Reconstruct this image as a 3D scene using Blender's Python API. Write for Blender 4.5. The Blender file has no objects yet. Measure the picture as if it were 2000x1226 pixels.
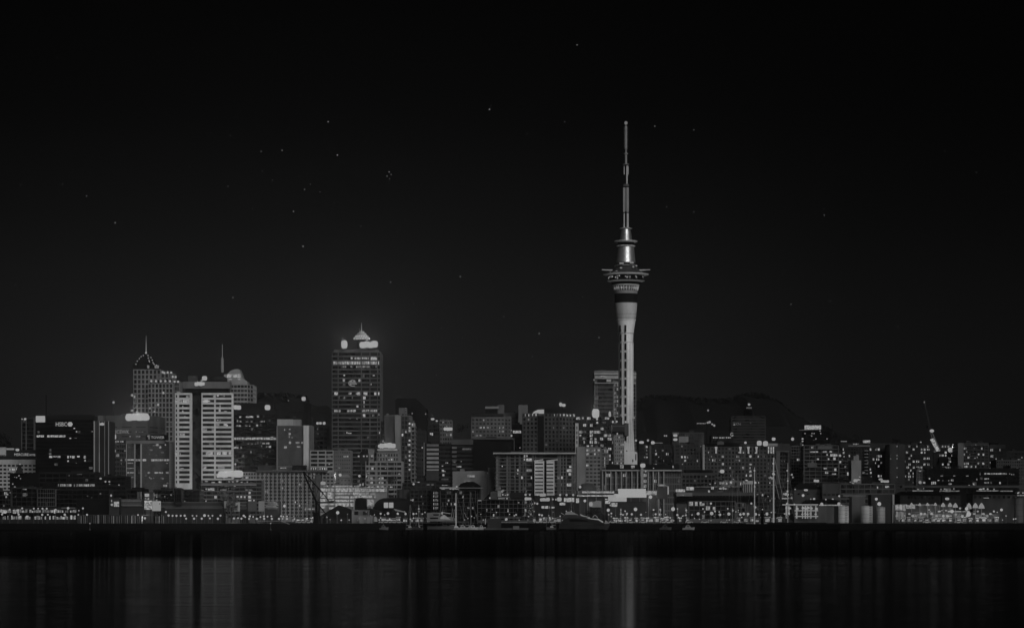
import bpy, math, random
from mathutils import Vector, Matrix
S = bpy.context.scene
C = S.collection
# ---------------------------------------------------------------- camera, sky, added fill sun, exposure
CAMZ, F, HY = 11.0, 5221.0, 1000.0          # eye height, focal length in photo px, horizon row
cd = bpy.data.cameras.new('camera'); cam = bpy.data.objects.new('camera', cd); C.objects.link(cam)
cam.location = (0, 0, CAMZ); cam.rotation_euler = (math.radians(90), 0, 0)
cd.sensor_width = 36; cd.lens = 36 * F / 2000; cd.shift_y = (HY - 613) / 2000
cd.clip_start = 1; cd.clip_end = 20000
S.camera = cam
S.view_settings.view_transform = 'Standard'; S.view_settings.look = 'None'
S.view_settings.exposure = 0; S.view_settings.gamma = 1
S.render.engine = 'CYCLES'
try:
    S.cycles.use_denoising = True; S.cycles.max_bounces = 4; S.cycles.caustics_reflective = True
    S.cycles.sample_clamp_indirect = 1.0; S.cycles.use_adaptive_sampling = False; pass
except Exception: pass
w = bpy.data.worlds.new('World'); S.world = w; w.use_nodes = True
nt = w.node_tree; nt.nodes.clear()
def N(nt, t, **kw):
    n = nt.nodes.new(t)
    for k, v in kw.items():
        if k in ('operation', 'blend_type', 'noise_dimensions', 'data_type', 'distribution'): setattr(n, k, v)
        else: n.inputs[int(k[1:]) if k[0] == 'i' and k[1:].isdigit() else k].default_value = v
    return n
tc = N(nt, 'ShaderNodeTexCoord'); sp = N(nt, 'ShaderNodeSeparateXYZ'); nt.links.new(tc.outputs['Generated'], sp.inputs[0])
cr = N(nt, 'ShaderNodeValToRGB'); nt.links.new(sp.outputs['Z'], cr.inputs[0])
el = cr.color_ramp.elements
stops = [(0.0, .0078), (.03, .0077), (.075, .0058), (.11, .0026), (.147, .0006), (.19, .0), (.4, .0)]
while len(el) < len(stops): el.new(.5)
for e_, (p_, v_) in zip(el, stops): e_.position = p_; e_.color = (v_, v_, v_, 1)
dv = N(nt, 'ShaderNodeMath', operation='DIVIDE'); nt.links.new(sp.outputs['X'], dv.inputs[0]); nt.links.new(sp.outputs['Y'], dv.inputs[1])
gl = N(nt, 'ShaderNodeValToRGB'); mp = N(nt, 'ShaderNodeMapRange'); mp.inputs[1].default_value = -.25; mp.inputs[2].default_value = .25
nt.links.new(dv.outputs[0], mp.inputs[0]); nt.links.new(mp.outputs[0], gl.inputs[0])     # the city glow fades towards the right
ge = gl.color_ramp.elements; ge[0].position = 0; ge[0].color = (.85,) * 3 + (1,); ge[1].position = 1; ge[1].color = (.34,) * 3 + (1,)
x_ = ge.new(.35); x_.color = (1, 1, 1, 1); x_ = ge.new(.62); x_.color = (.88,) * 3 + (1,); x_ = ge.new(.75); x_.color = (.5,) * 3 + (1,)
mm = N(nt, 'ShaderNodeMix', data_type='RGBA', blend_type='MULTIPLY'); mm.inputs[0].default_value = 1
nt.links.new(cr.outputs[0], mm.inputs[6]); nt.links.new(gl.outputs[0], mm.inputs[7])
bg = N(nt, 'ShaderNodeBackground'); nt.links.new(mm.outputs[2], bg.inputs[0]); bg.inputs[1].default_value = 1
wo = N(nt, 'ShaderNodeOutputWorld'); nt.links.new(bg.outputs[0], wo.inputs[0])
sl = bpy.data.lights.new('moon', 'SUN'); sl.energy = 1.12; sl.angle = math.radians(28); sl.color = (1, 1, 1)  # added sun lamp, stands in for the city light on the facades
so = bpy.data.objects.new('moon', sl); C.objects.link(so)
_d = Vector((-.30, .84, -.45)); so.rotation_euler = _d.to_track_quat('-Z', 'Y').to_euler()
rnd = random.Random(7)

# ---------------------------------------------------------------- materials
MATS = {}
def newmat(key):
    m = bpy.data.materials.new(key); m.use_nodes = True; m.node_tree.nodes.clear(); MATS[key] = m
    return m, m.node_tree
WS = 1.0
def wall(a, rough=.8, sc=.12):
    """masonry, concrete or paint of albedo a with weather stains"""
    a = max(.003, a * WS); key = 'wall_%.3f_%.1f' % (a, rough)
    if key in MATS: return MATS[key]
    m, t = newmat(key)
    g = N(t, 'ShaderNodeNewGeometry'); n = N(t, 'ShaderNodeTexNoise'); n.inputs['Scale'].default_value = sc; n.inputs['Detail'].default_value = 6
    mpg = N(t, 'ShaderNodeMapping'); mpg.inputs['Scale'].default_value = (1, 1, .35)
    t.links.new(g.outputs['Position'], mpg.inputs[0]); t.links.new(mpg.outputs[0], n.inputs['Vector'])
    r = N(t, 'ShaderNodeMapRange'); r.inputs[1].default_value = .3; r.inputs[2].default_value = .7; r.inputs[3].default_value = a * .72; r.inputs[4].default_value = min(.95, a * 1.22)
    t.links.new(n.outputs[0], r.inputs[0])
    b = N(t, 'ShaderNodeBsdfPrincipled'); b.inputs['Roughness'].default_value = rough; b.inputs['Specular IOR Level'].default_value = min(.2, a * 1.2)
    t.links.new(r.outputs[0], b.inputs['Base Color'])
    o = N(t, 'ShaderNodeOutputMaterial'); t.links.new(b.outputs[0], o.inputs[0])
    return m
def metal(a, rough=.32):
    key = 'metal_%.2f' % a
    if key in MATS: return MATS[key]
    m, t = newmat(key)
    g = N(t, 'ShaderNodeNewGeometry'); n = N(t, 'ShaderNodeTexNoise'); n.inputs['Scale'].default_value = .6; t.links.new(g.outputs['Position'], n.inputs['Vector'])
    r = N(t, 'ShaderNodeMapRange'); r.inputs[3].default_value = rough * .7; r.inputs[4].default_value = rough * 1.3; t.links.new(n.outputs[0], r.inputs[0])
    b = N(t, 'ShaderNodeBsdfPrincipled'); b.inputs['Metallic'].default_value = .85; b.inputs['Base Color'].default_value = (a, a, a, 1); t.links.new(r.outputs[0], b.inputs['Roughness'])
    o = N(t, 'ShaderNodeOutputMaterial'); t.links.new(b.outputs[0], o.inputs[0])
    return m
def glass(a=.012):
    key = 'glass_%.3f' % a
    if key in MATS: return MATS[key]
    m, t = newmat(key)
    g = N(t, 'ShaderNodeNewGeometry'); n = N(t, 'ShaderNodeTexVoronoi'); n.inputs['Scale'].default_value = .28
    t.links.new(g.outputs['Position'], n.inputs['Vector'])
    r = N(t, 'ShaderNodeMapRange'); r.inputs[3].default_value = a * .3; r.inputs[4].default_value = a * 2.2
    sx = N(t, 'ShaderNodeSeparateColor'); t.links.new(n.outputs['Color'], sx.inputs[0]); t.links.new(sx.outputs[0], r.inputs[0])
    b = N(t, 'ShaderNodeBsdfPrincipled'); b.inputs['Roughness'].default_value = .12; b.inputs['Specular IOR Level'].default_value = .35
    t.links.new(r.outputs[0], b.inputs['Base Color'])
    o = N(t, 'ShaderNodeOutputMaterial'); t.links.new(b.outputs[0], o.inputs[0])
    return m
def lit(e=.2, blotch=True):
    """a lamp face or a lit room; rooms are uneven"""
    e = round(min(.36, e * (1.75 if blotch else 1.35)) / .02) * .02
    key = 'lit_%.2f_%d' % (e, blotch)
    if key in MATS: return MATS[key]
    m, t = newmat(key)
    em = N(t, 'ShaderNodeEmission'); em.inputs[0].default_value = (1, 1, 1, 1)
    if blotch:
        g = N(t, 'ShaderNodeNewGeometry'); n = N(t, 'ShaderNodeTexNoise'); n.inputs['Scale'].default_value = .75; n.inputs['Detail'].default_value = 2
        t.links.new(g.outputs['Position'], n.inputs['Vector'])
        r = N(t, 'ShaderNodeMapRange'); r.inputs[1].default_value = .38; r.inputs[2].default_value = .58; r.inputs[3].default_value = e * .45; r.inputs[4].default_value = e * 1.1
        t.links.new(n.outputs[0], r.inputs[0]); t.links.new(r.outputs[0], em.inputs[1])
    else: em.inputs[1].default_value = e
    o = N(t, 'ShaderNodeOutputMaterial'); t.links.new(em.outputs[0], o.inputs[0])
    return m

# ---------------------------------------------------------------- geometry helpers
def at(px, py, Y): return Vector(((px - 1000) / F * Y, Y, CAMZ + (HY - py) / F * Y))
def xz(px, Y): return (px - 1000) / F * Y
def zz(py, Y): return CAMZ + (HY - py) / F * Y
def land(Y): return 4.0 if Y < 1850 else 4.0 + min(34, (Y - 1850) * .045)
class MB:
    def __init__(s): s.v = []; s.f = []
    def hexa(s, p):
        b = len(s.v); s.v += [tuple(q) for q in p]
        s.f += [(b, b+3, b+2, b+1), (b+4, b+5, b+6, b+7), (b, b+1, b+5, b+4), (b+1, b+2, b+6, b+5), (b+2, b+3, b+7, b+6), (b+3, b, b+4, b+7)]
        return s
    def box(s, x0, x1, y0, y1, z0, z1):
        return s.hexa([(x0, y0, z0), (x1, y0, z0), (x1, y1, z0), (x0, y1, z0), (x0, y0, z1), (x1, y0, z1), (x1, y1, z1), (x0, y1, z1)])
    def loc(s, E, s0, s1, d0, d1, z0, z1):
        """box on a facade edge E=(P,u,n,L): s along, d outward"""
        P, u, n = E[:3]
        q = lambda a, d, z: (P[0] + u[0]*a + n[0]*d, P[1] + u[1]*a + n[1]*d, z)
        return s.hexa([q(s0, d1, z0), q(s1, d1, z0), q(s1, d0, z0), q(s0, d0, z0), q(s0, d1, z1), q(s1, d1, z1), q(s1, d0, z1), q(s0, d0, z1)])
    def prism(s, poly, z0, z1):
        b = len(s.v); n = len(poly)
        s.v += [(p[0], p[1], z0) for p in poly] + [(p[0], p[1], z1) for p in poly]
        s.f += [tuple(range(b + n - 1, b - 1, -1)), tuple(range(b + n, b + 2*n))] + [(b + i, b + (i+1) % n, b + n + (i+1) % n, b + n + i) for i in range(n)]
        return s
    def vprism(s, poly, y0, y1):
        """outline in x,z extruded along y"""
        b = len(s.v); n = len(poly)
        s.v += [(p[0], y0, p[1]) for p in poly] + [(p[0], y1, p[1]) for p in poly]
        s.f += [tuple(range(b, b + n)), tuple(range(b + 2*n - 1, b + n - 1, -1))] + [(b + (i+1) % n, b + i, b + n + i, b + n + (i+1) % n) for i in range(n)]
        return s
    def bar(s, a, b_, r, n=5, r2=None):
        a = Vector(a); b_ = Vector(b_); r2 = r if r2 is None else r2
        d = (b_ - a); 
        if d.length < 1e-6: return s
        q = d.to_track_quat('Z', 'Y'); k = len(s.v)
        for P, R in ((a, r), (b_, r2)):
            for i in range(n):
                t = 2 * math.pi * i / n; s.v.append(tuple(P + q @ Vector((R * math.cos(t), R * math.sin(t), 0))))
        s.f += [(k + i, k + (i+1) % n, k + n + (i+1) % n, k + n + i) for i in range(n)] + [tuple(range(k + n - 1, k - 1, -1)), tuple(range(k + n, k + 2*n))]
        return s
    def lathe(s, prof, c, n=24):
        """prof [(r,z)] bottom to top round vertical axis at c=(x,y)"""
        k = len(s.v)
        for r, z in prof:
            for i in range(n):
                t = 2 * math.pi * i / n; s.v.append((c[0] + r * math.cos(t), c[1] + r * math.sin(t), z))
        for j in range(len(prof) - 1):
            for i in range(n):
                a = k + j*n + i; b = k + j*n + (i+1) % n
                s.f.append((a, b, b + n, a + n))
        s.f += [tuple(range(k + n - 1, k - 1, -1)), tuple(range(k + (len(prof)-1)*n, k + len(prof)*n))]
        return s
    def quad(s, a, b, c, d):
        k = len(s.v); s.v += [tuple(a), tuple(b), tuple(c), tuple(d)]; s.f.append((k, k+1, k+2, k+3)); return s
    def build(s, name, mat, parent=None, smooth=False):
        me = bpy.data.meshes.new(name); me.from_pydata(s.v, [], s.f); me.materials.append(mat); me.update()
        if smooth: me.polygons.foreach_set('use_smooth', [True] * len(me.polygons))
        o = bpy.data.objects.new(name, me); C.objects.link(o)
        if parent is not None: o.parent = parent
        return o
def tag(o, label=None, cat=None, group=None, kind=None):
    if label: o['label'] = label
    if cat: o['category'] = cat
    if group: o['group'] = group
    if kind: o['kind'] = kind
    return o
def root(name, label, cat, group=None):
    o = bpy.data.objects.new(name, None); C.objects.link(o); return tag(o, label, cat, group)
# shared unit meshes, scaled per object
def unit(name, mb, smooth=False):
    me = bpy.data.meshes.new(name); me.from_pydata(mb.v, [], mb.f); me.update()
    if smooth: me.polygons.foreach_set('use_smooth', [True] * len(me.polygons))
    return me
_ub = MB().box(-.5, .5, -.5, .5, -.5, .5)
_us = MB(); _us.lathe([(math.cos(a) if abs(a) < 1.57 else .02, math.sin(a)) for a in [math.radians(q) for q in range(-88, 89, 22)]], (0, 0), 12)
_uf = MB(); _pw = lambda v, q: math.copysign(abs(v) ** q, v)
for _a in [math.radians(q) for q in range(-90, 91, 18)]:
    for _i in range(16):
        _t = 2 * math.pi * _i / 16; _uf.v.append((_pw(math.cos(_a), .6) * _pw(math.cos(_t), .6), _pw(math.cos(_a), .6) * _pw(math.sin(_t), .6), _pw(math.sin(_a), .6)))
_uf.f = [(j*16+i, j*16+(i+1) % 16, (j+1)*16+(i+1) % 16, (j+1)*16+i) for j in range(10) for i in range(16)]
_um = {}
def uobj(kind, name, mat, parent, loc, scale, rotz=0.0):
    key = (kind, mat.name)
    if key not in _um:
        me = unit(name, {'box': _ub, 'flood': _uf}.get(kind, _us), kind == 'sphere'); me.materials.append(mat); _um[key] = me
    o = bpy.data.objects.new(name, _um[key]); C.objects.link(o); o.location = loc; o.scale = scale; o.rotation_euler = (0, 0, rotz)
    if parent is not None: o.parent = parent
    return o
def plight(loc, power, parent=None):
    """a rooftop floodlight's beam, thrown outward over the harbour"""
    l = bpy.data.lights.new('lamp_light', 'SPOT'); l.energy = power * (SPOT_K if power >= 2400 else 4); l.shadow_soft_size = 0.0; l.spot_size = math.radians(150); l.spot_blend = .6; l.color = (1, 1, 1)
    o = bpy.data.objects.new('lamp_light', l); C.objects.link(o); o.location = loc; o.rotation_euler = Vector((0, -1, .12)).to_track_quat('-Z', 'Y').to_euler()
    if parent is not None: o.parent = parent
    return o
def streetlight(loc, power, parent):
    """all-round light of a quay or street lamp; loc is local to its parent"""
    l = bpy.data.lights.new('lamp_light', 'POINT'); l.energy = min(power, 900) * 3.5; l.shadow_soft_size = 0.0
    o = bpy.data.objects.new('lamp_light', l); C.objects.link(o); o.location = loc; o.parent = parent
    return o
SPOT_K = 14
def text(name, body, px0, px1, pyc, hpx, Y, mat, parent, thick=.25):
    """raised lettering fitted into px0..px1, standing on the facade at distance Y"""
    cu = bpy.data.curves.new(name, 'FONT'); cu.body = body; cu.size = 1; cu.extrude = .04; cu.resolution_u = 2
    to = bpy.data.objects.new(name, cu); C.objects.link(to); bpy.context.view_layer.update()
    me = bpy.data.meshes.new_from_object(to); bpy.data.objects.remove(to)
    xs = [v.co.x for v in me.vertices]; ys = [v.co.y for v in me.vertices]
    x0, x1, y0, y1 = min(xs), max(xs), min(ys), max(ys)
    W = (px1 - px0) / F * Y; H = hpx / F * Y
    for v in me.vertices:
        v.co = ((v.co.x - x0) / (x1 - x0) * W, -v.co.z / .04 * thick / 2, (v.co.y - y0) / (y1 - y0) * H)
    me.materials.clear(); me.materials.append(mat)
    o = bpy.data.objects.new(name, me); C.objects.link(o)
    p = at(px0, pyc + hpx / 2, Y); o.location = p
    if parent is not None: o.parent = parent
    return o

# ---------------------------------------------------------------- buildings
def edges_of(poly):
    out = []
    for i in range(len(poly)):
        a = Vector(poly[i]); b = Vector(poly[(i+1) % len(poly)]); d = b - a; L = d.length; u = d / L
        out.append((a, u, Vector((u.y, -u.x)), L))
    return out
def s_of(E, px):
    P, u, n, L = E; t = (px - 1000) / F
    return (t * P[1] - P[0]) / (u[0] - t * u[1])
def row(p0, p1, py, fill=.8, seed=0, h=0, e=.2, lo=3, hi=9):
    """an irregular run of lit panes"""
    r = random.Random(int(seed * 7919 + p0 * 31 + py)); x = p0; out = []
    while x < p1 - 1:
        wd = min(r.uniform(lo, hi), p1 - x)
        if r.random() < fill: out.append((x + wd / 2, py, max(1.4, wd - 1), h, e * r.uniform(.6, 1.15)))
        x += wd
    return out
def bld(name, label, chain, top, fp=8, off=3, sf=.45, k=8, pf=.18, wall_a=.1, glass_a=.012, depth=30, lits=(), p=0, pe=.18,
        piers=None, proud=.12, plants=(), glows=(), slab=0, cat='building', group=None, base=None, cut=None, low=0, psides=True, solid=(), pier_a=None):
    """a storeyed building. chain: front outline [(px,Y)..] left to right; top: roof row in px at chain[0]."""
    Y0 = chain[0][1]; zt = zz(top, Y0); r = root(name, label, cat, group)
    fr = [(xz(px, Y), Y) for px, Y in chain]
    back = [(x * (Y + depth) / Y if False else x, Y + depth) for x, Y in reversed(fr)]
    poly = fr + back; E = edges_of(poly); nf = len(fr) - 1
    zb = (land(Y0) - .5) if base is None else zz(base, Y0)
    cx = sum(q[0] for q in poly) / len(poly); cy = sum(q[1] for q in poly) / len(poly)
    ins = [(cx + (q[0]-cx) * (1 - .45 / max(4, abs(q[0]-cx))), cy + (q[1]-cy) * (1 - .45 / max(4, abs(q[1]-cy)))) for q in poly]
    P_ = fp / F * Y0; zo = zt - off / F * Y0
    W = MB(); W.prism(ins, zb, zt - .3); PM = MB() if pier_a else W
    n = max(1, int((zo - zb - 1) / P_)); opening = []
    if low: n = min(n, low)
    for i in range(n):
        z1 = zo - i * P_; opening.append((z1 - (1 - sf) * P_, z1))
    kk = k if isinstance(k, (list, tuple)) else [k] * nf
    rs = random.Random(hash(label) % 1 + int(chain[0][0] * 13 + top))
    meanb = sum(E[i][3] for i in range(nf)) / max(1, sum(kk[:nf]))
    use = list(range(nf)) + ([nf, len(E) - 1] if psides else [])
    for ei, e in enumerate(E):
        st = .002 * ei
        if ei not in use:
            W.loc(e, 0, e[3], -.5, 0, zb, zt - st); continue
        W.loc(e, 0, e[3], -.5, 0, zo, zt - st)                     # parapet
        for i in range(n):
            zlo = opening[i][0]; znx = opening[i+1][1] if i + 1 < n else zb
            if zlo - znx > .05 or i == n - 1: W.loc(e, 0, e[3], -.5, slab, znx + st, zlo - st if slab == 0 else min(zlo - st, znx + max(.35, (zlo - znx))))
        if ei < nf and piers is not None:
            for (pp, wp) in piers:
                s = s_of(e, pp); hw = wp / F * Y0 / 2
                if -.5 < s < e[3] + .5: PM.loc(e, max(0, s - hw), min(e[3], s + hw), -.5, proud, zb, zt - .01)
        else:
            nb = kk[ei] if ei < nf else max(1, round(e[3] / max(1.5, meanb)))
            bw = e[3] / nb; hw = bw * pf / 2
            for j in range(nb + 1):
                s = j * bw; PM.loc(e, max(0, s - hw), min(e[3], s + hw), -.5, proud, zb, zt - .01)
    wo_ = W.build('wall', wall(wall_a), r)
    if pier_a: PM.build('piers', wall(pier_a), wo_)
    RB = MB(); RB.prism(ins, zt - .32, zt - .2 + .25); RB.build('roof', wall(.06), r)
    G = glass(glass_a)
    rows = []
    for i in range(n):
        m = MB()
        for ei in use:
            e = E[ei]; m.loc(e, .02 + .001 * ei, e[3] - .02, -.5, -.3, opening[i][0] - .02, opening[i][1] + .02)
        rows.append(m.build('window_row', G, r))
    def place(px, py, wpx, hpx, ev):
        for e in E[:nf]:
            s = s_of(e, px)
            if 0 <= s <= e[3]:
                Yp = e[0][1] + e[1][1] * s; z = zz(py, Yp)
                i = min(range(n), key=lambda q: abs(sum(opening[q]) / 2 - z)); a, b = opening[i]
                if hpx:
                    hh = hpx / F * Yp / 2; c = min(max(z, a + hh), b - hh) if b - a > 2 * hh else (a + b) / 2; a2, b2 = max(a, c - hh), min(b, c + hh)
                else: a2, b2 = a, b
                ww = wpx / F * Yp; p0 = e[0] + e[1] * s - e[2] * .24
                uobj('box', 'lit_window', lit(min(ev, .26)), rows[i], (p0[0], p0[1], (a2 + b2) / 2), (ww, .08, b2 - a2), math.atan2(e[1][1], e[1][0]))
                return
    cnt = 0
    for q in lits:
        place(q[0], q[1], q[2] if len(q) > 2 else 3, q[3] if len(q) > 3 else 0, q[4] if len(q) > 4 else .2); cnt += 1
    if p:
        for ei in range(nf):
            e = E[ei]; nb = kk[ei]; bw = e[3] / nb
            for i in range(n):
                for j in range(nb):
                    if rs.random() < p and cnt < 98:
                        a, b = opening[i]; ww = bw * (1 - pf) * rs.choice((.35, .5, .8, .95)); s = (j + .5) * bw + (bw * (1 - pf) - ww) / 2 * rs.choice((-1, 1))
                        p0 = e[0] + e[1] * s - e[2] * .24; f = rs.choice((.6, .8, 1)); 
                        uobj('box', 'lit_window', lit(pe * rs.uniform(.45, 1.25)), rows[i], (p0[0], p0[1], a + (b-a) * f / 2), (ww, .08, (b - a) * f), math.atan2(e[1][1], e[1][0])); cnt += 1
    dim = random.Random(int(chain[0][0] * 3 + top * 7)); nd = 0
    for ei in range(nf):      # rooms with a little light behind blinds
        e = E[ei]; nb = kk[ei] if piers is None else max(3, int(e[3] / 4)); bw = e[3] / nb
        for i in range(n):
            for j in range(nb):
                if n > 2 and dim.random() < .045 and nd < 26:
                    a, b = opening[i]; ww = bw * dim.uniform(.3, .7); p0 = e[0] + e[1] * (j + .5) * bw - e[2] * .26; nd += 1
                    uobj('box', 'dim_window', lit(dim.choice((.02, .03, .05))), rows[i], (p0[0], p0[1], (a + b) / 2), (ww, .06, (b - a) * .8), math.atan2(e[1][1], e[1][0]))
    if not plants and zt > 20:
        for i in range(dim.randint(1, 3)):
            xa, xb = chain[0][0], chain[-1][0]; wq = (xb - xa) * dim.uniform(.06, .2); xq = xa + (xb - xa) * dim.uniform(.08, .72); Yq = Y0 + 5
            MB().box(xz(xq, Yq), xz(xq + wq, Yq), Yq, Yq + 5, zt - .35, zt + dim.uniform(.7, 2)).build('roof_plant', wall(wall_a * dim.uniform(.4, .9)), r)
    for q in plants:      # rooftop plant rooms: px0,px1,top,albedo[,dY]
        dY = q[4] if len(q) > 4 else 4; Yq = Y0 + dY
        MB().box(xz(q[0], Yq), xz(q[1], Yq), Yq, Yq + min(14, depth - 5), zt - .35, zz(q[2], Yq)).build('plant_room', wall(q[3]), r)
    for q in solid:       # blank panels on the front: px0,px1,py0,py1,albedo
        MB().box(xz(q[0], Y0), xz(q[1], Y0), Y0 - .35 - (q[5] if len(q) > 5 else 0), Y0 + .2, zz(q[3], Y0), zz(q[2], Y0)).build('panel', wall(q[4]), r)
    for q in glows: glow(r, *q, Y=Y0)
    return r
def glow(parent, px, py, w_, h_, e=.24, kind='lamp', power=0, Y=2000, dY=-1.2):
    """a floodlight or lit panel fixed to a building, with its bracket"""
    Yq = Y + dY; p_ = at(px, py, Yq); sx = w_ / F * Yq; sz = h_ / F * Yq
    if kind == 'lamp':
        if w_ > 1.7 * h_ and w_ > 9:      # wide overexposed glare, shaped as a bank of floodlights
            n_ = int(w_ / (h_ * .62)); rr = random.Random(int(px))
            for i_ in range(n_):
                rz = sz * .5 * rr.uniform(.82, 1.02); o = uobj('flood', 'floodlight', lit(e, False), parent, (p_.x - sx / 2 + sz * .45 + (sx - sz * .9) * i_ / (n_ - 1), p_.y, p_.z + rr.uniform(-.06, .06) * sz), (rz * 1.02, rz * .6, rz))
        else: o = uobj('flood' if w_ > 6 else 'sphere', 'floodlight', lit(e, False), parent, p_, (sx / 2, min(sx, sz) / 2, sz / 2))
    else:
        o = uobj('box', 'light_box', lit(e, kind == 'room'), parent, p_, (sx, .5, sz))
    b = MB().box(p_.x - .15, p_.x + .15, Yq + .1, Yq + max(.6, -dY + .3), p_.z - sz / 2 - .8, p_.z); b.build('bracket', wall(.05), parent)
    if power: plight((p_.x, Yq - 2.5, p_.z + sz / 2 + .5), power, parent)
    return o
def spire(parent, px, py0, py1, w0, w1, Y, a=.4, name='spire'):
    return MB().bar(at(px, py0, Y), at(px, py1, Y), w0 / F * Y / 2, 8, w1 / F * Y / 2).build(name, wall(a), parent)

# ================================================================= SETTING
def water():
    m, t = newmat('water')
    g = N(t, 'ShaderNodeNewGeometry'); sp = N(t, 'ShaderNodeSeparateXYZ'); t.links.new(g.outputs['Position'], sp.inputs[0])
    gs = N(t, 'ShaderNodeBsdfGlossy'); gs.inputs['Roughness'].default_value = 0.0
    # reflection strength put into the colour: dim near the quay, strong towards the viewer
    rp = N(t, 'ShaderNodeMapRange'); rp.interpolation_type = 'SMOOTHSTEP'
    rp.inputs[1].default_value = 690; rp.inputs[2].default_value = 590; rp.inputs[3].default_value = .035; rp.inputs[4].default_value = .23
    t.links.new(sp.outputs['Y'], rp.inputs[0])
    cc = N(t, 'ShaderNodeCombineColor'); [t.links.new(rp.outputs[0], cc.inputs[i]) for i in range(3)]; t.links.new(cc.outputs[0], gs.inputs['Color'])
    o = N(t, 'ShaderNodeOutputMaterial'); t.links.new(gs.outputs[0], o.inputs[0])
    # long-crested ripples running parallel to the shore, modelled as narrow sloping strips
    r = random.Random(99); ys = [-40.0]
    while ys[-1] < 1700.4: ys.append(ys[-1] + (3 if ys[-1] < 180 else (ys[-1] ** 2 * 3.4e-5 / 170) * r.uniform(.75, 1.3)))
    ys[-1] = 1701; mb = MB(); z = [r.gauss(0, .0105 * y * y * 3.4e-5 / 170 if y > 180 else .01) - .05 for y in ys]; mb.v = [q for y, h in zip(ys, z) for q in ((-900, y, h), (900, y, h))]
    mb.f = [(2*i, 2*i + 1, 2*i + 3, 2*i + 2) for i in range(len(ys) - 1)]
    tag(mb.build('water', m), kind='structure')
water()
tag(MB().box(-900, 900, 1700, 1701.5, -3, 4.0).build('quay_wall', wall(.006)), kind='structure')
def ground():
    ys = [1701.5, 1850, 2605, 2900, 3600, 6500]; m = MB()
    zs = [3.99, 4.0, 37.9, 38, 38, 38]
    for i in range(5): m.quad((-2600, ys[i], zs[i]), (2600, ys[i], zs[i]), (2600, ys[i+1], zs[i+1]), (-2600, ys[i+1], zs[i+1]))
    tag(m.build('ground', wall(.03)), kind='structure')
ground()
def hill(name, pts, Y, thick, a, lab):
    """ridge outline in px, swelling back and forward"""
    r = random.Random(int(pts[0][0])); m = MB(); nx = 90; ny = 7
    P0, P1 = pts[0][0], pts[-1][0]
    def hgt(px):
        for (a0, b0), (a1, b1) in zip(pts, pts[1:]):
            if a0 <= px <= a1: return b0 + (b1 - b0) * (px - a0) / (a1 - a0)
        return pts[-1][1]
    for j in range(ny):
        t = j / (ny - 1) * 2 - 1; Yj = Y + t * thick
        for i in range(nx + 1):
            px = P0 + (P1 - P0) * i / nx; zt = zz(hgt(px), Y) + 3 * math.sin(px * .11) + 2 * math.sin(px * .047 + j)
            m.v.append((xz(px, Y), Yj, 20 + (zt - 20) * (1 - t * t) ** .7))
    for j in range(ny - 1):
        for i in range(nx):
            a_ = j * (nx + 1) + i; m.f.append((a_, a_ + 1, a_ + nx + 2, a_ + nx + 1))
    o = m.build(name, wall(a)); tag(o, kind='structure'); return o
hill('hill', [(1180, 870), (1230, 795), (1262, 779), (1300, 778), (1380, 785), (1430, 783), (1440, 776), (1470, 772), (1500, 780), (1530, 796), (1550, 815), (1575, 830), (1640, 850), (1700, 872)], 4200, 500, .014, '')
hill('hill', [(440, 830), (480, 785), (500, 777), (560, 776), (600, 782), (640, 800), (700, 840), (760, 870)], 3400, 300, .012, '')
# ================================================================= BUILDINGS, left to right
# --- far left
b = bld('hotel', 'white hotel block with rooftop sign band at the left edge of the picture', [(-60, 2045), (71, 2045)], 897, fp=7.4, off=10, sf=.5, k=16, pf=.3, wall_a=.5, depth=14, lits=[(22, 914, 9), (30, 914, 6), (4, 951, 5)] + row(0, 70, 921, .12, 3), solid=[(-40, 12, 873, 890, .35), (-40, 70, 890, 896, .03)])
MB().box(xz(-60, 2047), xz(71, 2047), 2047, 2060, zz(897.5, 2047), zz(878, 2047)).build('sign_fascia', wall(.035), b)
text('sign_lettering', 'MERCURE', 28, 56, 887.2, 5.2, 2045.4, lit(.22, False), b); text('sign_lettering', 'HOTEL', 57.5, 69.5, 887.8, 4, 2045.4, lit(.2, False), b)
glow(b, 34, 878, 7, 5, .22, 'lamp', Y=2047); glow(b, 20, 876.5, 15, 3.5, .14, 'box', Y=2047); glow(b, 5, 882, 11, 12, .12, 'box', Y=2045)
pass
for xx in (17, 33): MB().box(xz(xx-.4, 2044.4), xz(xx+.4, 2044.4), 2044.3, 2044.9, zz(905, 2044), zz(899, 2044)).build('fin', wall(.6), b)
b = bld('office_tower', 'slim dark tower with two pale vertical fins left of the bank tower', [(42, 2125), (69, 2125)], 815, fp=8, sf=.2, wall_a=.04, glass_a=.006, piers=[(42.4, .6), (51, 1.6), (66.6, 1.8)], depth=26, glows=[(49, 818, 5, 4, .24), (43, 818, 2.5, 2.5, .2)], pier_a=.12)
for x in b.children:
    pass
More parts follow.
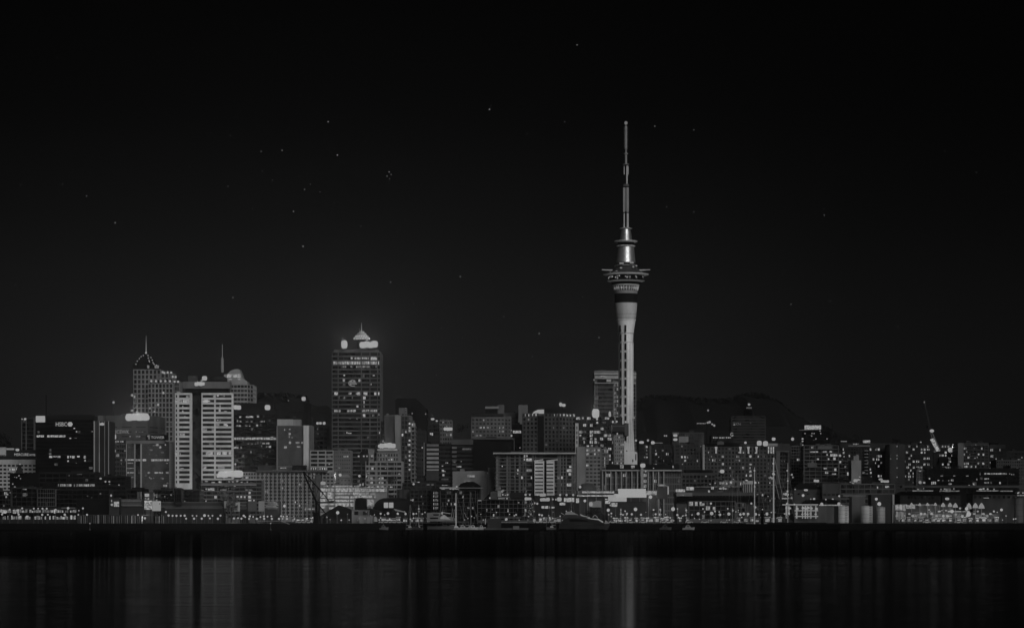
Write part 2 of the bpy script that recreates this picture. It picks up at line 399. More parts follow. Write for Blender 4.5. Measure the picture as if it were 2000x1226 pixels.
b = bld('office_tower', 'black glass bank tower with white lettering and one lit storey', [(69.5, 2000), (183, 2000)], 811.5, fp=7, off=8, sf=.16, wall_a=.012, glass_a=.004, piers=[(70.2, 1.2)], depth=34,
  lits=row(71, 128, 853.5, .93, 1, 4, .24, 5, 9) + [(137, 854.5, 4, 2, .18)] + row(140, 150, 854, .6, 2, 1, .12, 2, 3) + [(99, 890.5, 6, 4, .22), (107, 890, 8, 3, .1), (115, 889.5, 6, 4, .13), (133, 890, 3, 5, .22), (138, 890, 3, 4, .16), (143.5, 890, 5, 5, .22), (153, 891, 5, 3, .2), (165.5, 890, 4, 5, .2), (133, 900, 3, 3, .22), (166, 899, 3, 4, .2), (149, 903, 2, 1, .12), (145, 836, 3, 2, .2), (149.5, 842.5, 2.5, 2.5, .2), (180, 842.5, 2, 2, .2)] + row(170, 178, 900, .5, 5, 1, .06, 1, 2),
  plants=[(97, 122, 808, .02), (122, 180, 809.5, .015)])
text('sign_lettering', 'HSBC', 109, 131, 828, 8, 1999.0, lit(.24, False), b, .4)
m = MB(); m.vprism([(xz(x, 1999), zz(y, 1999)) for x, y in ((131.5, 828), (134.5, 823.8), (139.5, 823.8), (142, 828), (139.5, 832.3), (134.5, 832.3))][::-1], 1998.6, 1999.4); m.build('sign_emblem', lit(.24, False), b)
glow(b, 79, 818, 18, 12.5, .24, 'box', 500, Y=2000)
MB().bar(at(90, 812, 2012), at(90, 771, 2012), .35, 6).build('antenna', wall(.01), b)
b = bld('office_tower', 'narrow tower of pale vertical fins beside the black bank tower', [(183.2, 1990), (213, 1990)], 822, pier_a=.42, psides=False, fp=8, sf=.12, wall_a=.05, glass_a=.012, piers=[(184.3, 2.2), (194, 1.2), (204.5, .8), (212.3, 1.6)], depth=30, proud=.4, glows=[(199, 828, 9, 5, .22), (200, 825, 4, 2, .1)], plants=[(191, 202, 811, .12)])
for s_, (a1, a2) in enumerate(((185, 193.4), (195, 212))):
    MB().box(xz(a1 + .4, 1990), xz(a2 - .3, 1990), 1989.95, 1990.2, zz(920, 1990), zz(823, 1990)).build('blank_wall', wall(.05 if s_ == 0 else .03), b)
# --- grey block carrying the brightest sign
b = bld('office_block', 'broad dim grey block with an overexposed bright sign on its roof edge', [(205, 2190), (289, 2190), (312, 2215)], 811, fp=9, off=22, sf=.8, k=[3, 1], pf=.3, wall_a=.075, depth=34, glows=[(268, 814.5, 44, 15, .25, 'lamp', 9000), (256, 815, 22, 11, .25, 'lamp'), (283, 815, 18, 10, .25, 'lamp')], lits=[(254, 853, 3, 3, .1), (266, 852, 6, 4, .12), (272, 853, 4, 5, .1), (266, 841, 2, 3, .1), (277.6, 842, 1, 5, .1)])
text('sign_lettering', 'ER ICEWK', 213.5, 252.5, 843, 7, 2188.5, lit(.13, False), b, .4)
b = bld('office_block', 'low office block of uneven lit windows behind the fan lamp, left of the insurance tower', [(213, 2110), (233, 2110), (246.5, 2110)], 857, fp=8.7, off=3, sf=.4, k=[4, 3], pf=.2, wall_a=.07, lits=[(218, 871, 5, 3, .1), (222, 880, 8, 5, .12), (229, 862, 8, 3, .18), (238, 862, 6, 3, .14), (220, 889, 8, 6, .2), (230, 890, 7, 6, .16), (214.5, 915, 2, 5, .16), (237, 898, 3, 3, .14), (237, 905, 2, 3, .16), (244, 880, 2, 3, .12), (258, 862, 8, 3, .14)], p=.06, pe=.1, glows=[(218, 852.5, 18, 12, .24, 'lamp', 1500)])
b = bld('office_tower', 'dark gridded insurance tower with pale piers and raised name lettering', [(246.8, 1985), (333, 1985)], 862, pier_a=.42, fp=5, off=4, sf=.12, k=60, wall_a=.035, glass_a=.022, depth=36,
  piers=[(247.3, 1.4), (263.3, 2.6), (275.6, 3), (331.4, 2)] + [(250 + q * 1.65, .22) for q in range(8)] + [(278.5 + q * 1.65, .22) for q in range(32)],
  lits=row(248, 262, 896.5, .9, 11, 3, .2) + row(264, 331, 896.5, .9, 12, 4, .2) + row(278, 330, 922, .8, 13, 3.4, .16) + row(248, 262, 922, .8, 14, 3, .13) + [(254, 904, 12, 1.6, .12), (254, 914, 14, 1.4, .13), (254, 931, 14, 1.4, .13), (307, 870.5, 5, 4, .16), (313, 871, 4, 4, .18), (301, 870, 6, 2, .08), (323, 868, 2, 2.5, .18), (322.5, 947, 8, 4, .14), (292, 932, 2, 2, .16), (295, 934, 2, 2, .14), (300, 933, 2, 1.5, .13), (318, 935, 2, 2, .14), (326, 904, 4, 1.5, .1), (253, 936, 2, 2, .14), (305, 889, 1.5, 1.5, .12), (292, 886, 1.5, 1, .1)],
  solid=[(285, 329, 849, 859, .012, 1), (247, 321, 860, 866, .2, .3)])
text('sign_lettering', 'TOWER', 295, 321, 853.8, 5.2, 1983.4, lit(.2, False), b); text('sign_emblem', '¶', 287.5, 293.5, 853.5, 8, 1983.4, lit(.14, False), b)
# --- spired stepped tower
b = bld('spired_tower', 'stepped pale gridded tower with a dark pyramid roof, string lights and needle spire', [(260.5, 2260), (314, 2260)], 721, fp=9.35, off=2, sf=.27, k=7, pf=.34, wall_a=.22, glass_a=.012, depth=30, lits=[(290, 739, 2, 5, .1), (262, 775, 5, 5, .16)], p=.0)
c = bld('x', 'x', [(314.2, 2262), (337, 2262)], 728, fp=9.35, off=2, sf=.27, k=3, pf=.34, wall_a=.2, depth=26); d = bld('x', 'x', [(337.2, 2264), (350, 2264)], 744, fp=9.35, off=2, sf=.27, k=3, pf=.34, wall_a=.18, depth=22); e2 = bld('x', 'x', [(289, 2251), (337.5, 2251)], 748, fp=9.35, off=2, sf=.27, k=7, pf=.34, wall_a=.23, depth=8)
for q in (c, d, e2):
    for ch in list(q.children): ch.parent = b
    bpy.data.objects.remove(q)
Y = 2275; P = lambda x, y, dy=0: (xz(x, Y), Y + dy, zz(y, Y))
m = MB(); ap = P(285, 689); L0 = [P(263, 714, -14), P(309, 714, -14), P(309, 714, 14), P(263, 714, 14)]; L1 = [P(273, 699, -7), P(297, 699, -7), P(297, 699, 7), P(273, 699, 7)]
B0 = [P(263, 722, -14), P(309, 722, -14), P(309, 722, 14), P(263, 722, 14)]; B1 = [P(284, 689, -.8), P(286, 689, -.8), P(286, 689, .8), P(284, 689, .8)]
m.hexa(B0 + L0); m.hexa([(x, y, z + .01) for x, y, z in L0] + L1); m.hexa([(x, y, z + .01) for x, y, z in L1] + B1)
m.build('pyramid_roof', wall(.012), b); spire(b, 285.3, 690, 655, 3.2, .7, 2275, .5)
for i, (x, y) in enumerate([(265.5, 711), (268, 705), (272, 700), (275.5, 696), (280, 694), (285.2, 688.8), (289, 694), (289.5, 699), (291, 704), (292, 706), (295, 698), (297.5, 703), (299, 708), (301, 711), (305.5, 713), (317.5, 726.5), (321, 728), (327.5, 727), (334.3, 727.3), (337.5, 735.5), (343, 736), (295.5, 744), (304.5, 744), (314, 744), (323, 744), (332, 744), (341, 745), (347.8, 745)]):
    r_ = 2.2 if i < 15 else 4.4
    glow(b, x, y, r_ if i != 5 else 4, r_ if i != 5 else 4, .2, 'lamp', Y=2259 if i < 15 else 2250, dY=-1)
for x, y in ((289.5, 716), (304, 716), (308.5, 716)): glow(b, x, y, 4, 6, .1, 'box', Y=2259)
for x, y, q in ((258, 771.5, 5), (221.7, 785.5, 5), (258, 801.5, 4.5)):
    o = root('aircraft_warning_lamp', {258: 'small round lamp on a thin arm beside the spired tower', 221.7: 'lone round lamp on a tall thin pole left of the spired tower'}[x] if y != 801.5 else 'lower round lamp on a thin arm above the bright rooftop sign', 'lamp')
    p_ = at(x, y, 2230); uobj('sphere', 'lamp_globe', lit(.16, False), o, p_, (q/F*1115,) * 3)
    MB().bar(p_, (p_.x, p_.y, zz(812, 2230) if x < 250 else p_.z - 3), .15).bar((p_.x, p_.y, p_.z - .3), (p_.x + 2, p_.y + 25, p_.z - .4), .1).build('pole', wall(.05), o)
for x, y in ((309, 790), (301.5, 803.5), (292.5, 797.5), (319, 767)): glow(b, x, y, 4.5 if x in (309, 319) else 3, 5 if x in (309, 319) else 3, .19, 'lamp', Y=2250)
for x, y in ((317, 823), (330, 824), (319, 810)): glow(b, x, y, 4 if x < 318 else 3, 4, .18, 'lamp', Y=2260)
# --- white banded tower
b = bld('office_tower', 'bright white tower of banded floors split by a dark vertical glass slot', [(342, 1960), (373.4, 1960)], 767, fp=9.27, off=4, sf=.44, wall_a=.72, glass_a=.018, depth=12, piers=[(342.4, 1), (347.8, 4), (372, 3.4)], lits=[(352, 785, 7, 5, .16), (361, 785, 8, 5, .2), (367, 785, 5, 5, .2), (343.5, 785, 4, 4, .2), (366, 774, 5, 3, .13), (356, 848, 10, 4, .13), (357, 794, 1.5, 3, .15), (357, 803, 2, 3, .2), (344, 886, 4, 4, .16), (352, 886, 2, 3, .14), (355, 914, 8, 1.5, .13), (361, 812.5, 2, 1.5, .16)], low=19)
c = bld('x', 'x', [(393.6, 1960), (453.4, 1960)], 767, fp=9.27, off=4, sf=.44, wall_a=.72, glass_a=.018, depth=9, piers=[(394.6, 2.4), (419.8, 3.2), (452.8, 1.2)], lits=[(402, 784, 9, 5, .2), (398, 784, 4, 4, .2), (408, 783, 5, 3, .18), (425, 772, 4, 3, .18), (417, 774, 2, 4, .15), (438, 773, 2, 2, .13), (430, 793, 2.5, 4, .17), (429, 801, 4, 5, .14), (440, 804, 6, 2, .1), (425, 820, 3, 2, .15), (430, 821, 2, 2, .15), (424, 829, 4, 4, .14), (427, 829, 3, 4, .16), (440, 829, 7, 4, .17), (443, 831, 4, 3, .18), (400, 839, 8, 4, .1), (416, 839, 5, 4, .1), (402, 858, 2, 4, .05), (430, 876, 1.2, 2, .15), (409, 886, 14, 6, .17), (427, 886, 8, 6, .19), (439, 886, 9, 6, .2), (449, 886, 5, 5, .2), (400, 914, 6, 6, .15)] + [(428 + i * 4.2, 917, 4, 6, .1) for i in range(3)])
for ch in list(c.children): ch.parent = b
bpy.data.objects.remove(c)
MB().box(xz(373.6, 1966), xz(393.4, 1966), 1966, 1972, 10, zz(767, 1966)).build('glass_slot', glass(.02), b)
MB().box(xz(362, 1963), xz(447, 1963), 1963, 1972, zz(767.2, 1963), zz(758.5, 1963)).build('recessed_storey', wall(.015), b)
MB().box(xz(357, 1961), xz(449, 1961), 1961, 1974, zz(758.4, 1961), zz(745, 1961)).build('crown', wall(.17), b)
MB().box(xz(367.5, 1967), xz(384, 1967), 1967, 1973, zz(745, 1967), zz(733.5, 1967)).build('plant_room', wall(.07), b)
MB().lathe([(xz(1018, 1970), zz(745, 1970)), (xz(1018, 1970), zz(738, 1970)), (xz(1012, 1970), zz(734.5, 1970))], (xz(425, 1970), 1974)).build('plant_drum', wall(.035), b, True)
for q in ((378.5, 749, .1), ): pass
glow(b, 390, 749.5, 20, 8, .25, 'lamp', 600, Y=1961); glow(b, 399.5, 738.5, 10, 9, .24, 'lamp', Y=1966); glow(b, 394, 743, 5, 2, .22, 'lamp', Y=1966)
glow(b, 384, 774, 10, 4, .1, 'room', Y=1967, dY=-.4); glow(b, 382, 784.5, 11, 3, .12, 'room', Y=1967, dY=-.4); glow(b, 383.8, 840, 19, 5, .14, 'room', Y=1967, dY=-.4)
glow(b, 383.8, 914, 19, 7, .2, 'room', Y=1967, dY=-.4); glow(b, 386, 923.5, 12, 5, .16, 'room', Y=1967, dY=-.4); glow(b, 376, 793, 2, 2, .14, 'lamp', Y=1967, dY=-.4); glow(b, 388, 794, 2, 2, .1, 'lamp', Y=1967, dY=-.4)
# --- domed tower behind
b = bld('domed_tower', 'pale tower with an arched crown and mast behind the white banded tower', [(436, 2330), (483.5, 2330), (495, 2345)], 750, fp=8.4, off=2, sf=.42, k=[7, 2], pf=.16, wall_a=.3, glass_a=.02, depth=26, p=.03)
Y = 2333; arc = [(441 + (462.5 - 441) * (1 - math.cos(math.radians(a))), 741 - 20.5 * math.sin(math.radians(a))) for a in range(30, 151, 12)]
arc = [(437, 750), (437, 731)] + [(xx, yy) for xx, yy in arc if xx < 470] + [(474, 739), (483, 745), (483, 750)]
MB().vprism([(xz(x, Y), zz(y, Y)) for x, y in arc], Y, Y + 20).build('arched_crown', wall(.34), b)
m = MB(); m.bar(at(434, 727, Y - 1), at(434, 699, Y - 1), 1.35, 8).build('mast_base', wall(.3), b); spire(b, 434.2, 699, 672, 1.6, 1.1, Y - 1, .45, 'mast')
glow(b, 448.5, 734, 10, 6.5, .22, 'room', Y=Y, dY=-.4); glow(b, 462.5, 734, 14, 6.5, .23, 'room', Y=Y, dY=-.4); glow(b, 449.5, 740.5, 7, 3, .17, 'lamp', Y=Y, dY=-.4); glow(b, 467, 740.5, 6, 3, .17, 'lamp', Y=Y, dY=-.4)
# --- dark office with lit middle storeys
b = bld('office_block', 'black glass office with two rooftop floodlights and one fully lit storey', [(454.5, 2120), (541, 2120)], 799, fp=8.6, off=10, sf=.25, k=15, pf=.06, wall_a=.015, glass_a=.005, depth=40,
  lits=[(469, 814, 4, 3, .16), (483, 815, 6, 3, .2), (491, 814, 8, 3.5, .2), (504, 813, 4, 3, .17), (464, 825, 2, 4, .13), (470, 824, 4, 3, .13), (482, 823, 6, 1.5, .08), (491, 823, 4, 2, .1), (511, 824, 5, 3, .14), (516, 823, 2, 3, .1), (463, 832, 2, 3, .16), (468, 833, 5, 3, .18), (481, 831, 5, 2, .13), (488, 832, 3, 2, .15), (502, 832, 4, 4, .18), (531, 852, 5, 2, .17), (461, 875.5, 9, 4, .17), (471, 875, 3, 4, .14), (490, 884, 2, 4, .16), (485, 868, 3, 2, .12), (492, 868, 3, 1.5, .12), (499, 868, 2, 2, .12), (515, 867, 5, 3, .15), (523, 868, 6, 3.5, .16), (527, 872, 5, 4, .17), (521, 872, 3, 2, .13), (511, 869, 2, 3, .12), (515, 890, 3, 2, .06), (522, 893, 2, 2, .06)] + row(457, 540, 858.5, .93, 4, 4.6, .2, 4, 9), glows=[(460.5, 795, 20, 9, .25, 'lamp', 1200), (522.5, 795.5, 11, 10, .25, 'lamp', 800)], plants=[(460, 534, 787, .012)])
b = bld('office_block', 'black block in front of the wooded ridge, right of the black glass office', [(541.5, 2190), (594, 2190), (601, 2196)], 786, fp=9, off=9, sf=.9, k=[4, 1], pf=.3, wall_a=.012, depth=30, plants=[(565, 594, 777, .012)], glows=[(593, 778.5, 8, 8, .24, 'lamp', 600), (563.5, 782, 2, 2, .16)])
b = bld('office_block', 'low black block behind the finned office tower', [(590, 2250), (606, 2250)], 813, fp=9, off=9, sf=.9, k=2, wall_a=.012, depth=30)
# --- finned tower
b = bld('office_tower', 'tower of close vertical fins with a pale service shaft on its right side', [(541.3, 2060), (592.5, 2060)], 830.5, fp=80, off=1, sf=.02, k=27, pf=.28, wall_a=.24, glass_a=.018, depth=34, proud=.5,
  lits=[], plants=[(541.5, 572, 818.5, .42, 1), (572, 579.5, 819, .3, 2), (579.5, 587, 818.8, .25, 6)])
for q in ((566, 838, 3, 2), (556, 839, 2, 3), (565.5, 847, 4, 4), (565, 853, 2, 3), (570, 854, 2, 2), (566.5, 864, 4, 5), (581, 864, 8, 3.5), (590, 864, 3, 4), (557.5, 873, 6, 4), (583, 872, 6, 3), (553, 913.5, 12, 2.2)): glow(b, *q, .16, 'room', Y=2060, dY=.05)
MB().box(xz(592.7, 2056), xz(603, 2056), 2056, 2092, 8, zz(830.5, 2056)).build('service_shaft', wall(.58), b)
m = MB(); m.box(xz(604.5, 2060), xz(605.6, 2060), 2060, 2090, 8, zz(830, 2060)); m.box(xz(606.8, 2060), xz(607.8, 2060), 2060, 2090, 8, zz(830, 2060)); m.build('fin', wall(.25), b)
b = bld('office_block', 'small dim gridded block with two round roof lamps left of the tall dark tower', [(608.5, 2300), (640, 2300)], 832, fp=9, off=3, sf=.45, k=4, pf=.2, wall_a=.055, depth=20, glows=[(623, 826, 11, 6, .22, 'lamp', 400), (633, 826, 6, 6, .22), (602, 825.7, 3.5, 3.5, .18)], p=.05, pe=.1)
b = bld('office_block', 'white gridded mid-rise block behind the crane jib', [(606, 2010), (651, 2010)], 879, fp=8, off=2, sf=.4, k=3, pf=.16, wall_a=.33, depth=26, lits=[(643, 905, 3, 2, .2)] + [(608 + i * 4.3, 912.5, 2, 4, .2) for i in range(8)])
b = bld('office_block', 'plain grey block with a pair of lit windows, right of the white gridded block', [(652.5, 2012), (684.5, 2012)], 879, fp=7.5, off=3, sf=.62, k=9, pf=.5, wall_a=.16, glass_a=.04, depth=26, lits=[(671.5, 890, 3, 6, .22), (677.5, 890, 6, 6, .22), (663, 914, 3, 3, .2)])
# --- tallest office tower
b = bld('office_tower', 'tallest dark office tower with banded floors and a lit conical crown', [(648.3, 2240), (743, 2240)], 687, fp=8.55, off=1.5, sf=.34, wall_a=.1, glass_a=.009, depth=40, piers=[(649, .6), (660.5, 2), (705.8, 2), (722.5, 2), (737.5, 1.6), (742.6, .6)],
  lits=[(671, 700, 1, 2, .08), (687, 699, 4, 4, .18)] + row(692, 721, 699.5, .9, 5, 4, .17) + [(730, 699.5, 12, 6, .24)] + row(650.5, 741, 708, .95, 6, 5.5, .2, 3, 6) + row(664, 737, 716, .6, 7, 3.5, .13, 2, 5) + [(672.5, 733, 3, 3, .2), (730, 733, 4, 2, .17), (671.5, 742.5, 4, 5, .18), (702, 742.5, 4, 5, .17), (725, 750, 2, 3, .15), (656.5, 768, 7, 6, .23), (682, 768, 2, 5, .1), (685, 768, 3, 4, .17), (696, 768, 2, 4, .1), (700.5, 767.5, 6, 6, .23), (711, 768, 2, 5, .2), (715, 767, 5, 6, .22), (733, 767, 4, 6, .2), (739, 768, 4, 6, .22), (711.5, 776, 5, 6, .2), (673, 776, 1.5, 4, .11), (663, 776, 1, 4, .09), (688, 776, 1, 4, .13), (711, 785, 3, 6, .14), (698, 792, 4, 4, .19), (711, 792, 2, 5, .08), (711, 815, 5, 6, .2), (740, 809, 2, 3, .18), (697, 816, 2, 1.5, .12), (683, 817, 4, 1, .1), (677.5, 844.5, 1.5, 4, .2), (683, 845.5, 7, 2, .18), (741, 844, 1.5, 5, .2)] + row(652, 737, 801.5, .75, 8, 4.5, .16, 3, 7) + [(634 + 8, 860, 5, 2, .1)])
Y = 2240
MB().box(xz(652, Y), xz(738, Y), Y + 3, Y + 30, zz(687, Y), zz(682, Y)).build('crown_base', wall(.12), b)
cx, cy = xz(706.5, Y + 15), Y + 15
m = MB()
for (r0, y1, y2) in ((17, 663.5, 658.5), (13.5, 658.2, 654.5), (9.5, 654.2, 650.5), (5.5, 650.2, 647)):
    R = r0 / F * cy; m.lathe([(R * .9, zz(y1, cy)), (R, zz((y1 + y2) / 2, cy)), (R * .86, zz(y2, cy))], (cx, cy), 16)
m.build('conical_crown', wall(.75), b)
MB().lathe([(3.4, zz(682, cy)), (3.2, zz(663.4, cy))], (cx, cy), 10).build('crown_column', wall(.1), b)
for (r0, y1, n_) in ((17, 661, 7), (13.2, 656.3, 6)):
    for i in range(n_): uobj('sphere', 'crown_lamp', lit(.24, False), b, at(706.5 + (i - (n_-1)/2) * r0 * 2 / n_, y1, cy - 8), (.85, .6, .8))
spire(b, 706, 648, 630.5, 2.6, .8, cy, .6); spire(b, 702, 650, 641, .8, .5, cy, .5, 'aerial'); spire(b, 710, 650, 644, .6, .4, cy, .4, 'aerial')
glow(b, 672.5, 672.5, 12, 16, .25, 'lamp', 3000, Y=Y); glow(b, 720, 673, 34, 13, .25, 'lamp', 5000, Y=Y); glow(b, 711, 673, 18, 11, .25, 'lamp', Y=Y); glow(b, 731, 672, 14, 13, .25, 'lamp', Y=Y)
m = MB()          # swirl emblem on the facade
for rr, a0, a1 in ((8, 60, 300), (5.4, 120, 250)):
    q = [(689 + rr * math.cos(math.radians(a)), 748 + rr * .72 * math.sin(math.radians(a))) for a in range(a0, a1 + 1, 20)]
    for u_, v_ in zip(q, q[1:]): m.bar(at(*u_, Y - 1.2), at(*v_, Y - 1.2), .42, 5)
for (x1, y1, x2, y2) in ((684, 749, 697, 749.5), (684, 743.8, 687.6, 743.8), (690, 743.8, 694, 744), (686, 746, 695, 746.5)): m.bar(at(x1, y1, Y - 1.2), at(x2, y2, Y - 1.2), .5, 5)
m.build('sign_emblem', lit(.12, False), b)
b = bld('office_block', 'black sliver of a block between the tallest tower and the pale slab tower', [(744, 2200), (751, 2200)], 822, fp=8, off=3, sf=.3, k=2, wall_a=.03, depth=26, lits=[(748, 862, 3, 3, .12)])
b = bld('slab_tower', 'tower with a blank pale left face and dark windows with lit balconies on the right', [(751, 2100), (783, 2080)], 811, fp=400, off=2, sf=.02, k=1, pf=.0, wall_a=.5, depth=34)
for o in [q for q in b.children if q.name.startswith('window_row')]: bpy.data.objects.remove(o)
MB().hexa([(xz(751, 2100), 2099.6, 8), (xz(783, 2080), 2079.6, 8), (xz(783, 2080), 2084, 8), (xz(751, 2100), 2104, 8), (xz(751, 2100), 2099.6, zz(812, 2100)), (xz(783, 2080), 2079.6, zz(812, 2080)), (xz(783, 2080), 2084, zz(812, 2080)), (xz(751, 2100), 2104, zz(812, 2100))]).build('blank_wall', wall(.3), b)
MB().hexa([(xz(774, 2084), 2083.5, 8), (xz(783, 2079), 2078.9, 8), (xz(783, 2080), 2084, 8), (xz(774, 2104), 2104, 8), (xz(771, 2084), 2083.5, zz(812, 2100)), (xz(783, 2079), 2078.9, zz(812, 2080)), (xz(783, 2080), 2084, zz(812, 2080)), (xz(772, 2104), 2104, zz(812, 2100))]).build('pale_pilaster', wall(.5), b)
c = bld('x', 'x', [(783.2, 2080), (803, 2082)], 811, fp=8.3, off=2, sf=.12, k=3, pf=.08, wall_a=.12, depth=30, lits=[(786, 849, 4, 5, .2), (793, 843, 3, 4, .18), (797, 869, 2, 4, .16), (800, 839, 4, 5, .17)] + [(800, 827 + i * 9 if i < 2 else 843 + i * 9.2, 3.4, 4, .2) for i in range(9)])
for ch in list(c.children): ch.parent = b
bpy.data.objects.remove(c)
b2 = bld('x', 'x', [(803.2, 2084), (810, 2084)], 825, fp=8.3, off=1, sf=.3, k=1, pf=.1, wall_a=.2, slab=.8, depth=20, lits=[(805, 830, 3, 5, .2), (809, 832, 2, 9, .2)])
for ch in list(b2.children): ch.parent = b
bpy.data.objects.remove(b2)
MB().box(xz(779, 2090), xz(794, 2090), 2090, 2106, zz(811, 2090), zz(796, 2090)).build('plant_room', wall(.14), b)
for y in (797, 801, 806): glow(b, 792.5, y, 2, 1.6, .12, 'lamp', Y=2090)
glow(b, 757, 817, 3.5, 2.5, .18, 'lamp', Y=2100)
# --- black tower with chamfered roof
r = root('office_tower', 'tall black tower with a chamfered sloping roof edge on its right', 'building'); Y = 2360
MB().vprism([(xz(x, Y), zz(y, Y)) for x, y in ((772, 940), (772, 780), (776, 777.5), (812, 777.5), (834, 799), (834, 940))], Y, Y + 35).build('wall', wall(.008), r)
m = MB(); [m.box(xz(x, Y - .3), xz(x + 3, Y - .3), Y - .3, Y + .1, zz(930, Y), zz(842, Y)) for x in range(812, 832, 5)]; m.build('window_strip', glass(.02), r)
for x, y in ((805, 807), (831.5, 808)): glow(r, x, y, 2.2, 2.8, .12, 'lamp', Y=Y, dY=-.5)
glow(r, 781, 775.5, 5, 1, .03, 'box', Y=Y + 5)
b = bld('office_block', 'dim block of small dark square windows at the foot of the black chamfered tower', [(806, 2230), (831, 2230)], 840, fp=8.2, off=6, sf=.45, k=6, pf=.35, wall_a=.04, depth=26, p=.02)
b = bld('office_block', 'dark low block with a starry roof lamp right of the black chamfered tower', [(835.5, 2290), (858, 2290)], 826, fp=8, off=3, sf=.3, k=6, pf=.2, wall_a=.03, glass_a=.01, depth=24, lits=[(841, 846.5, 3, 4, .2), (844, 846.5, 3, 5, .2)], glows=[(845, 818, 7, 4, .23, 'lamp', 700), (853, 821.5, 5, 3, .2)])
b = bld('office_block', 'pale small block with a glowing sign above a few lit windows', [(859, 2320), (883, 2320)], 820, fp=8, off=3, sf=.5, k=5, pf=.4, wall_a=.13, depth=24, lits=[(865, 824, 3, 3, .18), (873, 831, 3, 2, .2), (878, 831, 2, 2, .18), (873, 847, 3, 5, .16), (880, 847, 4, 5, .16)], glows=[(875, 837.5, 17, 7, .24, 'lamp', 1500)])
# --- middle
b = bld('office_block', 'grey gabled corner block with regular dark windows near the bright parking deck', [(714, 1925), (785, 1925)], 900, fp=9, off=3, sf=.42, wall_a=.24, glass_a=.012, depth=30, piers=[(714.6, 1.2), (721, 2), (733, 1.4), (736, 2.4), (743, 2), (757, 1.4), (770, 1.2), (775, 1.4), (784.4, 1.4)], lits=[(727, 916, 5, 5, .17), (726, 934, 5, 4, .16), (726, 942, 5, 4, .17), (741, 934, 3, 3, .15), (746.5, 934, 5, 4, .18), (741, 942, 3, 3, .15), (746.5, 942, 5, 3, .17), (753, 914, 2, 2, .2), (780, 925, 4, 3, .1)],
  plants=[(719, 730, 876, .18, 3), (738, 778, 876.5, .2, 3)])
Y = 1927
c = bld('x', 'x', [(736, 1926.5), (778, 1926.5)], 883, fp=8, off=3, sf=.4, k=8, pf=.45, wall_a=.22, depth=20, lits=[(748, 889, 2, 4, .12), (754, 891, 2, 3, .15), (741, 898, 3, 4, .16), (747, 899, 3, 3, .15), (753, 899, 2, 3, .13), (766, 898, 6, 4, .19), (760, 899, 3, 3, .14)], low=2)
for ch in list(c.children): ch.parent = b
bpy.data.objects.remove(c)
MB().vprism([(xz(x, Y), zz(y, Y)) for x, y in ((703, 885), (712, 876), (720, 885))][::-1], Y - 3, Y + 12).build('gable_roof', wall(.015), b)
MB().box(xz(703, Y), xz(720, Y), Y - 2, Y + 12, zz(905, Y), zz(885, Y)).build('gable_wall', wall(.03), b)
MB().box(xz(737, Y), xz(776, Y), Y - 3, Y - 1.5, zz(879, Y), zz(876.8, Y)).build('cornice', wall(.7), b)
glow(b, 757, 870, 32, 11, .24, 'lamp', 2500, Y=Y, dY=12); glow(b, 745, 871, 14, 8, .22, 'lamp', Y=Y, dY=11); 
for x in (700.5, 710.5, 716.5): glow(b, x, 890.5, 3, 3, .16, 'room', Y=Y, dY=-2.4)
glow(b, 727, 890.5, 5, 4, .14, 'room', Y=Y)
for x in (722, 728, 741, 748, 756, 764): glow(b, x, 950.5, 5, 2.6, .16, 'room', Y=1925, dY=-.3)
b = bld('office_block', 'black office with pale horizontal bands at left and a black core', [(829, 2130), (857, 2130), (881, 2130)], 866, fp=8.3, off=1, sf=.5, k=[1, 1], pf=.0, wall_a=.03, glass_a=.006, depth=26, lits=[(864, 907, 3, 2, .17), (865, 918, 4, 5, .19), (869, 922, 2, 2, .13), (866, 926, 4, 5, .15), (874, 906, 2, 2, .16), (871, 904, 2, 2, .12)])
for i in range(6): MB().box(xz(833.4, 2129), xz(857, 2129), 2129, 2129.9, zz(871.5 + i * 8.3, 2129), zz(867 + i * 8.3, 2129)).build('pale_band', wall(.34 if i else .2), b)
MB().box(xz(833.4, 2129), xz(857, 2129), 2129, 2129.9, zz(918, 2129), zz(916, 2129)).build('pale_band', wall(.5), b)
MB().box(xz(832.6, 2129), xz(857, 2129), 2129.1, 2129.9, zz(938, 2129), zz(918.2, 2129)).build('blank_wall', wall(.06), b)
MB().box(xz(827.4, 2128), xz(829.3, 2128), 2128, 2129.5, zz(928, 2128), zz(864, 2128)).build('pale_pilaster', wall(.2), b)
b = bld('office_block', 'broad low black office with a pale banded end, below the punched-window block', [(881.3, 2170), (893, 2170), (1005, 2172)], 857, fp=8.4, off=9, sf=.5, k=[1, 3], pf=.0, wall_a=.03, glass_a=.004, depth=40, lits=[(898, 912.5, 6, 3, .19), (893, 912.5, 2, 3, .15), (901, 898, 2, 2, .1)])
for i in range(6): MB().box(xz(881.4, 2169), xz(892, 2169), 2169, 2169.9, zz(872 + i * 8.3 + 4, 2169), zz(872 + i * 8.3, 2169)).build('pale_band', wall(.2 - i * .025), b)
MB().box(xz(881, 2168), xz(924, 2168), 2168, 2169.9, zz(868, 2168), zz(858, 2168)).build('parapet', wall(.08), b)
MB().box(xz(924.3, 2168), xz(1004.5, 2168), 2168, 2169.9, zz(920, 2168), zz(862, 2168)).build('black_cladding', wall(.008), b)
MB().box(xz(924, 2167), xz(1005, 2167), 2167, 2169.9, zz(857.6, 2167), zz(855, 2167)).build('parapet', wall(.09), b)
MB().box(xz(1003.7, 2167), xz(1004.8, 2167), 2167, 2167.9, zz(880, 2167), zz(855, 2167)).build('corner_post', wall(.12), b)
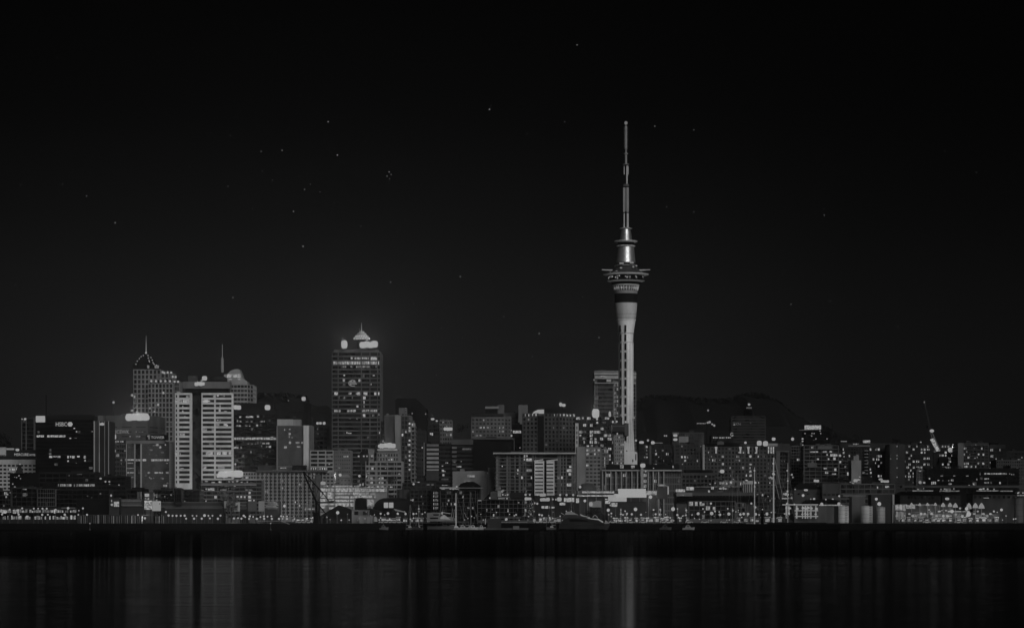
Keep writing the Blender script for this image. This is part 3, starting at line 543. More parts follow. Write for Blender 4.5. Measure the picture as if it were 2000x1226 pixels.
b = bld('office_block', 'grey block of small punched windows with a pale rooftop plant box', [(920.5, 2380), (985.5, 2380), (998, 2390)], 812, fp=7.5, off=6, sf=.55, k=[9, 2], pf=.45, wall_a=.13, glass_a=.02, depth=30, lits=[(941, 835.5, 11, 5, .18), (944.5, 820, 3, 3, .14), (923, 843, 4, 5, .11), (931, 851, 4, 3, .09), (938, 851, 10, 3, .08), (955, 831, 8, 3, .08), (979, 844, 3, 4, .1)] + [(976 + (i % 2) * 6.5, 836 + (i // 2) * 7.5, 3, 4, .1) for i in range(4)], plants=[(948, 972, 795, .015), (971.5, 985, 790, .12)])
MB().box(xz(947.5, 2383), xz(974, 2383), 2382, 2383.8, zz(798, 2383), zz(793.4, 2383)).build('parapet', wall(.25), b)
MB().box(xz(921, 2379), xz(984, 2379), 2378.6, 2379.5, zz(812, 2379), zz(807.5, 2379)).build('railing', wall(.03), b)
b = bld('office_block', 'dim plain grey block right of the punched-window block', [(985, 2440), (1013, 2440)], 806, fp=9, off=9, sf=.85, k=2, wall_a=.06, depth=24)
b = bld('lift_tower', 'pale blank rooftop tower left of the brown gridded tower', [(1012.5, 2420), (1031, 2420)], 790.5, fp=400, off=1, sf=.02, k=1, pf=0, wall_a=.16, depth=20)
for o in [q for q in b.children if q.name.startswith('window_row')]: bpy.data.objects.remove(o)
MB().box(xz(1012.6, 2419), xz(1030.9, 2419), 2419, 2420, 30, zz(790.6, 2419)).build('blank_wall', wall(.16), b)
b = bld('office_block', 'black block with one brightly lit strip, left of the brown gridded tower', [(1000, 2290), (1019.5, 2290)], 828, fp=10, off=11, sf=.35, k=1, wall_a=.01, depth=24, lits=[(1010, 843.5, 19, 5, .24)], glows=[(999, 850.5, 3.5, 4, .2), (998.8, 840, 2.2, 3, .12), (1015.5, 874, 2.2, 2.5, .16)])
b = bld('office_tower', 'brown-grey tower of square windows with an arched lit rooftop', [(1020.5, 2240), (1050, 2236), (1063, 2240), (1092, 2236), (1124, 2246)], 807, fp=8.25, off=1, sf=.42, k=[4, 1, 4, 5], pf=.42, wall_a=.085, glass_a=.01, depth=34,
  lits=[(1027, 810, 4, 5, .22), (1033.5, 810, 4, 5, .22), (1041, 810, 4, 4, .2), (1047, 810, 4, 4, .2), (1053, 810, 4, 4, .16), (1060, 810, 5, 4, .19), (1084, 810, 4, 4, .2), (1094.5, 810, 3, 4, .18), (1102, 809, 4, 4, .22), (1108, 811, 5, 3, .19), (1114, 811, 4, 4, .19), (1121.5, 811, 4, 6, .22), (1034, 819, 4, 3, .1), (1042, 819, 3, 4, .09), (1113, 827, 1.5, 1.5, .12), (1058, 873, 3, 2, .14), (1107, 810, 2, 4, .2)])
MB().box(xz(1050.5, 2235), xz(1062.5, 2235), 2234.5, 2236.5, 20, zz(812, 2235)).build('black_core', wall(.01), b)
arc = [(1038 + (1 - math.cos(math.radians(a))) * 14.5 * 1.6, 808 - 9.5 * math.sin(math.radians(a))) for a in range(0, 100, 14)]
MB().vprism([(xz(x, 2238), zz(y, 2238)) for x, y in [(1062.5, 808), (1038, 808)] + arc + [(1062.5, 799)]], 2238, 2252).build('arched_roof', wall(.1), b)
MB().vprism([(xz(x, 2237), zz(y, 2237)) for x, y in [(1062.5, 807.5), (1040, 807.5), (1043, 803.5), (1050, 800), (1062.5, 799.5)]], 2236.8, 2237.6).build('lit_fanlight', lit(.22, False), b)
MB().box(xz(1064, 2240), xz(1106, 2240), 2242, 2260, zz(807, 2240), zz(797.5, 2240)).build('plant_room', wall(.015), b)
glow(b, 1095, 789.5, 6, 8, .24, 'lamp', 800, Y=2242); glow(b, 1101, 791, 7, 6, .24, 'lamp', Y=2242); MB().bar(at(1098, 799, 2244), at(1098, 790, 2244), .4).build('pole', wall(.03), b)
# --- warehouse and hotel
b = bld('warehouse', 'windowless pale warehouse with a taller bright end block', [(884, 1905), (945, 1905), (951, 1910)], 920, fp=300, off=1, sf=.02, k=[1, 1], pf=0, wall_a=.3, depth=26)
for o in [q for q in b.children if q.name.startswith('window_row')]: bpy.data.objects.remove(o)
MB().vprism([(xz(x, 1903), zz(y, 1903)) for x, y in ((884, 992), (884, 920), (945, 919), (953, 925), (953, 992))], 1903, 1920).build('blank_wall', wall(.24), b)
MB().box(xz(953, 1902), xz(966, 1902), 1902, 1922, 3, zz(912.5, 1902)).build('end_block', wall(.36), b)
glow(b, 920, 929.5, 14, 4, .13, 'room', Y=1903, dY=-.5); glow(b, 912, 941, 13, 3, .12, 'room', Y=1903, dY=-.5)
b = bld('hotel', 'wide waterfront hotel of thin floor lines under an overhanging flat canopy roof', [(969, 1870), (1125, 1870)], 886, fp=6.95, off=2, sf=.22, wall_a=.14, glass_a=.02, depth=34, slab=.5, piers=[(971.5, 4.6), (976, 1)] + [(x, 2.2 if i % 3 else 4) for i, x in enumerate([991, 996, 1006, 1015, 1022, 1027, 1041, 1046, 1090, 1094, 1100, 1106, 1118, 1122])] + [(1124.4, 1.4)],
  lits=[(1024, 888, 4, 5, .18), (1029, 889, 3, 4, .15), (1024, 895, 3, 4, .16), (1030, 896, 6, 5, .2), (1036, 896, 5, 6, .2), (981, 910, 2, 2, .2), (1012, 916, 4, 4, .18), (1031, 917, 6, 4, .14), (1037, 917, 6, 4, .14), (1011, 924, 3, 3, .11), (1019.5, 930, 3, 5, .2), (1039, 930.5, 4, 5, .2), (1115, 910, 7, 4, .2), (1113, 917, 14, 5, .2), (1113, 924, 5, 5, .18), (1091, 930.5, 5, 5, .2), (1098, 930.5, 4, 5, .19), (1112, 944.5, 14, 6, .18), (1005, 930, 2, 1.5, .12), (1028, 957, 2, 3, .14), (981, 957, 4, 4, .14)])
MB().box(xz(963, 1866), xz(1125.5, 1866), 1866, 1900, zz(886, 1866), zz(883.2, 1866)).build('canopy_roof', wall(.42), b)
for i, (x0, x1, xs) in enumerate(((1044, 1061, 1061), (1067.5, 1081, 1082))):
    top_ = 900; m = MB(); Yq = 1863
    for f_ in range(10):
        y0 = top_ + f_ * 6.95; m.box(xz(x0, Yq), xz(x1, Yq), Yq, Yq + 7, zz(y0 + 4.6, Yq), zz(y0, Yq))
    m.box(xz(x1 - .1, Yq), xz(x1 + 1.8, Yq), Yq - .1, Yq + 7, 4, zz(899.6, Yq)); m.box(xz(x0, Yq), xz(x0 + (1 if i == 0 else .1), Yq), Yq - .1, Yq + 7, 4, zz(899.8, Yq))
    m.build('stair_tower', wall(.66), b); MB().box(xz(x0 + .2, Yq), xz(x1, Yq), Yq + 1, Yq + 6.9, 4, zz(901, Yq)).build('stair_glazing', glass(.01), b)
    MB().hexa([tuple(at(x0 - .5, 900.5, Yq)), tuple(at(x1 + 8 * i, 898.5, Yq)), tuple(at(x1 + 8 * i, 898.5, Yq + 8)), tuple(at(x0 - .5, 900.5, Yq + 8)), tuple(at(x0 - .5, 898.5, Yq)), tuple(at(x1 + 8 * i, 896, Yq)), tuple(at(x1 + 8 * i, 896, Yq + 8)), tuple(at(x0 - .5, 898.5, Yq + 8))]).build('tilted_roof', wall(.55), b)
# --- around the sky tower
b = bld('hotel_tower', 'tall pale-framed hotel tower standing directly behind the communications tower', [(1161, 2520), (1199, 2520), (1242, 2530)], 723.5, fp=7.8, off=26, sf=.14, wall_a=.2, glass_a=.03, depth=30, slab=.6, k=[1, 1], piers=[(1162, 2.2), (1166, 1.4), (1199, 4), (1204, 2), (1242, 1.6)], lits=[])
m = MB(); Y = 2518
m.box(xz(1160.5, Y), xz(1243, Y), Y - .6, Y + 1, zz(731.5, Y), zz(728.5, Y)); m.box(xz(1161.5, Y), xz(1242.5, Y), Y - .4, Y + 1, zz(739.5, Y), zz(733.5, Y)); m.box(xz(1161.5, Y), xz(1242.5, Y), Y - .5, Y + 1, zz(748.6, Y), zz(747, Y)); m.build('pale_band', wall(.45), b)
MB().box(xz(1167, Y), xz(1196, Y), Y - .3, Y + 1, zz(747, Y), zz(740, Y)).build('window_row', glass(.01), b)
glow(b, 1189, 743, 9, 5, .11, 'room', Y=Y, dY=-.5); glow(b, 1160, 741.5, 2.4, 2.4, .2, 'lamp', Y=Y, dY=-.6); glow(b, 1177, 734.5, 8, 1.6, .16, 'room', Y=Y, dY=-1)
for i in range(10):
    for x in (1201, 1206): 
        if (i * 3 + x) % 4: glow(b, x, 752 + i * 7.8, 2 if x == 1201 else 3, 5, .1, 'room', Y=2520, dY=-.4)
glow(b, 1191, 809, 5, 13, .2, 'lamp', Y=2520, dY=-2)
def apartments(*a, **k): return bld('apartment_block', *a, cat='apartment block', **k)
b = apartments('apartment block full of square lit windows left of the communications tower base', [(1124, 2170), (1131, 2170), (1200, 2176)], 813, fp=6.6, off=1, sf=.2, k=[1, 14], pf=.12, wall_a=.05, glass_a=.015, depth=30,
  lits=[(1129, 814, 8, 5, .17), (1139, 815, 5, 4, .12), (1150, 815, 7, 5, .18), (1142, 833, 6, 5, .2), (1155, 833, 5, 5, .19), (1155, 840, 6, 5, .2), (1161.5, 840, 4, 4, .18), (1170, 840, 5, 5, .2), (1176, 839.5, 5, 5, .2), (1134, 846, 6, 6, .16), (1155, 847, 5, 5, .2), (1163, 846, 7, 6, .2), (1169, 846, 6, 6, .2), (1133, 852.5, 5, 4, .16), (1140, 853, 4, 5, .1), (1155, 853, 6, 5, .2), (1183, 852.5, 7, 5, .2), (1191, 853, 5, 5, .17), (1155, 859, 4, 5, .2), (1163, 859.5, 5, 4, .15), (1175, 859, 6, 5, .2), (1189, 859, 4, 5, .18), (1193, 859, 4, 5, .17), (1141, 865.5, 3, 5, .15), (1155, 866, 6, 5, .2), (1163.5, 866, 6, 5, .2), (1170, 866, 2, 3, .13), (1148, 871, 6, 3, .18), (1156, 871, 4, 4, .15), (1176, 871, 6, 5, .13), (1191, 878, 6, 5, .2), (1191, 891, 3, 5, .2), (1191, 898, 3, 4, .17), (1197, 904, 3, 4, .2), (1186, 814, 9, 4, .17), (1197, 866, 2, 5, .12), (1180, 826, 5, 3, .05), (1129, 884, 2, 3, .1)])
MB().box(xz(1123.6, 2168), xz(1129.8, 2168), 2168, 2171, 8, zz(826, 2168)).build('white_shaft', wall(.62), b)
for i in range(4): MB().box(xz(1126, 2167.5), xz(1127.7, 2167.5), 2167.5, 2168.1, zz(838 + i * 9.5, 2168), zz(832 + i * 9.5, 2168)).build('window', glass(.01), b)
glow(b, 1163.5, 807, 14, 18, .25, 'lamp', 3500, Y=2172)
for x in (1166, 1166.5, 1197, 1205): glow(b, x, {1166: 818, 1166.5: 825}.get(x, 823.5), 4, 4.5, .22, 'lamp', Y=2168)
b = bld('office_block', 'windowless grey slab beside a small gridded block above the bright canopy', [(1126.5, 2010), (1143, 2010)], 872, fp=300, off=1, sf=.02, k=1, pf=0, wall_a=.22, depth=28)
for o in [q for q in b.children if q.name.startswith('window_row')]: bpy.data.objects.remove(o)
MB().box(xz(1126.6, 2009.4), xz(1142.9, 2009.4), 2009.4, 2010.4, 6, zz(872.2, 2010)).build('blank_wall', wall(.24), b)
b = bld('office_block', 'small grey gridded block with its top floor lit, beside the windowless slab', [(1143.3, 2012), (1173.5, 2012)], 873, fp=7.4, off=4, sf=.5, k=4, pf=.28, wall_a=.2, glass_a=.03, depth=26, lits=[(1149, 880.5, 8, 6, .17), (1159, 880.5, 8, 4, .12), (1169, 880, 6, 5, .15), (1148, 887.5, 6, 6, .17), (1162, 887.5, 3, 5, .17), (1146, 908.5, 7, 6, .2)])
b = bld('apartment_block', 'narrow column of glazed bays between the gridded block and the tall dark-topped tower', [(1174, 2040), (1188, 2040)], 876, fp=7, off=2, sf=.2, k=5, pf=.3, wall_a=.22, depth=24, lits=[(1182, 880, 3, 5, .17), (1186, 880, 3, 6, .18), (1181, 897, 3, 6, .15), (1181, 904, 3, 6, .13), (1181, 911, 3, 6, .12)])
b = bld('apartment_tower', 'pale small-windowed tower with dark overhanging top before the communications tower', [(1200, 2120), (1219, 2120)], 843, fp=7.1, off=2, sf=.5, k=5, pf=.5, wall_a=.27, glass_a=.03, depth=26, lits=[(1205, 845, 4, 4, .2), (1210, 852, 3, 4, .16), (1212, 858, 2, 3, .17), (1205, 865, 2, 3, .14), (1213, 865, 2, 3, .18), (1217, 867, 3, 5, .2), (1213, 884, 3, 4, .2), (1213, 897, 3, 3, .14), (1205, 905, 3, 3, .17), (1213, 905, 3, 3, .14)])
m = MB(); Y = 2116; m.box(xz(1196, Y), xz(1220, Y), Y, Y + 26, zz(843, Y), zz(828, Y)); m.build('dark_top', wall(.04), b)
MB().box(xz(1220.1, Y), xz(1228, Y), Y + 1, Y + 27, zz(850, Y), zz(826, Y)).build('side_wing', wall(.09), b); MB().box(xz(1203, Y), xz(1216, Y), Y + 6, Y + 18, zz(828, Y), zz(814, Y)).build('plant_room', wall(.035), b)
MB().box(xz(1197, Y), xz(1219.5, Y), Y - .5, Y, zz(833, Y), zz(831, Y)).build('cornice', wall(.12), b); glow(b, 1222, 823.5, 3.8, 4, .22, 'lamp', Y=Y); glow(b, 1204.5, 823, 3.8, 4, .22, 'lamp', Y=Y)
# --- communications tower
T = root('communications_tower', 'very tall white floodlit communications tower with a round observation pod and lattice mast', 'tower')
Yt = 2320; X = xz(1222.6, Yt); cc = (X, Yt)
def R_(px): return px / F * Yt
def lz(name, pr, a, n=32, parent=T, mat=None): return MB().lathe([(R_(r), zz(y, Yt)) for r, y in pr], cc, n).build(name, mat or wall(a), parent, False)
lz('shaft', [(14.2, 930), (14.2, 700), (13.8, 668), (14.6, 652), (17, 636), (18.4, 627)], .93, 48)
for (ang, w0) in ((-6, 3.6), (-44, 2.6), (130, 3), (220, 3)):      # vertical rows of slots in the shaft
    t_ = math.radians(ang)
    for i in range(17):
        y0 = 636 + i * 17.65; z0, z1 = zz(y0 + 13, Yt), zz(y0, Yt); rr = R_(14.25 if y0 > 655 else 14.25 + (655 - y0) * .12)
        uobj('box', 'window_slot', glass(.012), T, (X + rr * math.sin(t_), Yt - rr * math.cos(t_), (z0 + z1) / 2), (R_(w0), 1.3, z1 - z0), t_)
for i in range(17): lz('shaft_joint', [(14.24 if i > 2 else 14.3 + (3 - i) * 1.0, 651 + i * 17.65 - 17.2), (14.24 if i > 2 else 14.35 + (3 - i) * 1.0, 650.4 + i * 17.65 - 17.2)], .45, 48)
for ang, w0, a_ in ((-6, 7, .55), (-44, 5, .6), (32, 3, .7), (62, 5, .75)):      # darker strips on the shaft, the shade of recesses put into their colour
    t_ = math.radians(ang); uobj('box', 'recess_panel', wall(a_), T, (X + R_(14.05) * math.sin(t_), Yt - R_(14.05) * math.cos(t_), (zz(925, Yt) + zz(668, Yt)) / 2), (R_(w0), .5, zz(668, Yt) - zz(925, Yt)), t_)
m = MB()      # vertical ribs standing proud of the shaft
for ang in (-58, -30, -18, 4, 14, 50, 90, 180, 270):
    t_ = math.radians(ang); m.bar((X + R_(14) * math.sin(t_), Yt - R_(14) * math.cos(t_), zz(925, Yt)), (X + R_(14) * math.sin(t_), Yt - R_(14) * math.cos(t_), zz(668, Yt)), .28, 5)
m.build('shaft_rib', wall(.95), T)
m = MB()      # splayed legs at the foot
for a_ in range(0, 360, 45):
    t_ = math.radians(a_ + 22.5); top_ = zz(840, Yt); bot = zz(930, Yt)
    for k_, (rr0, rr1, z0, z1) in enumerate(((R_(14), R_(14), zz(830, Yt), zz(829, Yt)),)): pass
    m.bar((X + R_(17.5) * math.sin(t_), Yt - R_(17.5) * math.cos(t_), bot), (X + R_(13) * math.sin(t_), Yt - R_(13) * math.cos(t_), zz(832, Yt)), 1.5, 6, .9)
m.build('buttress', wall(.85), T)
lz('collar', [(18.6, 627), (19.6, 625), (19.6, 624), (18.6, 623.5)], .8)
lz('lower_drum', [(18.6, 623), (19.6, 620), (21, 606), (22, 592)], .5, 48)
for y in (600, 608, 614): lz('drum_seam', [(21.75 - (y - 592) * .07, y + .4), (21.85 - (y - 592) * .07, y - .4)], .2)
lz('dark_band', [(21.9, 592), (22.3, 574)], .012, 48)
lz('drum_collar', [(22.3, 574), (22.6, 568)], .26, 48)
lz('lit_storey', [(22.4, 568), (23.4, 559)], .05, 48)
m = MB()
for i in range(28):
    t_ = 2 * math.pi * i / 28; m.bar((X + R_(22.8) * math.cos(t_), Yt + R_(22.8) * math.sin(t_), zz(567.5, Yt)), (X + R_(25) * math.cos(t_), Yt + R_(25) * math.sin(t_), zz(558, Yt)), .38, 5)
m.build('pod_strut', wall(.7), T)
rs = random.Random(4)
for i in range(18):
    t_ = math.pi * (1 + (i + .5) / 18); e = rs.choice((.06, .12, .16))
    uobj('box', 'lit_window', lit(e), T, (X + R_(23.2) * math.cos(t_), Yt + R_(23.2) * math.sin(t_), zz(563, Yt)), (1.5, .2, rs.uniform(1, 2.4)), t_ + math.pi / 2)
lz('pod_ring', [(25.4, 558.3), (26.6, 557), (26, 556.2)], .95, 48)
lz('pod_glazing', [(27, 556), (30, 551)], .01, 48)
lz('pod_ring', [(28, 552), (34.5, 549.5), (36.6, 548.6), (31, 548)], .95, 48)
lz('pod_glazing', [(32, 548), (36, 537)], .015, 48)
for i in range(26):
    t_ = math.pi * (1 + (i + .5) / 26)
    if rs.random() < .6: uobj('box', 'lit_window', lit(rs.choice((.08, .14, .2))), T, (X + R_(34.6) * math.cos(t_), Yt + R_(34.6) * math.sin(t_), zz(542 + rs.uniform(-2, 2), Yt)), (1.1, .2, rs.uniform(.7, 1.8)), t_ + math.pi / 2)
lz('pod_ring', [(38, 538.4), (44, 537), (44.8, 535.6), (36, 534.6)], .95, 48)
lz('pod_roof', [(38, 534.6), (30, 530), (26, 528), (24, 524), (20, 520), (18, 514)], .06, 40)
for sx in (-1, 1):
    m = MB(); m.hexa([tuple(at(1222.6 + sx * 26, 529, Yt - 2)), tuple(at(1222.6 + sx * 46.5, 527.6, Yt - 2)), tuple(at(1222.6 + sx * 46.5, 527.6, Yt + 2)), tuple(at(1222.6 + sx * 26, 529, Yt + 2)), tuple(at(1222.6 + sx * 26, 526.2, Yt - 2)), tuple(at(1222.6 + sx * 48, 525.8, Yt - 2)), tuple(at(1222.6 + sx * 48, 525.8, Yt + 2)), tuple(at(1222.6 + sx * 26, 526.2, Yt + 2))]); m.build('service_gantry', wall(.5), T)
lz('upper_ring', [(22, 520.5), (23.5, 519.8), (22, 519)], .5)
for x, y, q in ((1205, 530, 6), (1246, 532, 5), (1214, 514, 9), (1234, 513, 8), (1237, 521, 4), (1213, 523, 5), (1243, 519, 3), (1225, 541, 4), (1243, 541, 3), (1206, 543, 3)):
    glow(T, x, y, q, 3, .15, 'lamp', Y=Yt - R_(33 if y > 538 else 24), dY=-1)
for i in range(9): glow(T, 1192 + i * 7.6, 532.2 - abs(i - 4) * .1, 1.6, 1.4, .14, 'lamp', Y=Yt - R_(36) * math.cos((i - 4) * .22), dY=-.3)
lz('upper_cone', [(18.6, 513), (17, 497), (15.6, 482)], .5, 40, T, metal(.75, .42))
lz('cone_ring', [(17, 482.4), (19, 481), (18, 480)], .85, 40)
lz('dark_neck', [(13, 480), (16, 474)], .012)
lz('cone_ring', [(20, 473.6), (23, 471.6), (22, 470.8)], .95, 40)
lz('top_cone', [(11.6, 470.6), (10.6, 458), (8.8, 448)], .36, 32, T, metal(.6, .42))
lz('cone_ring', [(10, 447.6), (13, 446), (8, 444.8)], .85)
m = MB()
for dx, rr in ((-3.6, 1.15), (3.2, 2.2)): m.bar((X + R_(dx), Yt, zz(445, Yt)), (X + R_(dx), Yt, zz(416.5, Yt)), R_(rr), 8)
m.build('mast_column', wall(.6), T)
MB().lathe([(R_(4.4), zz(444, Yt)), (R_(4.2), zz(362, Yt))], (X, Yt + 1.5), 10).build('mast_core', wall(.02), T)
m = MB()
for dx in (-4, 3.2): m.bar((X + R_(dx), Yt, zz(414.5, Yt)), (X + R_(dx * .95), Yt, zz(366, Yt)), R_(1.5 if dx < 0 else 2.1), 6)
for i in range(24): m.bar((X - R_(5.8), Yt - .4, zz(412 - i * 1.95, Yt)), (X + R_(5.8), Yt - .4, zz(412 - i * 1.95, Yt)), .22, 4)
m.build('lattice_section', wall(.4), T)
lz('mast_collar', [(6.2, 364), (6.2, 360)], .12, 12)
m = MB(); m.bar((X + R_(1.7), Yt, zz(360, Yt)), (X + R_(2), Yt, zz(323, Yt)), R_(1.5), 8, R_(1.7)); m.bar((X - R_(3.6), Yt, zz(341, Yt)), (X - R_(3.6), Yt, zz(324, Yt)), R_(.8), 6); m.bar((X + R_(4.6), Yt, zz(341, Yt)), (X + R_(4.6), Yt, zz(325, Yt)), R_(.6), 6); m.build('mast_column', wall(.55), T)
lz('mast_collar', [(6, 322), (6.4, 320.6)], .25, 12)
lz('upper_mast', [(2.2, 320), (2.2, 301)], .32, 12); lz('mast_collar', [(4.6, 300.8), (4.6, 299.8)], .5, 12); lz('upper_mast', [(2, 299.6), (1.8, 291)], .25, 12); lz('mast_collar', [(3.6, 290.8), (3.6, 289.6)], .35, 12)
lz('mast_tip', [(1.2, 289.5), (1.2, 246)], .5, 10)
m = MB()
for i in range(18):
    y = 287 - i * 2.3; wd = 3.6 if i % 3 else 4.4; m.bar((X - R_(wd), Yt, zz(y, Yt)), (X + R_(wd), Yt, zz(y, Yt)), .2, 4)
m.build('antenna_array', wall(.3), T); uobj('sphere', 'beacon', lit(.1, False), T, at(1222.6, 240.5, Yt), (R_(3.2), R_(3.2), R_(3.6))); MB().bar(at(1222.6, 246, Yt), at(1222.6, 241, Yt), .3).build('beacon_stem', wall(.2), T)
for q, a_ in ((1, .9),): MB().box(xz(1219.5, 2270), xz(1228, 2270), 2270, 2290, 20, zz(864, 2270)).build('podium_wing', wall(.7), T)
pd = MB(); pd.box(xz(1219, 2262), xz(1243, 2262), 2262, 2290, 20, zz(882, 2262)); pd.box(xz(1243.2, 2264), xz(1248.5, 2264), 2264, 2286, 20, zz(883, 2264)); pd.build('podium', wall(.85), T)
for x, y, ww, hh in ((1236, 899, 2, 5), (1224, 880, 3, 2), (1242, 892, 2, 12)): MB().box(xz(x - ww/2, 2261), xz(x + ww/2, 2261), 2261.6, 2262.2, zz(y + hh/2, 2261), zz(y - hh/2, 2261)).build('podium_opening', wall(.03), T)

for (lx, ly, lz_, tz, en) in ((75, -95, 50, 150, 60000), (95, -70, 50, 235, 70000)):      # floodlights trained up the shaft
    l = bpy.data.lights.new('tower_floodlight', 'SPOT'); l.energy = en; l.shadow_soft_size = 0; l.spot_size = math.radians(44); l.spot_blend = 1
    o = bpy.data.objects.new('tower_floodlight', l); C.objects.link(o); o.parent = T; o.location = (X + lx, Yt + ly, lz_); o.rotation_euler = (Vector((X, Yt, tz)) - Vector(o.location)).to_track_quat('-Z', 'Y').to_euler()
glow(T, 1238.5, 815.5, 2.5, 4, .16, 'lamp', Y=Yt - 5)
# --- classical post office and the bright canopy
b = bld('civic_building', 'wide classical civic building with tall pilasters and a dark attic storey', [(1175.5, 1890), (1331, 1890)], 917, fp=13, off=3, sf=.2, k=[46], pf=.4, wall_a=.13, glass_a=.03, depth=30, proud=.05, lits=[(1188, 930, 8, 6, .18), (1220, 930, 8, 6, .16), (1259, 930, 7, 6, .17), (1259, 939, 7, 6, .16), (1259, 947, 7, 6, .16), (1280, 939, 5, 6, .16)])
m = MB()
for x in [1176.5, 1183, 1193, 1203, 1213.5, 1223, 1234, 1245, 1255, 1266, 1276, 1286.5, 1296.5]: m.box(xz(x - 1.1, 1888), xz(x + 1.1, 1888), 1887.4, 1889.9, 5, zz(919.5, 1888))
m.build('pilaster', wall(.3), b); MB().box(xz(1175, 1887), xz(1331.5, 1887), 1886.6, 1889.8, zz(919.4, 1887), zz(917, 1887)).build('cornice', wall(.33), b)
MB().box(xz(1186, 1893), xz(1327, 1893), 1893, 1915, zz(917, 1893), zz(906.5, 1893)).build('attic_storey', wall(.015), b)
for q in ((1214.5, 910.5, 7, 7), (1236, 911, 7, 5)): glow(b, *q, .15, 'room', Y=1893)
glow(b, 1255.5, 908.5, 10, 8, .24, 'lamp', 500, Y=1886); glow(b, 1276.5, 914, 2.2, 2.2, .2, 'lamp', Y=1893); glow(b, 1261, 920, 3.5, 3.5, .18, 'lamp', Y=1886); glow(b, 1314.5, 911, 3, 5, .15, 'lamp', Y=1893)
MB().box(xz(1251.5, 1885), xz(1256.5, 1885), 1884.6, 1887.3, 5, zz(912, 1885)).build('flagged_pilaster', wall(.3), b)
st = root('station_canopy', 'overexposed bright flat-roofed transit canopy in front of the classical civic building', 'canopy'); Y = 1800
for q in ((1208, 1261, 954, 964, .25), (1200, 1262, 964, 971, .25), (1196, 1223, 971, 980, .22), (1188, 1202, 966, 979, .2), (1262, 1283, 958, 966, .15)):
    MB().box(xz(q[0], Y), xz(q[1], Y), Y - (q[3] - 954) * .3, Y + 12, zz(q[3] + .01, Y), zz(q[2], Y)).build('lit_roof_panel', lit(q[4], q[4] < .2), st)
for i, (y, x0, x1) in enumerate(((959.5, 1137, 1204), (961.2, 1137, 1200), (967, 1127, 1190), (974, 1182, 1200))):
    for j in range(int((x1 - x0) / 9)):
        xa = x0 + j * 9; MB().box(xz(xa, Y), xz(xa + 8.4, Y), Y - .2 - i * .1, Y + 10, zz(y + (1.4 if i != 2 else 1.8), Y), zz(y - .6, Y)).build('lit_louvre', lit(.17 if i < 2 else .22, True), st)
MB().box(xz(1127, Y), xz(1284, Y), Y + 3, Y + 22, 4, zz(957.5, Y)).build('wall', wall(.06), st); m = MB(); [m.box(xz(x, Y), xz(x + 1, Y), Y + .2, Y + 1, 4, zz(958, Y)) for x in range(1130, 1284, 17)]; m.build('column', wall(.2), st)
plight((xz(1235, Y), Y - 12, zz(966, Y)), 900, st)
a = root('domed_kiosk', 'dark domed round kiosk left of the civic building', 'kiosk'); MB().lathe([(R_(15), 4), (R_(15), zz(956, 1815)), (R_(13.5), zz(949, 1815)), (R_(8), zz(943, 1815)), (R_(1), zz(941.5, 1815))], (xz(1150, 1815), 1845), 24).build('dome_roof', wall(.09), a, True)
MB().lathe([(R_(15.2), 4), (R_(15.2), zz(957.2, 1815))], (xz(1150, 1815), 1845), 24).build('wall', wall(.14), a)
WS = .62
# ================================================================= RIGHT HALF
b = apartments('dark apartment block with a starry lamp on its flat roof, right of the tower podium', [(1248, 2180), (1272, 2180), (1330, 2182)], 868, fp=7, off=2, sf=.4, k=[4, 9], pf=.3, wall_a=.05, glass_a=.012, depth=28, lits=[(1262, 870.5, 6, 4, .16), (1280.5, 885, 5, 5, .2), (1303.5, 884.5, 5, 5, .18), (1286, 891, 3, 2, .14), (1262, 891, 8, 3, .14), (1280, 904.5, 6, 2.5, .18), (1281, 880, 2, 3, .1), (1297, 897, 3, 3, .1)], glows=[(1253, 863.5, 9, 5, .23, 'lamp', 500), (1242, 859.8, 4.5, 4.5, .18), (1265.5, 859.5, 4.5, 4.5, .18), (1275, 864, 7, 6, .23, 'lamp', 800), (1298, 850.5, 3, 3.5, .15), (1301.5, 850.5, 3, 3.5, .16)])
MB().box(xz(1276, 2179), xz(1294, 2179), 2178.5, 2180.5, zz(865.3, 2179), zz(863.7, 2179)).build('canopy', wall(.6), b); MB().box(xz(1268, 2179), xz(1272, 2179), 2178.6, 2180, 8, zz(869, 2179)).build('pale_pilaster', wall(.14), b)
b = bld('office_block', 'square block with one bright white panelled corner below the dark hill', [(1313, 2300), (1345, 2300), (1375, 2304)], 844, fp=6, off=3, sf=.3, k=[8, 10], pf=.25, wall_a=.1, glass_a=.04, depth=26, solid=[(1313.5, 1326, 844.3, 848, .3), (1326, 1344.5, 852, 863.5, .42)], glows=[(1319, 850, 8, 5, .22), (1319, 858, 8, 5, .22)])
b = apartments('mid-rise block with a pale windowed end wall and a wide lit balcony', [(1317, 2130), (1329, 2130), (1372, 2132)], 867, fp=7, off=2, sf=.4, k=[1, 7], pf=.4, wall_a=.085, glass_a=.02, depth=26, lits=[(1336, 891, 15, 4, .2), (1330, 891, 3, 4, .18), (1338, 899, 5, 4, .17), (1336, 898, 3, 3, .14), (1362, 899, 3, 5, .16), (1348, 891, 2, 2, .1), (1333, 906, 2, 2, .15)])
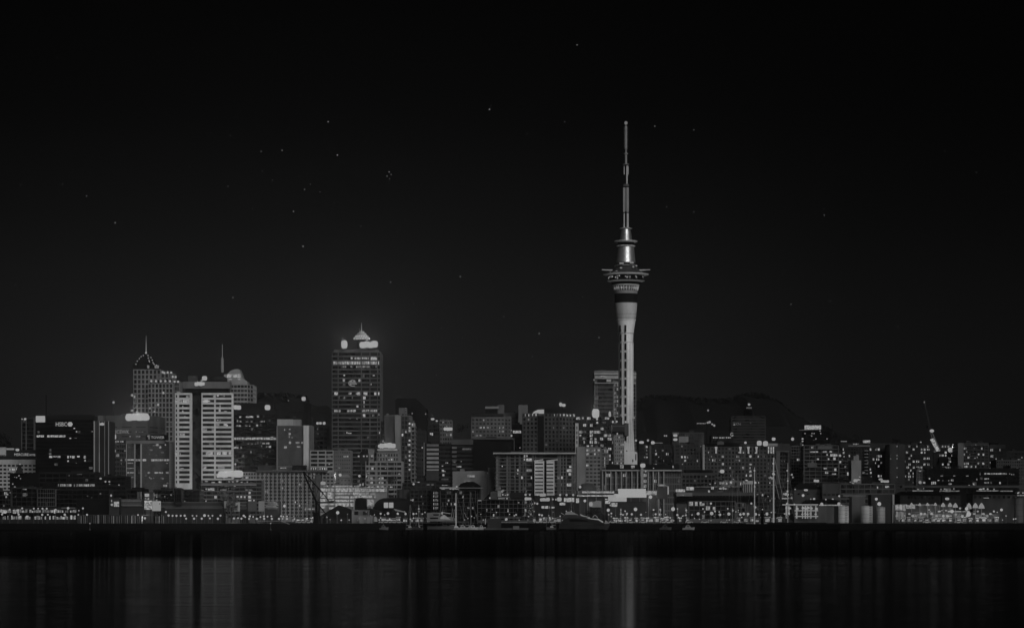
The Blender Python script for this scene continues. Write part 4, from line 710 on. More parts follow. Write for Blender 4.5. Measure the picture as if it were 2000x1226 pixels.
b = apartments('large apartment block with pitched dark roof, uplit top storey and gridded windows', [(1374, 2050), (1422, 2050), (1448, 2050), (1512, 2050)], 871, fp=7.4, off=3, sf=.42, k=[7, 4, 9], pf=.42, wall_a=.125, glass_a=.013, depth=30,
  lits=[(1388, 891, 4, 3, .15), (1386, 896, 2, 2, .14), (1411, 892, 6, 4, .17), (1394, 897, 6, 5, .2), (1441, 888, 5, 5, .19), (1466, 891, 7, 6, .2), (1482, 891, 4, 4, .16), (1491, 892, 4, 4, .14), (1444, 899, 3, 3, .18), (1411, 905, 6, 6, .19), (1466.5, 907, 5, 3, .16), (1450, 912, 7, 5, .17), (1464, 914, 5, 4, .17), (1466, 922, 7, 8, .2), (1457, 930, 4, 6, .19), (1466, 930, 8, 6, .19), (1426, 915, 2, 4, .12), (1406, 898, 2, 2, .14), (1506, 932, 6, 3, .18), (1428, 930, 3, 4, .12)], glows=[(1410.5, 920, 8, 7, .24, 'lamp', 400)])
Y = 2048
MB().box(xz(1372.3, Y), xz(1376.2, Y), Y - 1, Y + 8, 8, zz(868, Y)).build('pale_end_pier', wall(.5), b)
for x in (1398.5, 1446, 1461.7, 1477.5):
    MB().vprism([(xz(x + dx, Y), zz(y, Y)) for dx, y in ((-1.6, 885), (1.6, 885), (1.2, 880), (2.6, 872), (-2.6, 872), (-1.2, 880))], Y - .8, Y - .2).build('lit_column', lit(.19, False), b)  # uplight on the facade put in as glowing shapes
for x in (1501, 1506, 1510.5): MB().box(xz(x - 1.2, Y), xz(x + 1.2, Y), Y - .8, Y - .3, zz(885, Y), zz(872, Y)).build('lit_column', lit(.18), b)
MB().box(xz(1500, Y), xz(1518.5, Y), Y - 1, Y + 10, zz(871, Y), zz(865.5, Y)).build('pale_parapet', wall(.45), b)
MB().vprism([(xz(x, Y + 2), zz(y, Y)) for x, y in ((1376, 871), (1380, 866), (1420, 863), (1440, 865), (1452, 871))][::-1], Y + 1, Y + 20).build('pitched_roof', wall(.012), b)
MB().vprism([(xz(x, Y), zz(y, Y)) for x, y in ((1401, 868), (1401, 863), (1408, 860.5), (1414, 863), (1414, 868))], Y, Y + 4).build('dormer', wall(.2), b)
for x, y, q in ((1456, 864, 5), (1483, 865, 9.5), (1495, 866, 10)): glow(b, x, y, q, q, .22, 'lamp', 300 if q > 6 else 0, Y=Y)
for x, y, q in ((1384, 883, 2), (1444, 883, 4), (1452, 883.5, 3), (1462, 884, 4), (1476, 884, 4)): glow(b, x, y, q, 3, .18, 'lamp', Y=Y)
b = bld('striped_tower', 'distant dim tower of thin pale horizontal stripes topped by a starry lamp', [(1429, 2600), (1495, 2600)], 812.5, fp=5.5, off=1, sf=.32, k=1, pf=.02, wall_a=.1, glass_a=.012, depth=28, glows=[(1463, 789.5, 5, 4.5, .2, 'lamp', 600), (1463, 796, 11, 3, .06)], plants=[(1455, 1472, 800, .02), (1458, 1468, 795, .02)])
text('sign_lettering', '2XN', 1432, 1446.5, 827.6, 5, 2599, lit(.08, False), b); glow(b, 1434, 829, 3, 2.2, .18, 'lamp', Y=2599); glow(b, 1466, 825.6, 2.4, 2.2, .06, 'lamp', Y=2599)
b = bld('office_block', 'low dark block whose parapet carries a line of lit lettering, left of the striped tower', [(1389, 2440), (1432, 2440)], 850, fp=8, off=9, sf=.4, k=6, wall_a=.04, depth=24)

for i in range(9): MB().box(xz(1392.5 + i * 4.2, 2439), xz(1392.5 + i * 4.2 + (2.6, 3.4, 1.6)[i % 3], 2439), 2439, 2439.6, zz(855.6, 2439), zz(853, 2439)).build('lit_panel', lit(.16), b)
text('sign_lettering', 'G', 1426.5, 1432, 848, 7.5, 2438.8, lit(.22, False), b, .4)
b = apartments('blank-ended slab beside dark glazed bays, right of the uplit apartment block', [(1512.5, 2075), (1523, 2075), (1543, 2080)], 866, fp=7.5, off=18, sf=.35, k=[1, 4], pf=.15, wall_a=.09, glass_a=.012, depth=26, solid=[(1516, 1523.5, 880, 945, .17), (1523.5, 1541, 880, 881.4, .22, .1), (1539.6, 1541.3, 881, 945, .15, .1)], lits=[(1528, 898, 2, 2, .12), (1533, 898, 2, 2, .12)], glows=[(1511, 857, 7, 6, .23, 'lamp', 600)])
b = apartments('narrow tower of stacked balconies with a pale vertical lift shaft', [(1544.5, 2105), (1560, 2105), (1567, 2105), (1577, 2105)], 870, fp=5.8, off=2, sf=.25, k=[3, 1, 2], pf=.14, wall_a=.16, glass_a=.012, slab=.7, depth=24, lits=[(1559, 894.5, 5, 4, .17), (1546, 927, 4, 4, .18), (1549, 930, 3, 3, .16)], solid=[(1562, 1567, 864, 942, .13, .6)], glows=[(1567.5, 856.5, 4, 3.6, .2), (1567.5, 861.3, 4, 3, .18), (1568, 868.8, 2.6, 2.6, .2), (1564.7, 888.5, 3, 3, .2), (1564.7, 927.5, 3, 3, .2), (1548, 857, 6, 6, .23, 'lamp', 600)])
b = bld('office_block', 'black hilltop block carrying a bright white rooftop billboard', [(1572, 2560), (1612, 2560), (1620, 2566)], 842, fp=9, off=7, sf=.7, k=[8, 2], wall_a=.01, glass_a=.006, depth=24)
glow(b, 1587.5, 834.3, 32, 8.2, .22, 'room', 900, Y=2560, dY=3); MB().hexa([tuple(at(1561, 840, 2558)), tuple(at(1603, 838.8, 2558)), tuple(at(1603, 838.8, 2565)), tuple(at(1561, 840, 2565)), tuple(at(1561, 839, 2558)), tuple(at(1603, 837.8, 2558)), tuple(at(1603, 837.8, 2565)), tuple(at(1561, 839, 2565))]).build('canopy', wall(.4), b)
for x, y in ((1572.3, 846), (1586, 846), (1590, 846), (1603, 846), (1585.6, 851), (1601.7, 841), (1593.5, 856.5), (1615.3, 856.5)): glow(b, x, y, 2.3, 2.3, .18, 'lamp', Y=2555)
MB().bar(at(1625.5, 862, 2560), at(1625.5, 824, 2560), .5).build('antenna', wall(.03), b)
b = apartments('terraced dark block of open white balcony frames below the rooftop billboard', [(1570, 2060), (1638, 2060)], 869, fp=7.2, off=1, sf=.16, k=6, pf=.06, wall_a=.22, glass_a=.01, slab=.7, depth=24, lits=[(1586, 873.5, 3, 3, .2), (1627, 888.8, 10, 4.5, .2), (1634, 888.6, 3, 4, .17), (1615.5, 887.6, 2.6, 3, .19), (1622, 883, 3, 3, .18), (1624, 883, 2, 3, .18), (1597.5, 897, 4, 3, .19), (1618.5, 896, 3, 3, .18), (1630, 895.5, 5, 5, .19), (1611, 882, 8, 3, .14), (1590, 882.8, 16, 2.6, .14), (1612, 913, 6, 2.6, .19), (1614.5, 920.5, 6, 4, .18), (1631.5, 917.5, 4, 5, .19), (1638, 917.5, 8, 5, .2), (1643, 903, 6, 6, .2), (1629, 926, 8, 2.6, .14)], solid=[(1597, 1625, 870.6, 877, .22, -.1), (1577, 1595.5, 903.5, 912.5, .17, 1)])
b = apartments('lower wing of open balcony frames stepping down toward the grey chimney block', [(1638.3, 2070), (1664, 2070)], 899, fp=7.2, off=1, sf=.16, k=4, pf=.06, wall_a=.16, glass_a=.01, slab=.6, depth=24, lits=[(1657.5, 924.5, 6, 6, .2), (1641, 889, 4, 4, .2), (1651, 911, 3, 3, .12)], glows=[(1640.5, 889.3, 5, 5, .2)])
b = bld('concrete_tower', 'pale stepped concrete block without windows, in front of the apartment blocks', [(1662.8, 2020), (1682, 2020)], 898.5, fp=300, off=1, sf=.02, k=1, pf=0, wall_a=.34, depth=16)
for o in [q for q in b.children if q.name.startswith('window_row')]: bpy.data.objects.remove(o)
MB().box(xz(1662.9, 2019), xz(1681.9, 2019), 2019, 2020, 6, zz(898.6, 2019)).build('blank_wall', wall(.36), b); MB().box(xz(1667, 2021), xz(1677.5, 2021), 2021, 2032, zz(898.5, 2021), zz(890, 2021)).build('upper_block', wall(.34), b); MB().box(xz(1672, 2022), xz(1677, 2022), 2022, 2030, zz(890, 2021), zz(887, 2021)).build('cap', wall(.3), b)
b = apartments('dark apartment block with a column of short white balcony slabs and small roof sign', [(1640, 2150), (1656, 2150), (1740, 2152)], 865, fp=6.5, off=10, sf=.35, k=[3, 16], pf=.3, wall_a=.05, glass_a=.014, depth=28,
  lits=[(1646.5, 867, 3, 5, .2), (1648.5, 880.5, 5, 5, .14), (1649, 893, 3, 2, .14), (1659, 888.5, 2.5, 4, .18), (1700, 879.5, 4, 5, .19), (1715.5, 880, 6, 5, .2), (1710, 880, 3, 3, .12), (1706, 893.5, 3, 5, .17), (1715.5, 892.5, 5.5, 5, .2), (1720.5, 892.5, 3, 4, .16), (1714.5, 899, 6, 5, .2), (1709.5, 905.5, 2.6, 3, .19), (1720, 905.5, 2, 3, .12), (1715.5, 912, 4, 6, .16), (1733, 891, 5, 5, .2), (1732.6, 897, 3, 3, .17), (1733, 915, 3, 5, .17), (1733, 927, 3, 5, .16), (1700, 918, 2.4, 4, .16), (1701, 924, 3, 4, .16), (1687, 920.5, 4, 4, .13), (1715.5, 930.3, 4.6, 5, .2), (1720.5, 930, 3, 4, .19), (1679, 931, 3, 3, .18), (1740, 894.5, 3, 3, .18), (1702, 930, 2, 2, .1)],
  solid=[(1656.5, 1699, 869, 872, .24, .5)], glows=[(1692.5, 862, 14, 5, .22, 'room', 400), (1648, 861.5, 12, 1.8, .14), (1667, 867, 2, 3, .14), (1670, 867, 2, 3, .17), (1673, 867, 2.4, 3, .17), (1676, 866.5, 2, 1.6, .1)])
for i in range(8): MB().box(xz(1688.5, 2148), xz(1695.5, 2148), 2147.4, 2150, zz(880.4 + i * 6.4, 2148), zz(879 + i * 6.4, 2148)).build('balcony_slab', wall(.4), b)
b = bld('apartment_block', 'plain grey windowless slab with one column of small lit landing windows', [(1738, 2120), (1766, 2120)], 867, fp=6, off=3, sf=.62, k=[9], pf=.55, wall_a=.085, glass_a=.03, depth=26, lits=[(1753, 871, 3, 3, .18), (1753, 888, 3, 3, .18), (1753, 894.5, 3, 3, .18), (1753, 912, 3, 3, .18), (1753, 929.3, 3, 2.6, .18), (1740.5, 894.5, 3, 3, .16)], solid=[(1741, 1751, 867.4, 940, .08, .05), (1755, 1765.8, 867.4, 940, .08, .05)])
L = [(1767 + dx, y) for dx, y in ()]
b = apartments('long apartment block with many scattered lit windows behind the lit crane boom', [(1766.5, 2140), (1870.5, 2142)], 867.5, fp=5.85, off=2, sf=.34, k=20, pf=.22, wall_a=.05, glass_a=.016, depth=28,
  lits=[(x, y, w_, 4.2, e) for x, y, w_, e in [(1776.5, 871, 3, .17), (1791, 872, 2, .12), (1813, 872, 3, .17), (1784.5, 877.5, 4, .17), (1800, 877.5, 3, .15), (1806.5, 877.5, 5, .2), (1813, 877.5, 4, .17), (1771.5, 883, 3.5, .19), (1800, 884, 4, .19), (1806.5, 883.5, 3, .1), (1780, 889.5, 2, .17), (1825.5, 884, 5, .15), (1847.5, 884, 5, .2), (1866, 883.5, 4, .17), (1826.5, 889.6, 4, .2), (1833, 889.6, 6, .2), (1840.5, 889.5, 5, .19), (1847, 889.5, 3, .17), (1861, 889.6, 5, .17), (1776.5, 895, 3, .19), (1806.5, 895.5, 5, .2), (1813, 895.5, 5, .19), (1784.5, 901.5, 4, .18), (1792.5, 901.5, 6, .2), (1767.5, 901, 2, .1), (1776.5, 907, 4, .19), (1806, 906.8, 4.6, .19), (1813.5, 907, 4, .14), (1826, 907, 5, .18), (1841.5, 906.6, 3, .2), (1852.5, 907, 5, .16), (1855.5, 901.6, 4, .18), (1773, 913, 5, .18), (1785, 913.5, 4, .14), (1792.5, 913, 4, .17), (1799, 913, 5, .17), (1779, 919.5, 2.4, .17), (1776, 924.5, 3, .17), (1784.5, 925, 3, .19), (1776.5, 931.5, 5, .18), (1785, 931, 4, .13), (1768, 931, 3, .12), (1776, 936, 3, .12), (1840.5, 872, 4, .14), (1846, 873, 4, .1), (1853, 872, 4, .14), (1861, 871.8, 4, .16), (1851, 914, 12, .08), (1854, 895, 5, .12)]],
  glows=[(1798.5, 863, 3.4, 2.6, .18), (1857.5, 878, 12, 9, .22, 'lamp', 900)])
b = bld('apartment_block', 'slender pale lift slab with brighter lit apartments on its right', [(1870.8, 2110), (1882, 2110), (1900, 2112), (1931, 2112)], 864.5, fp=5.9, off=3, sf=.34, k=[1, 5, 4], pf=.25, wall_a=.085, glass_a=.014, depth=26, slab=.5,
  lits=[(1886, 872.5, 3, 4, .15), (1884, 878, 4, 4, .18), (1889, 884, 3, 3, .14), (1883.5, 889.5, 3, 4, .13), (1892, 895.6, 5, 4, .14), (1884.5, 902, 3, 4, .12), (1891.5, 902.5, 3, 5, .18), (1897, 908, 4, 5, .19), (1888, 907, 3, 4, .12), (1917.5, 878, 2.6, 6, .2), (1921, 890, 3.5, 6, .18), (1921, 902, 5, 6, .18), (1911.5, 886, 3, 3, .17), (1908, 891.5, 3, 3, .15), (1906, 868.5, 2.4, 2.4, .18), (1887.5, 913.4, 7, 4, .19), (1906, 910, 2.6, 4, .15), (1911, 904, 3, 3, .14), (1904, 896, 3, 2, .1)], solid=[(1871, 1881.8, 865, 915, .2, .2), (1882.5, 1931, 868.5, 870, .12, .2)])
b = apartments('dark stepped apartment block with a lit penthouse row near the right edge', [(1931.5, 2180), (1966, 2180)], 868, fp=6.2, off=8, sf=.3, k=6, pf=.1, wall_a=.05, glass_a=.012, depth=24, lits=[(1937, 878, 5, 5, .18), (1953.5, 877.8, 3, 5, .08), (1967.3, 878, 2.6, 5, .2), (1937.5, 890.5, 5, 5, .16), (1935, 903, 3, 3, .17), (1945.5, 895, 2, 2, .18), (1945.5, 902, 2.6, 5, .18), (1934, 913, 3, 4, .15)], plants=[(1934, 1950, 864.5, .01)])
b = apartments('dark block at the far right edge stepping down behind the gridded grey block', [(1966.3, 2220), (2050, 2220)], 880, fp=6.2, off=4, sf=.3, k=12, pf=.2, wall_a=.045, depth=24, lits=[(1989, 895.5, 5, 4, .14), (1993, 897, 2, 4, .14), (1996, 895, 2, 3, .1), (1998, 907, 2, 3, .15), (1998, 920.5, 3, 3, .16)], p=.02)
b = apartments('grey block of evenly spaced small dark windows at the far right edge', [(1946, 2030), (2050, 2030)], 897.5, fp=6.1, off=3, sf=.5, k=24, pf=.5, wall_a=.1, glass_a=.012, depth=24, lits=[(1994, 902, 2, 3, .1), (1986, 914, 2, 2, .1), (1998, 935, 3, 2, .13)])
# --- front row, right
b = bld('office_block', 'low black modern block with stray lights along its open ground floor', [(1808.5, 1960), (1912, 1960)], 914, fp=12, off=2, sf=.06, k=6, pf=.03, wall_a=.02, glass_a=.004, depth=30, lits=[(1839.5, 928.5, 5, 1.6, .14), (1864, 928.5, 4, 1.6, .14), (1889.5, 928, 5, 1.6, .15), (1815.5, 934, 2.6, 3, .15), (1820, 942, 2, 6, .14), (1825, 940, 6, 5, .18), (1833, 937.5, 4, 2, .14), (1842, 938, 3, 1.5, .13), (1853, 938, 2, 2, .12), (1860, 937.5, 5, 4, .15), (1856, 944.5, 6, 3, .13), (1902, 945, 3, 3, .16), (1893, 947.5, 3, 2, .17), (1908, 936, 2, 4, .1)])
b = bld('office_block', 'small building of brightly uplit pale columns left of the low black block', [(1790, 1965), (1808, 1965)], 917, fp=12, off=3, sf=.1, k=6, pf=.4, wall_a=.2, glass_a=.03, depth=14, glows=[(1797, 941.5, 6, 6, .17, 'lamp', 500), (1805, 942, 5, 4, .16), (1797, 919.5, 5, 2, .16)])
b = bld('office_block', 'dark block with a lit row of shop windows, far right behind the tank', [(1912.5, 1970), (1990, 1970)], 914, fp=9, off=8, sf=.4, k=10, pf=.1, wall_a=.02, glass_a=.005, depth=22, lits=row(1922, 1967, 924.6, .93, 21, 3, .15, 4, 9) + [(1972, 925, 2, 2, .14), (1976, 926, 2, 2, .14), (1980, 926, 2, 2, .14), (1927, 934.5, 9, 3, .13), (1927, 942, 9, 3, .12), (1914, 923, 1.6, 6, .14), (1953, 942.5, 3, 4, .17), (1936, 941, 2, 4, .1)])
for q in ((1917, 1930, 927, 929, .3),): pass
def shed(label, x0, x1, y0, yr, Y, a, ra, ov=2, hip=8, name='shed', cat='shed', depth=24, wins=None, glows=(), wy=None):
    """low building: walls x0..x1 with eave row y0, hipped roof up to row yr"""
    r = root(name, label, cat); zg = 3.9; ze = zz(y0, Y); zr = zz(yr, Y)
    MB().box(xz(x0, Y), xz(x1, Y), Y, Y + depth, zg, ze).build('wall', wall(a), r)
    o_ = ov / F * Y; hp = hip / F * Y; X0, X1 = xz(x0, Y) - o_, xz(x1, Y) + o_
    MB().hexa([(X0, Y - o_, ze + .02), (X1, Y - o_, ze + .02), (X1, Y + depth + o_, ze + .02), (X0, Y + depth + o_, ze + .02), (X0 + hp, Y + depth * .4, zr), (X1 - hp, Y + depth * .4, zr), (X1 - hp, Y + depth * .6, zr), (X0 + hp, Y + depth * .6, zr)]).build('roof', wall(ra), r)
    if wins:
        n_, w_, h_, py = wins
        for i in range(n_):
            px = x0 + (i + .5) * (x1 - x0) / n_; MB().box(xz(px - w_/2, Y), xz(px + w_/2, Y), Y - .08, Y + .2, zz(py + h_/2, Y), zz(py - h_/2, Y)).build('window', glass(.012), r)
    for q in glows: glow(r, *q, Y=Y)
    return r
shed('pale gabled warehouse behind the street lamps, left of the white storage tanks', 1551, 1606, 955, 944, 1835, .1, .02, 1, 14, 'warehouse', 'warehouse', 24, (3, 5, 3, 964), [(1594.5, 938.5, 10, 5, .2), (1574, 956.5, 8, 4, .2)])
shed('plain pale workshop with a few dark framed windows beside the left storage tanks', 1606.5, 1640, 943, 941, 1826, .1, .05, 1, 3, 'warehouse', 'warehouse', 24, (4, 6, 4, 965.5))
b = bld('office_block', 'low two-storey terminal block with pale floor bands behind the white storage tanks', [(1641, 1850), (1748, 1850)], 944, fp=9.5, off=2, sf=.22, k=9, pf=.06, wall_a=.17, glass_a=.02, depth=22, lits=[(1733, 950, 8, 4, .16), (1714, 954, 2.6, 4, .15)], glows=[(1671, 938, 8, 6, .19), (1677, 936.5, 6, 4, .17), (1720, 935.5, 8, 4, .17), (1728, 939.5, 16, 5, .19), (1661, 941, 3, 2, .16), (1666, 943.4, 4, 2, .16), (1679, 931, 3, 3, .17)])
r = root('storage_building', 'large plain pale box-shaped store standing between the round tanks', 'building'); Y = 1780
MB().box(xz(1664, Y), xz(1690, Y), Y, Y + 14, 3.9, zz(969, Y)).build('wall', wall(.13), r); MB().box(xz(1647, Y), xz(1692, Y), Y + .5, Y + 14.5, zz(969, Y), zz(966, Y)).build('roof', wall(.2), r)
r = root('storage_building', 'tall pale-edged block at the right end of the storage tanks', 'building')
MB().box(xz(1704, Y), xz(1748, Y), Y + 6, Y + 22, 3.9, zz(965, Y)).build('wall', wall(.055), r); MB().box(xz(1745, Y), xz(1748.4, Y), Y + 4, Y + 6, 3.9, zz(965, Y)).build('corner_pier', wall(.5), r)
def tank(label, px, wpx, ytop, Y, a, ladder=False, cone=2, floor=False):
    r = root('storage_tank', label, 'storage tank', 'round storage tanks on the wharf'); R = wpx / 2 / F * Y; c = (xz(px, Y), Y + R)
    m = MB(); m.lathe([(R, 3.9), (R, zz(ytop, Y))], c, 28); m.build('shell', wall(a * 1.7, .6), r, False)
    MB().lathe([(R * 1.02, zz(ytop, Y)), (R * .2, zz(ytop - cone, Y))], c, 28).build('roof', wall(a * .8), r)
    m = MB(); n_ = 5
    for i in range(n_): 
        z = 4.5 + i * (zz(ytop, Y) - 5) / (n_ - 1); m.lathe([(R * 1.015, z), (R * 1.015, z + .12)], c, 28)
    m.build('hoop', wall(a * .5), r)
    if ladder:
        m = MB(); x0 = c[0] + R * .3
        for i in range(9): m.box(x0, x0 + R * .4, Y - .3, Y + .2, 4.5 + i * 1.5, 4.7 + i * 1.5)
        m.build('ladder', wall(.02), r)
    return r
for i in range(5): tank(['leftmost of five slim pale silos in a tight row', 'second from left of five slim pale silos in a tight row', 'middle one of five slim pale silos in a tight row', 'fourth from left of five slim pale silos in a tight row', 'rightmost of five slim pale silos in a tight row'][i], 1601.5 + i * 6.2, 6.1, 990, 1765, .2 + .03 * (i % 2))
tank('bright squat tank with ladder rungs, right of the slim silos', 1647, 24, 987, 1760, .42, True)
tank('bright squat tank with ladder rungs, right of the tall plain store', 1694.5, 23, 988, 1762, .4, True)
tank('narrow pale tank in front of the tall pale-edged block', 1722, 16, 990, 1766, .3)
tank('dim wide tank at the far right end of the wharf', 1992, 18, 972, 1770, .1)
shed('long low dark wharf shed with broad black roof, right of the pale-edged block', 1758, 1838, 966, 958, 1800, .03, .008, 3, 12, 'wharf_shed', 'shed', 26, (12, 4, 5, 971), [(1771, 958.5, 20, .1, .1)])
shed('long low dark wharf shed with an oval lamp on its wall', 1840, 1876, 966, 960, 1802, .035, .008, 2, 8, 'wharf_shed', 'shed', 26, (5, 4, 5, 971), [(1850, 973.5, 8, 5, .19)])
shed('pale-walled wharf shed with large dark openings near the far right lamp', 1900, 1984, 965, 956, 1804, .08, .01, 2, 14, 'wharf_shed', 'shed', 26, (9, 5, 5, 970), [(1926.5, 972, 11, 2, .12)])
r = root('elevated_road', 'elevated roadway with pale parapet and scattered vehicle lights on the right side', 'bridge'); Y = 1860
MB().box(xz(1762, Y), xz(2060, Y), Y, Y + 10, zz(952, Y), zz(947.5, Y)).build('deck', wall(.1), r); m = MB(); [m.box(xz(x, Y), xz(x + 1.5, Y), Y + 3, Y + 5, 4, zz(952, Y)) for x in range(1770, 2050, 24)]; m.build('pier', wall(.04), r)
for i, (x, y, q, e) in enumerate([(1793, 955, 3, .15), (1795, 958, 2, .13), (1804, 953.5, 2, .14), (1838, 955, 3, .12), (1845, 954.5, 4, .13), (1849, 956, 4, .12), (1863, 954, 3, .13), (1915, 955, 7, .2), (1921, 954, 5, .2), (1929, 954.5, 4, .2), (1941.5, 955, 3, .16), (1988, 962.5, 3, .2), (1989.5, 961.5, 4, .17), (1998, 962, 3, .2)]): uobj('sphere', 'roadside_light', lit(e, False), r, at(x, y, Y - 1), (q * .17, .4, 3.4 * .16))
for (x0, x1, y) in ((1781, 1821, 958), (1834, 1872, 958.3), (1906, 1948, 958), (1952, 1976, 958.5), (1985, 2010, 967)): MB().box(xz(x0, 1799), xz(x1, 1799), 1795, 1797, zz(y + .9, 1799), zz(y - .9, 1799)).build('gutter_light', lit(.1, True), r)

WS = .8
# ================================================================= WATERFRONT
def strip(parent, x0, x1, y, h, Y, e=.18, seg=9, fill=.9, seed=1, name='lit_window', d=0):
    r = random.Random(seed + int(x0)); x = x0
    while x < x1 - .8:
        wd = min(seg * r.uniform(.6, 1.4), x1 - x)
        if r.random() < fill: MB().box(xz(x, Y), xz(x + wd * .92, Y), Y - .12 - d, Y + .2, zz(y + h / 2, Y), zz(y - h / 2, Y)).build(name, lit(e * r.uniform(.7, 1.2)), parent)
        x += wd
def block(name, label, x0, x1, ytop, Y, a, depth=18, cat='building', ybase=None):
    r = root(name, label, cat)
    MB().box(xz(x0, Y), xz(x1, Y), Y, Y + depth, land(Y) - .3 if ybase is None else zz(ybase, Y), zz(ytop, Y)).build('wall', wall(a), r)
    MB().box(xz(x0 - .5, Y), xz(x1 + .5, Y), Y - .4, Y + depth + .4, zz(ytop, Y) + .01, zz(ytop - 1, Y)).build('roof', wall(a * .7), r)
    return r
OB = lambda *a, **k: bld('office_block', *a, **k)
# left: spired old building and dark blocks
r = block('gabled_hall', 'old dark hall with a tall pointed pyramid spire in front of the white hotel', 19, 76, 924, 1880, .012, 24)
Y = 1878; m = MB(); m.hexa([tuple(at(29, 924, Y)), tuple(at(46, 924, Y)), tuple(at(46, 924, Y + 6)), tuple(at(29, 924, Y + 6)), tuple(at(36.8, 906.5, Y + 3)), tuple(at(40.2, 906.5, Y + 3)), tuple(at(40.2, 906.5, Y + 4)), tuple(at(36.8, 906.5, Y + 4))]); m.build('spire', wall(.045), r)
for q in ((39, 906, 3.5, 2.4), (37, 928.5, 3, 2.5), (40, 934, 2.6, 2), (32.5, 932, 3, 1.5), (28.5, 931, 2, 1), (25, 944.5, 3, 2.6), (29, 951, 4.5, 3.5)): glow(r, *q, .17, 'lamp', Y=Y)
OB('black blocky building in shadow with a long line of lit shop letters at its foot', [(76, 1850), (130, 1850), (186, 1852)], 921, fp=9, off=4, sf=.3, k=[4, 5], pf=.12, wall_a=.022, glass_a=.003, depth=24, lits=row(113, 188, 950.5, .85, 31, 4.5, .17, 2, 5) + [(155, 923, 10, 1.5, .05), (135, 928, 2, 3, .05)], plants=[(138, 172, 919, .02)])
OB('black low block with three small lamps left of the insurance tower', [(188, 1860), (246, 1862)], 929, fp=9, off=3, sf=.4, k=6, pf=.1, wall_a=.018, glass_a=.003, depth=24, glows=[(196.5, 934, 5, 4, .17), (206, 940, 4, 3.5, .18), (213.5, 940, 4, 3, .18), (214, 945, 3, 1.6, .14), (232.3, 946.5, 2.6, 2.6, .2), (178, 938, 1, 1, .1)])
OB('low dark block beneath the insurance tower with a black awning roof', [(247, 1850), (283, 1850)], 954, fp=8, off=3, sf=.3, k=5, pf=.1, wall_a=.02, glass_a=.004, depth=18, plants=[(258, 277, 951.5, .008)])
OB('dim wharf apartment of thin pale frames at the far left edge', [(-60, 1790), (22, 1790)], 957, fp=8.5, off=2, sf=.14, k=14, pf=.08, wall_a=.06, glass_a=.006, depth=18, lits=[(11, 964, 6, 6, .17), (14.5, 965, 3, 3, .16), (12, 970, 3, 4, .12), (20, 961.5, 2, 2, .12)])
OB('dark wharf apartment with thin grey balcony lines, second from the left edge', [(22.3, 1795), (72.5, 1795)], 951, fp=8.5, off=3, sf=.12, k=5, pf=.07, wall_a=.055, glass_a=.004, depth=18, lits=[(48, 951, 8, 2, .12), (49, 964, 9, 5, .06), (30, 969.5, 1.6, 1.6, .06)])
OB('grey-framed wharf apartment with a raised centre over slender columns', [(73, 1788), (84.5, 1788), (101, 1788), (108.5, 1788)], 954, fp=8.4, off=1, sf=.14, k=[2, 4, 2], pf=.16, wall_a=.11, glass_a=.004, depth=18, solid=[(84.8, 100.8, 940, 953, .012, -.2), (73, 108, 970.5, 972.5, .13, .3)], plants=[(84, 101.5, 941, .02)])
OB('black wharf apartment with barely visible floor lines behind the ferry terminal', [(109, 1792), (150, 1792), (214, 1792)], 955, fp=8.6, off=2, sf=.12, k=[5, 6], pf=.05, wall_a=.03, glass_a=.003, depth=18, lits=[(196, 963.5, 3, 2, .08), (171, 968, 3, 1.5, .06), (179, 971, 2, 1.6, .06)])
r = block('ferry_terminal', 'two-level ferry terminal with lit arcades and globe lamps at the far left', -60, 150, 990, 1716, .035, 12, 'terminal')
MB().box(xz(-60, 1714), xz(150, 1714), 1713, 1716.5, zz(1004.6, 1714), zz(1002.4, 1714)).build('deck', wall(.012), r)
rs = random.Random(11)
for y, h, sd in ((997, 6.5, 5), (1009.5, 8, 9)):
    x = 1
    while x < 148:
        wd = rs.uniform(2, 6)
        if rs.random() < .72:
            hh = h * rs.uniform(.5, 1); MB().box(xz(x, 1716), xz(x + wd * .75, 1716), 1715.7, 1716.2, zz(y + h / 2, 1716), zz(y + h / 2 - hh, 1716)).build('lit_window', lit(rs.choice((.08, .12, .16, .2))), r)
        x += wd
for x0, x1 in ((4, 12), (25, 31), (33, 37), (105, 108)): MB().box(xz(x0, 1715), xz(x1, 1715), 1715.2, 1715.6, zz(1002, 1715), zz(994 + (x0 % 3), 1715)).build('lit_window', lit(.21), r)
MB().box(xz(121, 1713), xz(147, 1713), 1711, 1713, zz(992, 1713), zz(990.6, 1713)).build('canopy', wall(.3), r)
